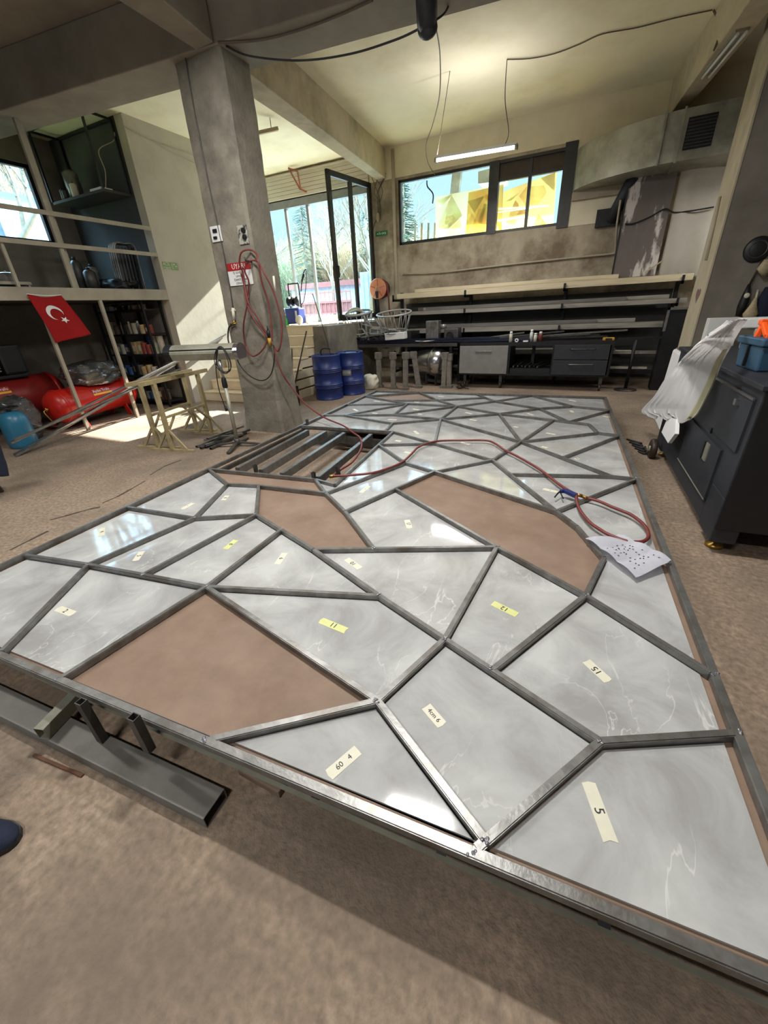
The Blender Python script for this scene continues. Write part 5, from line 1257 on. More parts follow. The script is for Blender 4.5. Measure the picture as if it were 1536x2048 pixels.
p_ = f5(950, 385, 9.22); tag(MB().bbox((p_.x - .27, 9.14, zt_ + .09), (p_.x + .23, 9.32, zt_ + .24), .012, rot=Matrix.Rotation(-.05, 3, 'Y')).build('white_box', M_white), 'white oblong box lying on the heap before the baskets', 'box')
t = thing('bench_vice', (-3.1, 9.4, zt_), 'grey machine vice at the right end of the work table', 'vice')
MB().bbox((-3.45, 9.3, .93), (-2.8, 9.6, 1.0), .01).bbox((-3.05, 9.28, 1.0), (-2.72, 9.58, 1.22), .03).build('body', M_steeld, t); MB().bbox((-3.5, 9.34, 1.0), (-3.2, 9.56, 1.38), .02).build('block', M_steel, t); MB().cyl((-2.9, 9.24, 1.08), (-2.9, 9.3, 1.08), .07, seg=20).torus((-2.9, 9.24, 1.08), .07, .012, axis=(0, 1, 0)).build('wheel', M_black, t); MB().cyl((-3.1, 9.4, 1.2), (-3.1, 9.4, 1.3), .07).build('knob', M_steel, t)
tag(MB().torus((-3.45, 9.24, .985), .25, .012, seg=30).build('wire_ring', M_chrome), 'thin wire ring lying flat at the front of the heap', 'ring')
# ------------------------------------------------------------------ iron legs and the silver tank under the table
for k, (px, py, tz, lean) in enumerate(((760, 775, .78, 0), (787, 778, .79, .02), (811, 780, .8, .03), (838, 776, .78, -.12), (887, 776, .75, .04), (908, 770, .72, 0))):
    c = G(px, py); c.y = min(c.y, 9.0); t = thing('iron_leg', c, 'weathered grey iron leg standing under the work table, %s from the left' % ORD[k], 'leg', 'iron legs under the work table')
    e_ = V((c.x + lean - .03, c.y + .05, tz))
    MB().bar(c, e_, .1, .07, up=(0, 1, 0)).build('shaft', M_ironleg, t); MB().bar(e_ - V((0, 0, .14)), e_, .135, .1, up=(0, 1, 0)).build('capital', M_ironleg, t); MB().bar(c, c + V((0, 0, .06)), .15, .11, up=(0, 1, 0)).build('foot', M_ironleg, t)
c = AY(868, 730, 9.35); t = thing('silver_tank', (c.x, 9.35, .05), 'silver pressure tank lying under the work table', 'tank')
a_ = V((c.x - .22, 9.5, .52)); d = V((1, -.45, 0)).normalized()
MB().lathe([(0, -.34), (.16, -.3), (.27, -.2), (.31, -.06), (.32, 0), (.32, .32), (.31, .38), (.27, .5), (.16, .58), (0, .6)], a_, d, 32).build('shell', M_chrome, t)
MB().lathe([(.321, .3), (.33, .31), (.33, .34), (.321, .35)], a_, d, 32).build('seam', M_steel, t)
MB().bar(a_ + d * .0 + V((0, -.1, -.42)), a_ + d * .5 + V((0, -.1, -.42)), .06, .06).bar(a_ + d * .1 + V((0, 0, -.5)), a_ + d * .1 + V((0, 0, -.25)), .3, .03, up=d).bar(a_ + d * .4 + V((0, 0, -.5)), a_ + d * .4 + V((0, 0, -.25)), .3, .03, up=d).build('cradle', M_steeld, t)
MB().cyl(a_ + d * .6, a_ + d * .66, .04).build('port', M_steeld, t)
b = MB(); rg = random.Random(40); c = G(935, 770)
for k in range(40):
    p_ = V((c.x + rg.uniform(-.12, .12), 8.95 + rg.uniform(-.05, .1), rg.uniform(0, .12))); b.bar(p_, p_ + V((rg.uniform(-.1, .1), rg.uniform(-.06, .06), rg.uniform(-.03, .08))), .014, .01)
tag(b.build('shavings_heap', M_copper), 'small heap of brown scrap at the left castor of the wheeled bench', 'scrap', kind='stuff')
# ------------------------------------------------------------------ bar racks on the back wall
rk = thing('bar_rack', (-1.6, 10.2, 0), 'steel cantilever rack along the back wall holding long bars', 'rack')
RY = 9.8
LV = [1.86, 1.5, 1.1, .62, .25]
ux = [-4.5, -2.75, -.72, 1.25]
for x in ux: MB().box((x - .03, 10.3, 0), (x + .03, 10.38, 2.0)).build('upright', M_black, rk)
for x in ux:
    for z in LV: MB().box((x - .02, RY, z - .05), (x + .02, 10.32, z)).box((x - .02, RY, z - .05), (x + .02, RY + .025, z + .09)).build('arm', M_black, rk)
bars = []
rg = random.Random(99)
def rackbar(z, y, h, w, xl, xr, m, lab, g, dz=0):
    tag(steel_tube((xl, y, z + h / 2), (xr, y + rg.uniform(-.01, .01), z + h / 2 + dz), w, h).build('stock_bar', m), lab, 'bar', g)
LN = ['top', 'second', 'third', 'fourth', 'lowest']
mset = [[M_creambar, M_creambar, M_wood, M_creambar, M_dustbar, M_creambar], [M_dustbar, M_dustbar2, M_dustbar, M_dustbar, M_dustbar2, M_dustbar, M_dustbar, M_dustbar2], [M_dustbar, M_dustbar2, M_dustbar, M_dustbar, M_dustbar2, M_dustbar], [M_dustbar, M_dustbar2, M_tapew, M_black, M_dustbar, M_dustbar2], [M_black, M_dustbar2, M_tapew, M_dustbar, M_black]]
for li, z in enumerate(LV):
    n = len(mset[li]); y = RY + .05
    for k in range(n):
        w_ = .055 if li != 0 else .075; h_ = [.11, .08, .1, .06, .07][li] * (1 if k % 2 == 0 else .8)
        rackbar(z, y + .03, h_, w_ - .01, -4.42 + rg.uniform(0, .5) * (k > 0), 1.3 - rg.uniform(0, .9) * (k > 0) + (.1 if k == 0 else 0), mset[li][k], 'long stock bar on the %s rack level, %s from the front' % (LN[li], ORD[k]), 'bars on the back rack')
        y += w_ + .004
    y = RY + .06
    for k in range(n - 2):
        w_ = .05; h_ = .07 if li < 3 else .045
        rackbar(z + [.112, .082, .102, .062, .072][li], y + .04, h_, w_, -4.2 + rg.uniform(0, 1.5), 1.2 - rg.uniform(0, 1.5), mset[li][(k + 1) % n], 'long stock bar in the upper layer of the %s rack level, %s from the front' % (LN[li], ORD[k]), 'bars on the back rack')
        y += .07
# dark panel behind the racks
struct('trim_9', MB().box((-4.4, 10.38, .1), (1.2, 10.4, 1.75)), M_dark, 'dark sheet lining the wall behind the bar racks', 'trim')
# ------------------------------------------------------------------ pipe along the wall, hose reel, signs, cables
tag(MB().tube(smooth_path([AY(806, 548, 10.36), AY(880, 545, 10.36), AY(1000, 531, 10.36), AY(1120, 518, 10.36), AY(1222, 508, 10.35)], 3) + [AY(1230, 506, 10.33), AY(1231, 500, 10.3), AY(1234, 448, 10.1), AY(1241, 400, 9.98)], .018).build('wall_pipe', M_pale), 'thin cream pipe running along the back wall and up beside the grey boards', 'pipe')
c = AY(760, 578, 10.15); t = thing('hose_reel', (c.x, 10.2, c.z), 'round orange hose reel on the back wall by the door', 'hose reel')
MB().lathe([(0, 0), (.215, 0), (.23, .012), (.215, .024), (0, .024)], (c.x, 10.02, c.z), (0, 1, 0), 40).build('disc', M_hosereel, t)
MB().lathe([(.04, -.012), (.065, -.005), (.065, .0)], (c.x, 10.02, c.z), (0, 1, 0), 20).build('hub', M_wood, t)
b = MB()
for a_ in range(5): b.bar((c.x + .06 * math.cos(a_ * 1.256 + .3), 10.018, c.z + .06 * math.sin(a_ * 1.256 + .3)), (c.x + .2 * math.cos(a_ * 1.256 + .3), 10.018, c.z + .2 * math.sin(a_ * 1.256 + .3)), .006, .006, up=(0, 1, 0))
b.build('spokes', M_copper, t)
MB().lathe([(.19, .024), (.195, .3), (.1, .3), (.1, .024)], (c.x, 10.02, c.z), (0, 1, 0), 32).build('drum', M_blackpl, t)
MB().torus((c.x, 10.12, c.z), .19, .03, axis=(0, 1, 0), seg=36).torus((c.x, 10.19, c.z), .19, .03, axis=(0, 1, 0), seg=36).tube(smooth_path([(c.x + .2, 10.15, c.z + .05), (c.x + .24, 10.12, c.z - .25), (c.x + .25, 10.12, c.z - .6)], 6), .022).build('hose', M_hose, t)
MB().bar((c.x - .02, 10.0, c.z - .05), (c.x - .04, 10.1, c.z - .55), .07, .02, up=(0, 1, 0)).build('bracket', M_black, t)
a_, e_ = AY(751, 467, 10.39), AY(775, 468, 10.39)
zt2, zb2 = AY(763, 462, 10.39).z, AY(763, 472, 10.39).z
t = thing('exit_sign', ((a_.x + e_.x) / 2, 10.39, zb2), 'small dark green exit sign on the back wall beside the door', 'sign')
MB().box((a_.x, 10.39, zb2), (e_.x, 10.399, zt2)).build('plate', M_green, t)
MB().text('ACİL ÇIKIŞ', (zt2 - zb2) * .5, front4((a_.x + e_.x) / 2, (zt2 + zb2) / 2, 10.388), .001).build('lettering', M_white, t)
b = MB(); rg = random.Random(6)
c = AY(757, 395, 10.36)
for k in range(5): b.tube(smooth_path([(c.x + rg.uniform(-.15, .3), 10.37, c.z + .35 + rg.uniform(-.1, .1)), (c.x + rg.uniform(-.2, .2), 10.34, c.z + .1), (c.x + rg.uniform(-.05, .05), 10.36, c.z - .05 * k), (c.x + .02, 10.37, c.z - .4)], 6), .007, 5)
tag(b.build('cable_tangle', M_cable), 'tangle of cables on the wall above the green exit sign', 'cable')
c = AY(756, 434, 10.36); t = thing('pull_bulb', c, 'pale bulb holder hanging at the wall above the exit sign', 'lamp holder'); MB().lathe([(0, -.1), (.035, -.08), (.045, -.02), (.03, .05), (.015, .08), (0, .08)], c, seg=14).build('body', M_wood, t); MB().cyl(c + V((0, 0, .08)), c + V((0, .01, .3)), .006).build('cord', M_cable, t)
tag(MB().tube(smooth_path([AY(753, 440, 10.37), AY(747, 455, 10.37), AY(746, 490, 10.37), AY(750, 525, 10.37), AY(746, 545, 10.37), AY(747, 580, 10.37), AY(750, 620, 10.37)], 6), .01).build('wall_cable', M_cable), 'brown cable running down the wall beside the open door', 'cable')
tag(MB().box((WX0 - .13, 10.36, 1.9), (WX0 - .06, 10.39, CZ - .05)).build('wall_trunking', M_pale), 'pale vertical cable trunking left of the high window', 'trunking')
b = MB()
# ------------------------------------------------------------------ duct, boards, curtain
du = thing('ventilation_duct', (.2, 9.8, 3.5), 'big galvanised duct curving along the top of the back wall', 'duct')
plan = smooth_path([(-.86, 10.39, 0), (-.78, 10.12, 0), (-.45, 9.74, 0), (0, 9.47, 0), (.5, 9.3, 0), (.9, 9.28, 0), (1.6, 9.28, 0)], 6)
pl = [(p_.x, p_.y) for p_ in plan] + [(1.6, 10.39)]
MB().prism(pl, 3.5, 4.12).build('duct_body', M_galv, du)
pl2 = [(p_.x - .015, p_.y - .02) for p_ in plan] + [(1.62, 10.39)]
for x in (.42, .66): MB().prism([(x, 9.26), (x + .03, 9.26), (x + .03, 10.39), (x, 10.39)], 3.48, 4.14).build('flange', M_galv, du)
gr = MB().box((.74, 9.255, 3.62), (1.1, 9.28, 4.0)).build('grille', M_black, du); b = MB()
for k in range(9): b.box((.75, 9.245, 3.64 + k * .04), (1.09, 9.257, 3.652 + k * .04))
b.build('louvres', M_steeld, gr)
struct('trim_10', MB().box((-.84, 10.3, 3.36), (.2, 10.4, 3.5)), M_wallback, 'dusty ledge below the duct', 'trim')
xA, xB, zA = AY(1262, 345, 9.95).x, AY(1358, 336, 9.95).x, 3.5
t = thing('board_casing', ((xA + xB) / 2, 10.1, 1.95), 'tall grey board casing with whitish stains under the duct', 'casing')
M_stainb = pmat('stained_grey_board', c8(104, 96, 90), .8, var=.1, scale=5, col2=c8(196, 188, 180), patch=(.54, .6), pscale=2.2, stretch=(1.6, 1, .5))
MB().box((xA, 9.97, 1.98), (xB, 10.38, zA)).build('board', M_stainb, t); MB().box((xA - .015, 9.96, 1.98), (xA + .01, 10.38, zA)).build('edge_strip', M_black, t)
t = thing('exhaust_pipe', (-.1, 10.1, 2.9), 'dark slanting exhaust pipe beside the grey boards', 'pipe')
MB().cyl(AY(1221, 440, 10.25), AY(1268, 352, 10.0), .1, seg=20).build('pipe', M_cab, t); MB().box((-.36, 10.3, 2.88), (.05, 10.4, 3.16)).build('wall_box', M_black, t)
tag(MB().tube(smooth_path([AY(1250, 448, 9.94), AY(1268, 447, 9.94), AY(1300, 434, 9.94), AY(1330, 418, 9.94), AY(1348, 425, 9.94), AY(1380, 422, 9.94), AY(1428, 414, 9.94)], 6), .012).build('sagging_cable', M_black), 'black cable sagging across the boards and the white sheet', 'cable')
def curtain(u, v):
    x = .86 + u * 1.3; z = 3.5 - v * 1.6
    return V((x, 10.05 - .05 * math.sin(u * 11 + v * 2) - .04 * math.sin(u * 23 - v * 3) * v - .06 * math.sin(v * PI) * (1 if v > .35 else .3), z + .02 * math.sin(u * 8)))
tag(MB().grid(curtain, 40, 30, .008).build('white_sheet', pmat('white_tarpaulin', c8(232, 226, 212), .6, var=.08, scale=3, col2=c8(206, 198, 180), patch=(.5, .8), pscale=1.5)), 'white tarpaulin sheet hanging behind the right partition', 'tarpaulin')
tag(MB().bar(AY(1290, 545, 9.9), AY(1326, 521, 9.85), .02, .02).build('pale_stick', M_wood), 'thin pale stick leaning over the top rack level by the boards', 'stick')
# stand with a round base
c = G(1250, 780); t = thing('round_base_stand', c, 'black post stand with a round base right of the wheeled bench', 'stand')
MB().lathe([(0, 0), (.2, 0), (.2, .015), (.04, .035), (0, .035)], c, seg=32).build('base', M_steeld, t); MB().cyl(c + V((0, 0, .03)), c + V((0, 0, .92)), .03, seg=14).build('post', M_black, t); MB().bar(c + V((-.3, 0, .94)), c + V((.4, 0, .95)), .05, .04).build('top_bar', M_black, t)
# dark box frame at the rack end
p_ = AY(1345, 650, 9.5); t = thing('dark_panel_box', (p_.x, 9.6, .9), 'dark steel box standing on end at the right end of the racks', 'box'); MB().box((p_.x - .12, 9.45, 0), (p_.x + .16, 9.78, 1.42)).build('body', M_black, t); MB().box((p_.x - .14, 9.43, 1.05), (p_.x - .1, 9.46, 1.44)).box((p_.x - .14, 9.43, 1.4), (p_.x + .18, 9.46, 1.44)).build('edge', M_steel, t)
# ------------------------------------------------------------------ tube lamp and cables from the ceiling
t = thing('tube_lamp', (-2.3, 8.1, 3.8), 'lit white fluorescent tube hanging from the ceiling before the high window', 'lamp')
la, lb_ = AY(871, 321, 8.15), AY(1034, 294, 8.05)
MB().bar(la + V((0, 0, .035)), lb_ + V((0, 0, .035)), .07, .035).build('housing', M_white, t)
M_lamp = pmat('lit_tube', c8(250, 250, 255), .4, emis=(1, .99, 1, 1), estr=9)
MB().cyl(la + (lb_ - la) * .02, lb_ - (lb_ - la) * .02, .022, seg=12).build('tube', M_lamp, t)
MB().bar(la - (lb_ - la) * .005, la + (lb_ - la) * .02, .075, .06).bar(lb_ - (lb_ - la) * .02, lb_ + (lb_ - la) * .005, .075, .06).build('end_cap', M_galv, t)
cR = G(1014, 119, CZ); cL = G(900, 142, CZ)
MB().tube(smooth_path([cR, V((cR.x + .01, cR.y, 4.4)), V((lb_.x - .17, cR.y - .05, 4.0)), lb_.lerp(la, .14) + V((0, 0, .05))], 5), .006).build('hanging_cord', M_cablek, t)
MB().tube([cL, la.lerp(lb_, .02) + V((0, 0, .05))], .005).build('hanging_cord', M_cable, t)
cz = CZ - .012
tag(MB().tube(smooth_path([G(1014, 119, cz), G(1060, 117, cz), G(1110, 107, cz), G(1160, 88, cz), G(1205, 68, cz), G(1275, 55, cz), G(1350, 36, cz), G(1425, 20, cz)], 5), .007).build('ceiling_cable', M_cable), 'cable running across the ceiling from the tube lamp to the right beam', 'cable')
tag(MB().tube(smooth_path([G(872, 55, 4.2), AY(880, 110, 6.9), AY(879, 190, 7.4), AY(865, 250, 8.2), AY(852, 290, 9.2), AY(856, 325, 10.0), AY(870, 350, 10.37)], 8), .007).build('slack_cable', M_cable), 'thin slack cable dropping from the ceiling hoist to the high window', 'cable')
t = thing('ceiling_hose_reel', G(855, 20, 4.2), 'black hanging reel at the top of the photo', 'reel')
hA, hB = G(848, -40, 4.35), G(855, 62, 4.02); t.location = hB
hA = V((hB.x, hB.y, CZ))
ctr_ = hB + V((0, -.02, .22))
MB().lathe([(0, -.09), (.2, -.09), (.24, -.06), (.24, .06), (.2, .09), (0, .09)], ctr_, V((1, .3, 0)), 28).build('case', M_blackpl, t)
MB().bar(ctr_ + V((0, 0, .2)), hA, .1, .04, up=(1, .3, 0)).build('hanger', M_steeld, t)
MB().sphere(hB + V((0, 0, .02)), .1, (1, .8, .8)).build('nose', M_blackpl, t)
tag(MB().tube(smooth_path([G(452, 92, 4.29), G(500, 112, 4.25), G(600, 121, 4.2), G(700, 108, 4.15), G(790, 80, 4.1), G(838, 58, 4.08)], 8), .01).build('hanging_cable', M_cablek), 'dark cable sagging from the column top to the hanging reel', 'cable')
tag(MB().tube(smooth_path([G(872, 40, 4.1), G(890, 25, 4.2), G(900, 0, 4.4), G(902, -40, 4.6)], 6), .009).build('hanging_cable', M_cablek), 'dark cable rising from the hanging reel out of the top of the photo', 'cable')
tag(MB().tube(smooth_path([G(436, 85, 4.295), G(520, 80, 4.285), G(600, 60, 4.285), G(680, 30, 4.285), G(745, 0, 4.285)], 8), .012).build('beam_cable', M_cable), 'cable sagging along the cross beam right of the column', 'cable')
# unlit lamp under the right beam
t = thing('unlit_tube_lamp', G(1448, 110, SZ), 'unlit double tube lamp fixed under the right ceiling beam', 'lamp')
la, lb_ = G(1412, 155, SZ - .04), G(1484, 66, SZ - .04); sd_ = V((lb_.y - la.y, -(lb_.x - la.x), 0)).normalized()
MB().bar(la + V((0, 0, .032)), lb_ + V((0, 0, .032)), .14, .035).build('housing', M_galv, t)
for q_ in (-.04, .04): MB().cyl(la + sd_ * q_, lb_ + sd_ * q_, .016, seg=10).build('tube', M_white, t)
tag(MB().tube(smooth_path([G(1427, 20, CZ - .02), G(1436, 40, 4.7), G(1440, 62, 4.55), G(1432, 90, SZ + .02), G(1428, 100, SZ - .01)], 6), .012).build('beam_cable', M_cable), 'cable dropping over the side of the right ceiling beam', 'cable')
# small hanging lamp frame in the left bay
t = thing('left_bay_lamp', G(540, 262, 4.3), 'unlit narrow lamp hanging in the bay left of the column beam', 'lamp')
la, lb_ = AY(512, 267, 7.6), AY(556, 257, 7.9); MB().bar(la, lb_, .06, .05).build('housing', M_wood, t); q_ = la.lerp(lb_, .7); MB().tube([q_, V((q_.x, q_.y, CZ))], .006).build('cord', M_cable, t)
# red bracket at the head of the glazed front
t = thing('red_bracket', AY(595, 360, 10.2), 'rust red triangular bracket in front of the cream slats', 'bracket')
MB().bar(AY(577, 336, 10.1), AY(600, 378, 10.2), .035, .035).bar(AY(595, 343, 10.1), AY(601, 378, 10.2), .03, .03).bar(AY(577, 336, 10.1), AY(595, 343, 10.1), .03, .03).bar(AY(600, 378, 10.2), AY(613, 384, 10.34), .03, .03).build('bars', pmat('rust_red', c8(150, 84, 64), .7, var=.2), t)
# ------------------------------------------------------------------ black machine cabinet at the right
KX, KY0, KY1, KZ = .93, 3.12, 5.5, 1.15
a_, e_ = G(1412, 1085, .08), G(1310, 885, .1)
kd = V((e_.x - a_.x, e_.y - a_.y, 0)).normalized(); kn = V((kd.y, -kd.x, 0))      # along the side, and to the right
ko = V((a_.x, a_.y, 0)); KL = 2.35; KW = 1.3
def kp(s, w, z): return ko + kd * s + kn * w + V((0, 0, z))
mc = thing('machine_cabinet', kp(KL / 2, KW / 2, 0), 'large charcoal machine cabinet standing at the right of the frame', 'cabinet')
def kbox(b, s0, s1, w0, w1, z0, z1): return b.hull8([kp(s0, w0, z0), kp(s1, w0, z0), kp(s1, w1, z0), kp(s0, w1, z0), kp(s0, w0, z1), kp(s1, w0, z1), kp(s1, w1, z1), kp(s0, w1, z1)])
b = kbox(MB(), 0.0, KL, .012, KW, .42, KZ - .03); kbox(b, .0, .3, .012, .16, .09, .42); kbox(b, KL - .3, KL, .012, .16, .09, .42); kbox(b, .3, KL - .3, .012, .1, .12, .42)
b.build('body', M_cab, mc, bevel=.006)
kbox(MB(), -.02, KL + .02, -.01, KW, KZ - .03, KZ).build('top_plate', M_cab, mc, bevel=.004)
kbox(MB(), -.012, .002, .02, KW, .2, KZ - .04).build('front_panel', M_blackpl, mc)
sd_ = kbox(MB(), .06, .95, -.004, .014, .72, KZ - .1).build('side_door', M_cab, mc)
kbox(MB(), .06, .95, -.01, .002, KZ - .1, KZ - .085).build('door_edge', M_chrome, sd_)
kbox(MB(), .25, .29, -.03, .0, .98, 1.02).build('latch', M_chrome, sd_)
s2 = kbox(MB(), .3, 1.25, -.004, .014, .28, .66).build('access_panel', M_cab, mc)
kbox(MB(), .3, 1.25, -.008, .0, .275, .283).build('panel_edge', M_galv, s2)
kbox(MB(), .52, .62, -.012, .0, .5, .63).build('switch_plate', M_galv, mc, label='small grey switch plate'); kbox(MB(), .6, .625, -.02, .0, .5, .63).build('switch_hood', M_black, mc)
kbox(MB(), .585, .6, -.015, .0, .7, .74).build('keyhole', M_black, mc)
b = MB().lathe([(0, 0), (.055, 0), (.055, .02), (.02, .03), (.02, .09), (0, .09)], kp(.12, .09, 0), seg=18); b.build('levelling_foot', M_brass, mc)
MB().lathe([(0, 0), (.055, 0), (.055, .02), (.02, .03), (.02, .09), (0, .09)], kp(KL - .15, .09, 0), seg=18).build('levelling_foot', M_brass, mc)
MB().lathe([(0, 0), (.055, 0), (.055, .02), (.02, .03), (.02, .09), (0, .09)], kp(.12, KW - .1, 0), seg=18).build('levelling_foot', M_brass, mc)
kbox(MB(), .0, .12, KW - .18, KW - .02, .09, .42).build('corner_leg', M_cab, mc)
kbox(MB(), -.02, -.01, .13, .7, .86, 1.0).build('name_plate', M_galv, mc, label='pale grey plate on the front panel')
b = MB(); rg = random.Random(17)
for k in range(5): b.tube(smooth_path([kp(KL + .05 + .05 * k, -.02 - .05 * k, .01), kp(KL - .2 + .1 * k, -.1, .02), kp(KL - .1 + .12 * k, -.16 - .02 * k, .01)], 4), .012)
tag(b.build('floor_cables', M_cablek), 'black cable ends on the floor beside the machine cabinet', 'cable')
t = thing('castor_wheel', kp(KL - .35, -.05, 0), 'brown wheel on the floor at the far foot of the machine cabinet', 'wheel'); MB().lathe([(0, -.03), (.1, -.03), (.11, -.015), (.11, .015), (.1, .03), (0, .03)], kp(KL - .28, -.06, .11), kn, 22).build('tyre', M_copper, t); MB().cyl(kp(KL - .28, -.1, .11), kp(KL - .28, -.02, .11), .03).build('hub', M_galv, t)
# boxes and sheets on the cabinet
c8_ = lambda x_, y_: (1136 + x_ / 3.2, 480 + y_ / 3.2)
tb = thing('toolbox', kp(.5, .5, KZ), 'teal blue plastic toolbox with an orange handle on the machine cabinet', 'toolbox')
q0, q1 = G(*c8_(1030, 800), KZ), G(*c8_(1180, 850), KZ)
bx = (q1 - q0).normalized(); by = V((-bx.y, bx.x, 0)); by = by if by.dot(kn) > 0 else -by
tw, tl = (q1 - q0).length, .5
def tp(s, w, z): return q0 + bx * s + by * w + V((0, 0, z))
def tbox(b, s0, s1, w0, w1, z0, z1, sh=0): return b.hull8([tp(s0 + sh, w0 + sh, z0), tp(s1 - sh, w0 + sh, z0), tp(s1 - sh, w1 - sh, z0), tp(s0 + sh, w1 - sh, z0), tp(s0, w0, z1), tp(s1, w0, z1), tp(s1, w1, z1), tp(s0, w1, z1)])
tbox(MB(), .015, tw - .015, .015, tl, .0, .16, .012).build('body', M_teal, tb, bevel=.012)
tbox(MB(), 0, tw, 0, tl, .16, .21).build('lid', M_teal, tb, bevel=.01)
tbox(MB(), tw * .48, tw * .52, .002, .02, .02, .16).build('rib', M_blackpl, tb)
b = MB(); h0 = tp(tw * .5, .1, .21); hx = by
for w0 in (.04, .26): b.bar(tp(tw * .45, w0, .2), tp(tw * .45, w0 + .02, .3), .035, .03, up=bx)
b.bar(tp(tw * .45, .03, .3), tp(tw * .45, .3, .3), .05, .035); b.bar(tp(tw * .75, .04, .22), tp(tw * .75, .28, .22), .04, .03)
for w0 in (.05, .27): b.bar(tp(tw * .45, w0, .3), tp(tw * .75, w0, .22), .03, .03, up=by)
b.build('carry_handle', M_orange, tb, bevel=.006)
# long white foam sheet draped over the cabinet's far end
F0 = [G(*c8_(1145, 512), 1.42), G(*c8_(1000, 545), 1.42)]
def P8(x_, y_, w): # a photo point carried to the plane parallel with the cabinet's side, w to the left of it
    d = ray(*c8_(x_, y_)); o = ko - kn * w
    t_ = (o - EYE).dot(kn) / d.dot(kn); return EYE + d * t_
rows = [ # top edge to bottom edge; left & right photo points and how far left of the cabinet side they hang
 ((1030, 545, -.75), (1148, 508, -.55)), ((905, 625, -.5), (1090, 600, -.4)), ((800, 700, -.25), (1040, 690, -.25)), ((700, 795, -.02), (985, 790, -.08)), ((620, 890, .06), (950, 880, .03)), ((550, 1000, .1), (890, 1010, .05)), ((468, 1095, .14), (835, 1110, .06)), ((545, 1135, .13), (775, 1170, .06))]
Z8 = [1.46, 1.4, 1.33, 1.21]
RL = [G(*c8_(*r_[0][:2]), Z8[i_]) if i_ < 4 and i_ < 3 else P8(*r_[0]) for i_, r_ in enumerate(rows)]; RR_ = [G(*c8_(*r_[1][:2]), Z8[i_]) if i_ < 4 else P8(*r_[1]) for i_, r_ in enumerate(rows)]
LS, RS = smooth_path(RL, 6), smooth_path(RR_, 6)
def foam(u, v):
    f_ = v * (len(LS) - 1); i_ = min(int(f_), len(LS) - 2); k_ = f_ - i_
    l_ = LS[i_].lerp(LS[i_ + 1], k_); r_ = RS[i_].lerp(RS[i_ + 1], k_); p_ = l_.lerp(r_, u)
    w_ = .5 - .35 * v
    rg1 = lambda t_: (1 - abs(math.sin(t_))) ** 2
    fold = .03 * rg1((u + .05 * v) * PI * 8) * max(0, 1 - abs(u - .25) * 3.2) + .026 * rg1((u - .22 * v) * PI * 9 + .8) * max(0, 1 - abs(u - .62 - .1 * (1 - v)) * 5) + .02 * math.sin(u * PI)
    return p_ - kn * (fold * (1 if v < .8 else .5)) + V((0, 0, fold * .5 - (.02 * math.sin(u * 17) * (v > .93))))
fo = thing('foam_sheet', kp(1.4, -.1, .7), 'long ribbed white foam sheet draped over the far end of the machine cabinet', 'foam sheet')
MB().grid(foam, 140, 44, .012).build('sheet', M_foam, fo)
def fedge(u, v): return foam(.93 + .075 * u, v) - kn * .012 + V((0, 0, .004))
MB().grid(fedge, 4, 40, .004).build('yellowed_edge', M_foamedge, fo)
pp = [P8(*p_) for p_ in ((640, 1130, .1), (690, 1150, .1), (685, 1240, .1), (640, 1300, .1), (598, 1230, .1))]
MB().slab(pp, kn * .03).build('torn_flap', M_foam, fo)
# white covered block beyond and cartons
t = thing('covered_block', kp(KL + .3, .1, 0), 'white covered stack with a brown top beyond the machine cabinet', 'stack')
w0 = .02; za_ = 1.0
p1 = G(*c8_(650, 672), .98); p1.y = min(p1.y, 6.9); p2 = G(*c8_(870, 665), .98)
cx_, cy_ = p1.x, p1.y
MB().hull8([V((p1.x - .03, p1.y - .5, 0)), V((p1.x + .6, p1.y - .5, 0)), V((p1.x + .7, p1.y + .3, 0)), V((p1.x - .03, p1.y + .3, 0)), V((p1.x, p1.y - .45, .97)), V((p1.x + .6, p1.y - .45, .97)), V((p1.x + .7, p1.y + .28, .97)), V((p1.x, p1.y + .28, .97))]).build('cover', M_foam, t, bevel=.03)
MB().box((p1.x + .03, p1.y - .4, .97), (p1.x + .65, p1.y + .25, .985)).build('top_board', M_board, t)
p_ = G(*c8_(900, 640), 1.0); t = thing('white_carton', (1.12, 5.7, .98), 'white carton standing behind the ribbed foam sheet', 'carton')
p_ = AY(1402, 690, 6.75); MB().bbox((p_.x, 6.7, .985), (p_.x + .32, 6.85, 1.36), .01).build('body', M_white, t)
t = thing('grey_panel_stack', kp(1.2, .9, KZ), 'pale grey plastic panels lying on the machine cabinet behind the toolbox', 'panels')
for k in range(3): kbox(MB(), .75 + .05 * k, 2.1, .42 + .04 * k, 1.25, KZ + .002 + .06 * k, KZ + .055 + .06 * k).build('panel', pmat('pale_grey_panel', c8(176, 174, 166), .5, var=.06), t, bevel=.01)
tag(kbox(MB(), 1.75, 1.95, .3, .75, KZ + .2, KZ + .28).build('small_white_box', M_white, bevel=.01), 'small white box on top of the pale grey panels', 'box')
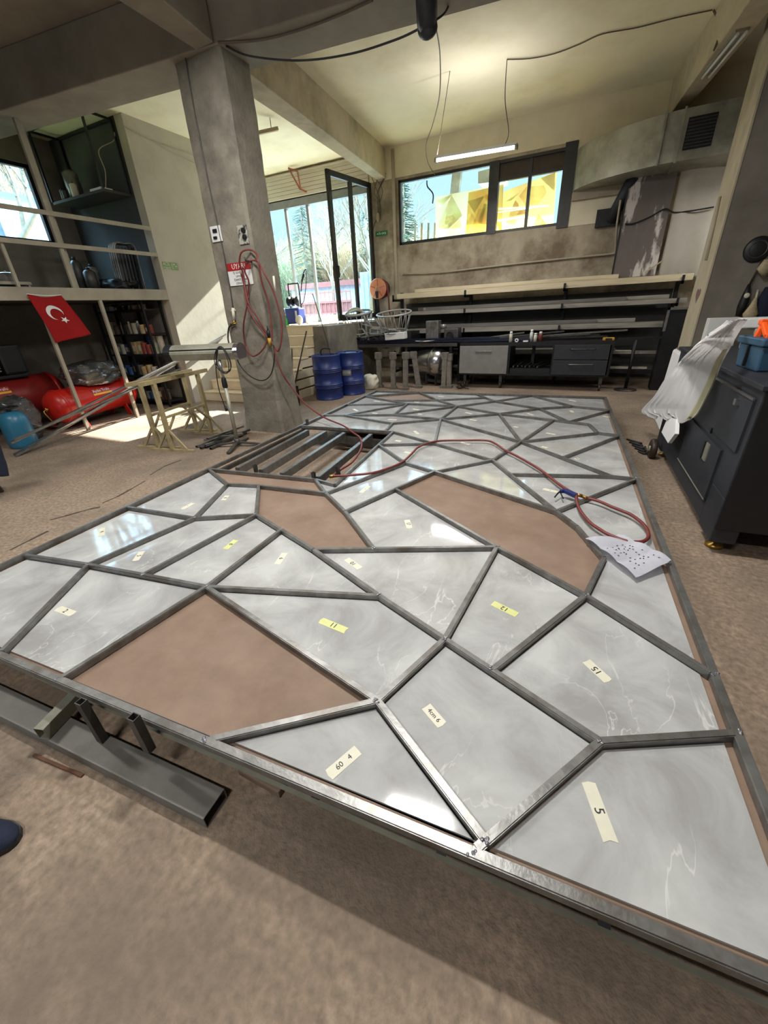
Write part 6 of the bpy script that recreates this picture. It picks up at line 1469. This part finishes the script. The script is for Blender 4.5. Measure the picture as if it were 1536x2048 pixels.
# things hanging on the grey partition
PY = 7.295
c = AY(1515, 499, PY); t = thing('black_disc', c, 'black round disc hanging high on the grey partition', 'disc')
MB().lathe([(0, -.03), (.12, -.03), (.14, -.015), (.14, .0)], c, (.0, 1, 0), 30).build('disc', M_blackpl, t); MB().torus(c + V((0, -.03, 0)), .09, .008, axis=(0, 1, 0)).build('ring', M_steeld, t)
a_, e_ = AY(1520, 545, PY - .08), AY(1500, 575, PY - .08)
t = thing('dark_tool_pouch', AY(1488, 600, PY), 'dark elongated pouch hanging on the grey partition above the panels', 'pouch')
MB().tube([AY(1499, 568, PY - .06), AY(1492, 590, PY - .06), AY(1484, 612, PY - .06), AY(1476, 632, PY - .06)], [.015, .04, .05, .03], 12).build('pouch', M_blackpl, t); MB().tube([AY(1525, 520, PY - .03), AY(1500, 568, PY - .05)], .012).build('strap', M_copper, t)
tag(MB().sphere(AY(1494, 591, PY - .1), .03, (1, .5, 1)).build('cream_cap', M_tapew), 'small cream round cap beside the dark pouch', 'cap')
t = thing('net_bag', AY(1505, 620, PY - .1), 'brown net bag hanging beside the dark pouch', 'bag')
MB().tube([AY(1512, 595, PY - .12), AY(1507, 610, PY - .14), AY(1501, 628, PY - .15), AY(1496, 640, PY - .14)], [.015, .035, .08, .05], 12).build('bag', M_wood, t); MB().tube([AY(1516, 580, PY - .03), AY(1512, 596, PY - .1)], .012).build('string', M_tapew, t)
tag(MB().tube([AY(1540, 575, PY - .045), AY(1530, 600, PY - .07), AY(1525, 625, PY - .09), AY(1528, 640, PY - .07)], [.05, .08, .1, .07], 14).build('work_coat', M_navy), 'dark navy coat hanging on the partition at the right photo edge', 'coat')
tag(MB().tube([AY(1536, 520, PY - .1), AY(1528, 535, PY - .1), AY(1530, 552, PY - .08)], [.04, .07, .03], 12).build('brown_hat', M_wood), 'brown cloth bundle on the partition at the right photo edge below the disc', 'bundle')
c = AX(1395, 590, 1.195); t = thing('heart_mark', c, 'faded reddish heart mark painted on the cream partition end', 'mark')
b = MB(); pts = []
for k in range(24):
    a_ = 2 * PI * k / 24; pts.append(V((1.2005, c.y + .0 - .012 * 16 * math.sin(a_) ** 3 * .8, c.z + .0065 * (13 * math.cos(a_) - 5 * math.cos(2 * a_) - 2 * math.cos(3 * a_) - math.cos(4 * a_)))))
b.slab(pts, (-.003, 0, 0)); b.build('paint', pmat('faded_red_paint', c8(128, 96, 92), .9), t)
tag(MB().tube([AX(1440, 394, 1.185), AX(1428, 450, 1.185), AX(1412, 520, 1.185)], .018).build('conduit', M_pale), 'pale conduit on the cream end of the right partition', 'conduit')
# ------------------------------------------------------------------ outside
M_ground = pmat('outdoor_paving', c8(150, 150, 150), .9, var=.15, scale=3, bump=.1, col2=c8(150, 142, 96), patch=(.5, .6), pscale=.35)
M_snow = pmat('dry_grass', c8(150, 140, 90), .9, var=.25, scale=6)
M_bark = pmat('pale_bark', c8(132, 118, 98), .9, var=.25, scale=10)
M_twig = pmat('dry_twigs', c8(176, 150, 112), .9, var=.3, scale=3)
M_twig2 = pmat('olive_twigs', c8(140, 144, 106), .9, var=.3, scale=3)
M_fir = pmat('fir_green', c8(58, 82, 58), .9, var=.3, scale=5)
struct('ground', MB().hull8([V((-45, 10.65, -.5)), V((30, 10.65, -.5)), V((30, 70, -.5)), V((-45, 70, -.5)), V((-45, 10.65, 1.36)), V((30, 10.65, 1.36)), V((30, 70, 2.4)), V((-45, 70, 2.4))]), M_ground, 'paved yard rising outside the glazed front', 'ground')
struct('ground_side', MB().box((-45, -10, -.5), (-10.42, 10.6, -.05)), M_snow, 'ground outside the loft window', 'ground')
gz = lambda y: 1.36 + (y - 10.65) * 1.04 / 59.35
# kerb, red fence, dark van, low shed
a_, e_ = V((-11.5, 13.2, gz(13.2))), V((-5.5, 17.5, gz(17.5)))
tag(MB().bar(a_ + V((0, 0, .06)), e_ + V((0, 0, .06)), .25, .16).build('kerb', pmat('yellow_kerb', c8(190, 176, 110), .8)), 'yellowish kerb crossing the yard outside the door', 'kerb')
fe = thing('red_fence', (-9.7, 15.5, gz(15.5)), 'faded red gate fence standing in the yard outside', 'fence')
M_redf = pmat('faded_red_paint_metal', c8(150, 92, 84), .6, var=.15)
fa, fb = V((-12.9, 17.2, gz(17.2))), V((-10.4, 18.0, gz(18.0)))
for z in (.15, .6, 1.0): MB().bar(fa + V((0, 0, z)), fb + V((0, 0, z)), .05, .06).build('rail', M_redf, fe)
for k in range(14):
    p_ = fa.lerp(fb, k / 13); MB().bar(p_, p_ + V((0, 0, 1.05)), .03, .03, up=(0, 1, 0)).build('bar', M_redf, fe)
MB().slab([fa + V((0, .05, .15)), fb + V((0, .05, .15)), fb + V((0, .05, .65)), fa + V((0, .05, .65))], (0, .02, 0)).build('panel', M_redf, fe)
sh_ = thing('red_roof_shed', (-13.5, 22, gz(22)), 'low shed with a reddish roof far out in the yard', 'shed')
MB().box((-16, 21, gz(21)), (-11.6, 24, gz(21) + 1.35)).build('wall', pmat('lilac_wall', c8(176, 176, 190), .8), sh_); MB().prism([(-16.2, 20.8), (-11.4, 20.8), (-11.4, 24.2), (-16.2, 24.2)], gz(21) + 1.35, gz(21) + 1.6).build('roof', M_redf, sh_)
vn = thing('blue_container', (-8.3, 19, gz(19)), 'blue grey container standing in the yard behind the door glass', 'container')
MB().bbox((-10.4, 19, gz(19)), (-6.8, 21.2, gz(19) + 1.75), .03).build('body', pmat('blue_grey_paint', c8(140, 152, 172), .6, var=.12), vn); b = MB()
for k in range(14): b.box((-10.3 + k * .25, 18.97, gz(19) + .1), (-10.2 + k * .25, 19.0, gz(19) + 1.65))
b.build('ribs', pmat('blue_grey_paint', c8(110, 128, 156), .6), vn)
# trees
def twigs(b, p, d, ln, r, depth, rg, spread=.6, kids=3):
    e = p + d * ln
    b.tube([p, p.lerp(e, .5) + V((rg.uniform(-1, 1), rg.uniform(-1, 1), rg.uniform(-.3, .3))) * ln * .05, e], [r, r * .8, r * .6], 5 if depth > 1 else 3, caps=False)
    if depth == 0: return
    for k in range(kids):
        s = rg.uniform(.45, 1)
        nd_ = (d + V((rg.uniform(-1, 1), rg.uniform(-1, 1), rg.uniform(-.25, .7))) * spread).normalized()
        twigs(b, p.lerp(e, s), nd_, ln * rg.uniform(.55, .8), r * .55, depth - 1, rg, spread, kids)
def bare_tree(x, y, h, lab, sd, mat=None, kids=4, name='bare_tree', z0=None, r=None):
    rg = random.Random(sd); z0 = gz(y) if z0 is None else z0; t = thing(name, (x, y, z0), lab, 'tree', 'trees outside the windows')
    r = r or h * .009
    MB().tube([(x, y, z0 - .1), (x + .05, y, z0 + h * .25), (x + rg.uniform(-.1, .1), y, z0 + h * .5)], [r * 1.6, r * 1.3, r], 8).build('trunk', M_bark, t)
    b = MB()
    for k in range(7):
        s = .2 + .3 * k / 6; p_ = V((x, y, z0 + h * s)); a_ = k * 2.4 + rg.random()
        twigs(b, p_, V((math.cos(a_) * .75, math.sin(a_) * .75, .9)).normalized(), h * (.3 - .02 * k) * 1.0, r * .6, 3, rg, .6, kids)
    twigs(b, V((x, y, z0 + h * .5)), V((0, 0, 1)), h * .28, r, 3, rg, .5, kids)
    b.build('branches', mat or M_bark, t)
def thicket(x0, x1, y, h, n, lab, sd, mat):
    rg = random.Random(sd); b = MB()
    for k in range(n):
        x = rg.uniform(x0, x1); yy = y + rg.uniform(-.8, .8); p_ = V((x, yy, gz(yy) - .05)); hh = h * rg.uniform(.55, 1.0)
        d = V((rg.uniform(-.35, .35), rg.uniform(-.3, .3), 1)).normalized()
        b.tube([p_, p_ + d * hh * .5, p_ + (d + V((rg.uniform(-.25, .25), 0, 0))).normalized() * hh], [.022, .016, .006], 3, caps=False)
        for _ in range(5):
            q_ = p_ + d * hh * rg.uniform(.3, .95); e2 = q_ + V((rg.uniform(-.7, .7), rg.uniform(-.4, .4), rg.uniform(.1, .9))) * hh * .22
            b.tube([q_, e2], [.011, .005], 3, caps=False)
    tag(b.build('dry_thicket', mat), lab, 'bushes', kind='stuff')
thicket(-26, -15, 25.5, 4.6, 900, 'pale dry thicket outside, left part of the glazed front', 2, M_twig2)
thicket(-17.5, -10, 24.5, 4.4, 800, 'tan dry thicket outside behind the open door', 3, M_twig)
thicket(-24, -9.5, 27.5, 5.2, 900, 'taller olive thicket at the back of the yard', 5, M_twig2)
def fir(x, y, h, lab, sd, z0=None):
    rg = random.Random(sd); z0 = gz(y) if z0 is None else z0; t = thing('fir_tree', (x, y, z0), lab, 'tree', 'trees outside the windows')
    MB().tube([(x, y, z0 - .1), (x, y, z0 + h)], [h * .018, .01], 8).build('trunk', M_bark, t); b = MB()
    for k in range(420):
        s = .12 + .88 * (k / 420); R = h * .24 * (1 - s) + .12; a_ = rg.uniform(0, 2 * PI); p_ = V((x, y, z0 + h * s)); e = p_ + V((math.cos(a_) * R, math.sin(a_) * R, -R * .25 + rg.uniform(-.05, .1)))
        sdv = V((-math.sin(a_), math.cos(a_), 0)) * R * .12
        b.tube([p_, e], [.012, .004], 3, caps=False)
        for j in range(4):
            q_ = p_.lerp(e, .35 + .18 * j); 
            for sg in (-1, 1): b.tube([q_, q_ + sdv * sg * (1.3 - .2 * j) + (e - p_) * .12], [.012, .003], 3, caps=False)
    b.build('needles', M_fir, t)
bare_tree(-16.5, 18.0, 6.0, 'bare tree with fine twigs seen left of the first mullion', 11, kids=4)
fir(-15.8, 22.5, 6.6, 'dark fir tree between the two mullions', 12)
bare_tree(-9.6, 18.8, 5.8, 'bare tree seen through the upper door glass', 13, kids=4)
bare_tree(-8.2, 15.8, 6.4, 'tall bare tree at the right pane of the open door', 14, kids=4)
fir(-12.6, 24, 5.0, 'small fir tree behind the tan thicket', 15)
bare_tree(-12.6, 20, 5.8, 'slim bare tree beside the second mullion', 16, kids=4)
fir(-6.6, 15.5, 4.3, 'small dark tree in the left corner of the high window', 17)
# yellow film panels leaning outside the high window
M_film = pmat('yellow_translucent_film', c8(240, 206, 96), .5, var=.12, scale=3, trans=0)
def film_mat(name, col):
    m = bpy.data.materials.new(name); m.use_nodes = True; nt = m.node_tree; N = nt.nodes; L = nt.links; N.remove(N['Principled BSDF'])
    d = N.new('ShaderNodeBsdfDiffuse'); tl = N.new('ShaderNodeBsdfTranslucent'); tr = N.new('ShaderNodeBsdfTransparent'); nz = N.new('ShaderNodeTexNoise'); nz.inputs['Scale'].default_value = 1.8; tc = N.new('ShaderNodeTexCoord'); L.new(tc.outputs['Object'], nz.inputs['Vector'])
    rp = N.new('ShaderNodeValToRGB'); rp.color_ramp.elements[0].position = .35; rp.color_ramp.elements[1].position = .65; rp.color_ramp.elements[0].color = col; rp.color_ramp.elements[1].color = tuple(min(1, c_ * 1.15 + .06) for c_ in col[:3]) + (1,); L.new(nz.outputs['Fac'], rp.inputs['Fac'])
    for s_ in (d, tl, tr): L.new(rp.outputs['Color'], s_.inputs['Color'])
    a_ = N.new('ShaderNodeMixShader'); a_.inputs[0].default_value = .65; L.new(d.outputs[0], a_.inputs[1]); L.new(tl.outputs[0], a_.inputs[2])
    c_ = N.new('ShaderNodeMixShader'); c_.inputs[0].default_value = .3; L.new(a_.outputs[0], c_.inputs[1]); L.new(tr.outputs[0], c_.inputs[2]); L.new(c_.outputs[0], N['Material Output'].inputs['Surface']); return m
F1, F2, F3 = film_mat('yellow_film', (.95, .74, .40, 1)), film_mat('pale_yellow_film', (.97, .87, .66, 1)), film_mat('grey_film', (.80, .80, .62, 1))
w8 = lambda x_, y_: (790 + x_ / 4.151, 330 + y_ / 4.151)
def filmpts(pts, Y):
    out = []
    for p_ in pts:
        q_ = AY(*w8(*p_), Y)
        if p_[1] > 540: q_.z = gz(Y) - .01
        out.append(q_)
    return out
def filmpanel(pts, Y, mat, lab, patches):
    t = thing('film_panel', filmpts(pts, Y)[0], lab, 'panel', 'yellow film panels outside the high window'); t.location.z = gz(Y)
    MB().slab(filmpts(pts, Y), (0, .012, 0)).build('sheet', mat, t)
    for pp_, m_ in patches: MB().slab([AY(*w8(*p_), Y - .003) for p_ in pp_], (0, .003, 0)).build('film_patch', m_, t)
filmpanel([(335, 265), (860, 165), (890, 660), (345, 660)], 11.02, F2, 'wide pale yellow film panel leaning outside the high window, left half', [([(350, 520), (470, 250), (560, 420), (440, 530)], F3), ([(640, 480), (750, 250), (800, 480)], F3), ([(380, 530), (430, 430), (520, 400), (555, 520)], F2), ([(345, 300), (480, 240), (400, 330)], F3)])
filmpanel([(560, 660), (610, 230), (900, 160), (900, 660)], 10.93, F1, 'golden film panel in front of the pale one, at the mullion', [([(600, 300), (740, 260), (660, 400)], F3), ([(650, 480), (700, 360), (830, 370), (830, 500)], F2), ([(580, 500), (640, 400), (690, 490)], F2), ([(740, 260), (800, 230), (835, 400)], F1), ([(690, 480), (740, 320), (760, 330), (720, 490)], F3)])
filmpanel([(900, 220), (1345, 55), (1330, 660), (880, 660)], 11.12, F1, 'golden film panel behind the right pane of the high window', [([(1030, 260), (1090, 180), (1240, 170), (1260, 230), (1150, 380), (1080, 330)], F2), ([(920, 480), (1000, 290), (1060, 380), (990, 500)], F2), ([(1000, 420), (1100, 300), (1110, 400)], F2), ([(1210, 110), (1330, 60), (1325, 220)], F3), ([(1150, 500), (1190, 400), (1260, 500)], F2), ([(920, 300), (1020, 240), (960, 300)], F3)])
t = thing('leaning_boards', AY(*w8(230, 600), 11.1), 'pale thin boards leaning outside the left corner of the high window', 'boards'); t.location.z = gz(11.1)
for k in range(4):
    x_ = 130 + 55 * k; q0_, q1_ = AY(*w8(x_, 650), 11.1), AY(*w8(x_ + 25, 650), 11.1); q0_.z = q1_.z = gz(11.1) - .01
    MB().slab([q0_, q1_, AY(*w8(x_ + 45, 480), 11.25), AY(*w8(x_ + 30, 480), 11.25)], (0, .02, 0)).build('board', M_wood if k % 2 else M_galv, t)
t = thing('grey_pole_post', AY(*w8(480, 150), 12.5), 'broad grey post outside the high window', 'post')
q0_, q1_ = AY(*w8(430, 240), 12.5), AY(*w8(510, 240), 12.5); q0_.x -= .25; q1_.x -= .25; q0_.z = q1_.z = gz(12.5) - .02; t.location = (q0_.x, 12.5, gz(12.5))
MB().slab([q0_, q1_, AY(*w8(550, 20), 12.5), AY(*w8(480, 20), 12.5)], (0, .15, 0)).build('post', M_galv, t)
t = thing('grey_roof_edge', AY(*w8(780, 90), 13), 'grey box roof corner outside the top of the high window', 'roof edge')
MB().slab([AY(*w8(690, 155), 13), AY(*w8(900, 130), 13), AY(*w8(900, 0), 13), AY(*w8(690, 55), 13)], (0, .6, 0)).build('box', M_galv, t)
tag(MB().tube(smooth_path([AY(*w8(265, 130), 10.6), AY(*w8(270, 180), 10.6), AY(*w8(315, 240), 10.6), AY(*w8(312, 320), 10.6)], 6), .014).build('hanging_wire', M_cablek), 'dark twisted wire hanging outside the high window', 'wire')
# unseen sheet added above the high window to keep the sun out
struct('awning', MB().hull8([V((-5.0, 10.65, 4.95)), V((-.4, 10.65, 4.95)), V((-.4, 14.2, 5.15)), V((-5.0, 14.2, 5.15)), V((-5.0, 10.65, 5.0)), V((-.4, 10.65, 5.0)), V((-.4, 14.2, 5.2)), V((-5.0, 14.2, 5.2))]), M_galv, 'unseen sheet added outside to block sun at the high window', 'awning')
# pressure washer on the landing
pw = thing('pressure_washer', (-6.45, 8.6, 1.43), 'blue pressure washer with a hose drum and a lance on the landing', 'pressure washer')
wy = 8.6
L0, L1 = AY(578, 640, wy).x, AY(605, 640, wy).x
zb_ = 1.43
M_washer = pmat('washer_blue', c8(58, 74, 150), .4, var=.1)
MB().bbox((L0, wy - .12, zb_ + .02), (L1, wy + .14, zb_ + .36), .03).build('body', M_washer, pw)
MB().box((L1 - .1, wy - .125, zb_ + .1), (L1 - .05, wy - .118, zb_ + .3)).build('label', M_white, pw)
cxm = (L0 + L1) / 2
MB().lathe([(0, -.13), (.1, -.13), (.1, -.11), (.06, -.1), (.06, .1), (.1, .11), (.1, .13), (0, .13)], (cxm, wy, zb_ + .5), (1, 0, 0), 24).build('hose_drum', M_blackpl, pw)
MB().torus((cxm, wy, zb_ + .5), .075, .025, axis=(1, 0, 0), seg=24).build('hose', M_black, pw)
MB().tube(smooth_path([(L0 + .05, wy + .08, zb_ + .3), (L0 + .05, wy + .08, zb_ + .82), (L0 + .1, wy + .08, zb_ + .86), (L1 - .1, wy + .08, zb_ + .86), (L1 - .05, wy + .08, zb_ + .82), (L1 - .05, wy + .08, zb_ + .3)], 5), .014).build('push_handle', M_black, pw)
for q_ in (-.16, .16): MB().lathe([(0, -.025), (.085, -.025), (.1, -.01), (.1, .01), (.085, .025), (0, .025)], (L1 + .02, wy + q_, zb_ + .1), (0, 1, 0), 24).build('wheel', M_white, pw)
MB().tube(smooth_path([AY(602, 583, wy), AY(604, 562, wy), AY(607, 546, wy), AY(612, 537, wy)], 5), .012).cyl(AY(604, 563, wy), AY(608, 547, wy), .025).build('lance', M_blackpl, pw)
MB().tube(smooth_path([AY(613, 540, wy), AY(612, 570, wy), AY(608, 600, wy), AY(600, 612, wy), AY(592, 608, wy)], 6), .008).build('lance_hose', M_cablek, pw)
p_ = AY(576, 640, wy - .05); t = thing('green_bottle', (p_.x, wy - .1, 1.43), 'bright green bottle beside the pressure washer', 'bottle'); MB().lathe([(0, 0), (.045, 0), (.045, .1), (.015, .2), (0, .22)], (p_.x, wy - .1, 1.43), seg=14).build('body', pmat('bright_green', c8(60, 220, 80), .4), t); MB().cyl((p_.x, wy - .1, 1.64), (p_.x, wy - .1, 1.68), .018).build('cap', M_white, t)
p_ = AY(569, 620, wy); t = thing('black_can', (p_.x, wy, 1.43), 'black canister half hidden by the column on the landing', 'canister'); MB().bbox((p_.x - .1, wy - .08, 1.43), (p_.x + .03, wy + .08, 1.72), .02).build('body', M_blackpl, t); MB().cyl((p_.x - .03, wy, 1.72), (p_.x - .03, wy, 1.8), .03).build('cap', pmat('cyan_plastic', c8(60, 160, 210), .4), t)
# outside the loft window
t = thing('pale_building', (-17, 9, -.05), 'grey house with a pale panel seen through the loft window', 'building')
MB().box((-18, 6.2, -.05), (-15.5, 14, 5.1)).build('wall', pmat('blue_grey_render', c8(110, 122, 138), .9, var=.1), t)
MB().box((-15.5, 7.6, 4.0), (-15.45, 9.4, 4.9)).build('window', pmat('pale_blue_panel', c8(190, 214, 222), .5), t)
def side_thicket():
    rg = random.Random(50); b = MB()
    for k in range(500):
        y = rg.uniform(3, 16); x = -22 + rg.uniform(-1.5, 1.5); p_ = V((x, y, 0)); hh = rg.uniform(5, 9.5)
        d = V((rg.uniform(-.2, .2), rg.uniform(-.3, .3), 1)).normalized(); b.tube([p_, p_ + d * hh], [.04, .01], 3, caps=False)
        for _ in range(7):
            q_ = p_ + d * hh * rg.uniform(.35, .95); b.tube([q_, q_ + V((rg.uniform(-.4, .4), rg.uniform(-.8, .8), rg.uniform(0, .9))) * 1.2], [.016, .006], 3, caps=False)
    tag(b.build('dry_thicket', M_twig), 'pale twig thicket outside the loft window', 'bushes', kind='stuff')
side_thicket()
bare_tree(-13.2, 6.0, 8, 'dark trunked bare tree outside the loft window', 61, kids=3, z0=-.05, r=.16)
SKY_LO, SKY_HI, SUN_E, EXPO = 1.0, 18.0, 23.0, 0.45
LAMPS = [(-1.0, 2.4, 4.35, .1, 110, 'out of frame tube lamp over the near half of the steel frame'),
         (-3.4, 3.2, 4.35, .1, 70, 'added fill lamp, out of frame, over the left half of the steel frame'),  # added as fill over the panel
         (-5.6, .6, 4.35, .1, 50, 'added fill lamp, out of frame, left of the viewer'),  # invented fitting, fills the left side
         (-.8, -1.6, 4.35, .1, 70, 'added fill lamp, out of frame, behind the viewer'),  # invented fitting, fill from behind
         (2.0, 8.85, 3.3, 0, 18, 'added fill lamp hidden behind the right partition')]  # added to brighten the tarpaulin and the right end
# ------------------------------------------------------------------ sky, sun and lamps
SUN_D = V((-.15, -1, -.6)).normalized()
w = bpy.data.worlds.new('winter_sky'); scene.world = w; w.use_nodes = True
nt = w.node_tree; N = nt.nodes; L = nt.links; bg = N['Background']
tc = N.new('ShaderNodeTexCoord'); sx = N.new('ShaderNodeSeparateXYZ'); L.new(tc.outputs['Generated'], sx.inputs[0])
rp = N.new('ShaderNodeValToRGB'); E_ = rp.color_ramp.elements
E_[0].position = 0; E_[0].color = (.70, .86, .95, 1); E_[1].position = .5; E_[1].color = (.40, .70, .98, 1)
e = E_.new(.16); e.color = (.55, .82, 1.0, 1)
L.new(sx.outputs['Z'], rp.inputs['Fac'])
# brightness: moderate near the horizon, stronger high up and around the sun
mr = N.new('ShaderNodeMapRange'); mr.inputs['From Min'].default_value = .28; mr.inputs['From Max'].default_value = .6; mr.inputs['To Min'].default_value = SKY_LO; mr.inputs['To Max'].default_value = SKY_HI
L.new(sx.outputs['Z'], mr.inputs['Value'])
dt = N.new('ShaderNodeVectorMath'); dt.operation = 'DOT_PRODUCT'; dt.inputs[1].default_value = -SUN_D; L.new(tc.outputs['Generated'], dt.inputs[0])
L.new(rp.outputs['Color'], bg.inputs['Color']); L.new(mr.outputs['Result'], bg.inputs['Strength'])
sun = bpy.data.lights.new('sun', 'SUN'); sun.energy = SUN_E; sun.angle = .009; sun.color = (1, .96, .88)
so = bpy.data.objects.new('sun', sun); COL.objects.link(so); so.rotation_euler = SUN_D.to_track_quat('-Z', 'Y').to_euler()
# portals in the openings help the sky find its way in
def portal(c, nrm, sx_, sy_):
    l = bpy.data.lights.new('sky_portal', 'AREA'); l.shape = 'RECTANGLE'; l.size = sx_; l.size_y = sy_; l.cycles.is_portal = True
    o = bpy.data.objects.new('sky_portal', l); COL.objects.link(o); o.location = c; o.rotation_euler = V(nrm).to_track_quat('-Z', 'Z').to_euler()
portal(((WX0 + WX1) / 2, BW + .28, (WZ0 + WZ1) / 2), (0, -1, 0), WX1 - WX0, WZ1 - WZ0)
portal(((DX0 + DX1) / 2, BW + .28, (DZ0 + DZ1) / 2), (0, -1, 0), DX1 - DX0, DZ1 - DZ0)
portal((LX - .25, (LY0 + LY1) / 2, (LZ0 + LZ1) / 2), (1, 0, 0), LY1 - LY0, LZ1 - LZ0)
portal((-3.5, -5.25, 1.3), (0, 1, 0), 3, 2.6)
# unseen tube fittings, most of them added as fill (housing, two tubes, and their light)
def fitting(x, y, z, ang, ln, power, lab, color=(1, .985, .95), size=.16):
    t = thing('unseen_tube_lamp', (x, y, z), lab, 'lamp', 'ceiling tube lamps')
    d = V((math.cos(ang), math.sin(ang), 0)); s = V((-d.y, d.x, 0)); c = V((x, y, z))
    MB().bar(c - d * ln / 2 + V((0, 0, .05)), c + d * ln / 2 + V((0, 0, .05)), size, .04).build('housing', M_white, t)
    for q_ in (-.035, .035): MB().cyl(c - d * (ln / 2 - .03) + s * q_, c + d * (ln / 2 - .03) + s * q_, .014, seg=10).build('tube', M_lamp, t)
    MB().tube([c + V((0, 0, .07)), V((x, y, CZ))], .006).build('cord', M_cable, t)
    l = bpy.data.lights.new('tube_light', 'AREA'); l.shape = 'RECTANGLE'; l.size = ln; l.size_y = size; l.energy = power; l.color = color; l.spread = PI
    o = bpy.data.objects.new('tube_light', l); COL.objects.link(o); o.location = c - V((0, 0, .03)); o.rotation_euler = (0, 0, ang)
    return t
for (x, y, z, a_, p_, lb) in LAMPS: fitting(x, y, z, a_, .7 if y == 2.4 else 1.25, p_, lb, size=.11 if y == 2.4 else .16)
# the light of the tube hanging before the window
l = bpy.data.lights.new('tube_light', 'AREA'); l.shape = 'RECTANGLE'; l.size = 1.2; l.size_y = .05; l.energy = 55; l.color = (1, .98, 1)
o = bpy.data.objects.new('tube_light', l); COL.objects.link(o); o.location = (-2.27, 8.1, 3.76); o.rotation_euler = (0, 0, -.08)
l2 = l.copy(); l2.energy = 8
o = bpy.data.objects.new('tube_light', l2); COL.objects.link(o); o.location = (-2.27, 8.1, 3.9); o.rotation_euler = (PI, 0, -.08)
scene.view_settings.view_transform = 'Standard'; scene.view_settings.look = 'None'; scene.view_settings.gamma = 1; scene.view_settings.use_curve_mapping = False
scene.view_settings.exposure = EXPO
cy = scene.cycles
cy.use_denoising = True; cy.max_bounces = 10; cy.diffuse_bounces = 6; cy.glossy_bounces = 4; cy.transmission_bounces = 6; cy.transparent_max_bounces = 16
cy.sample_clamp_indirect = 6; cy.caustics_reflective = False; cy.caustics_refractive = False
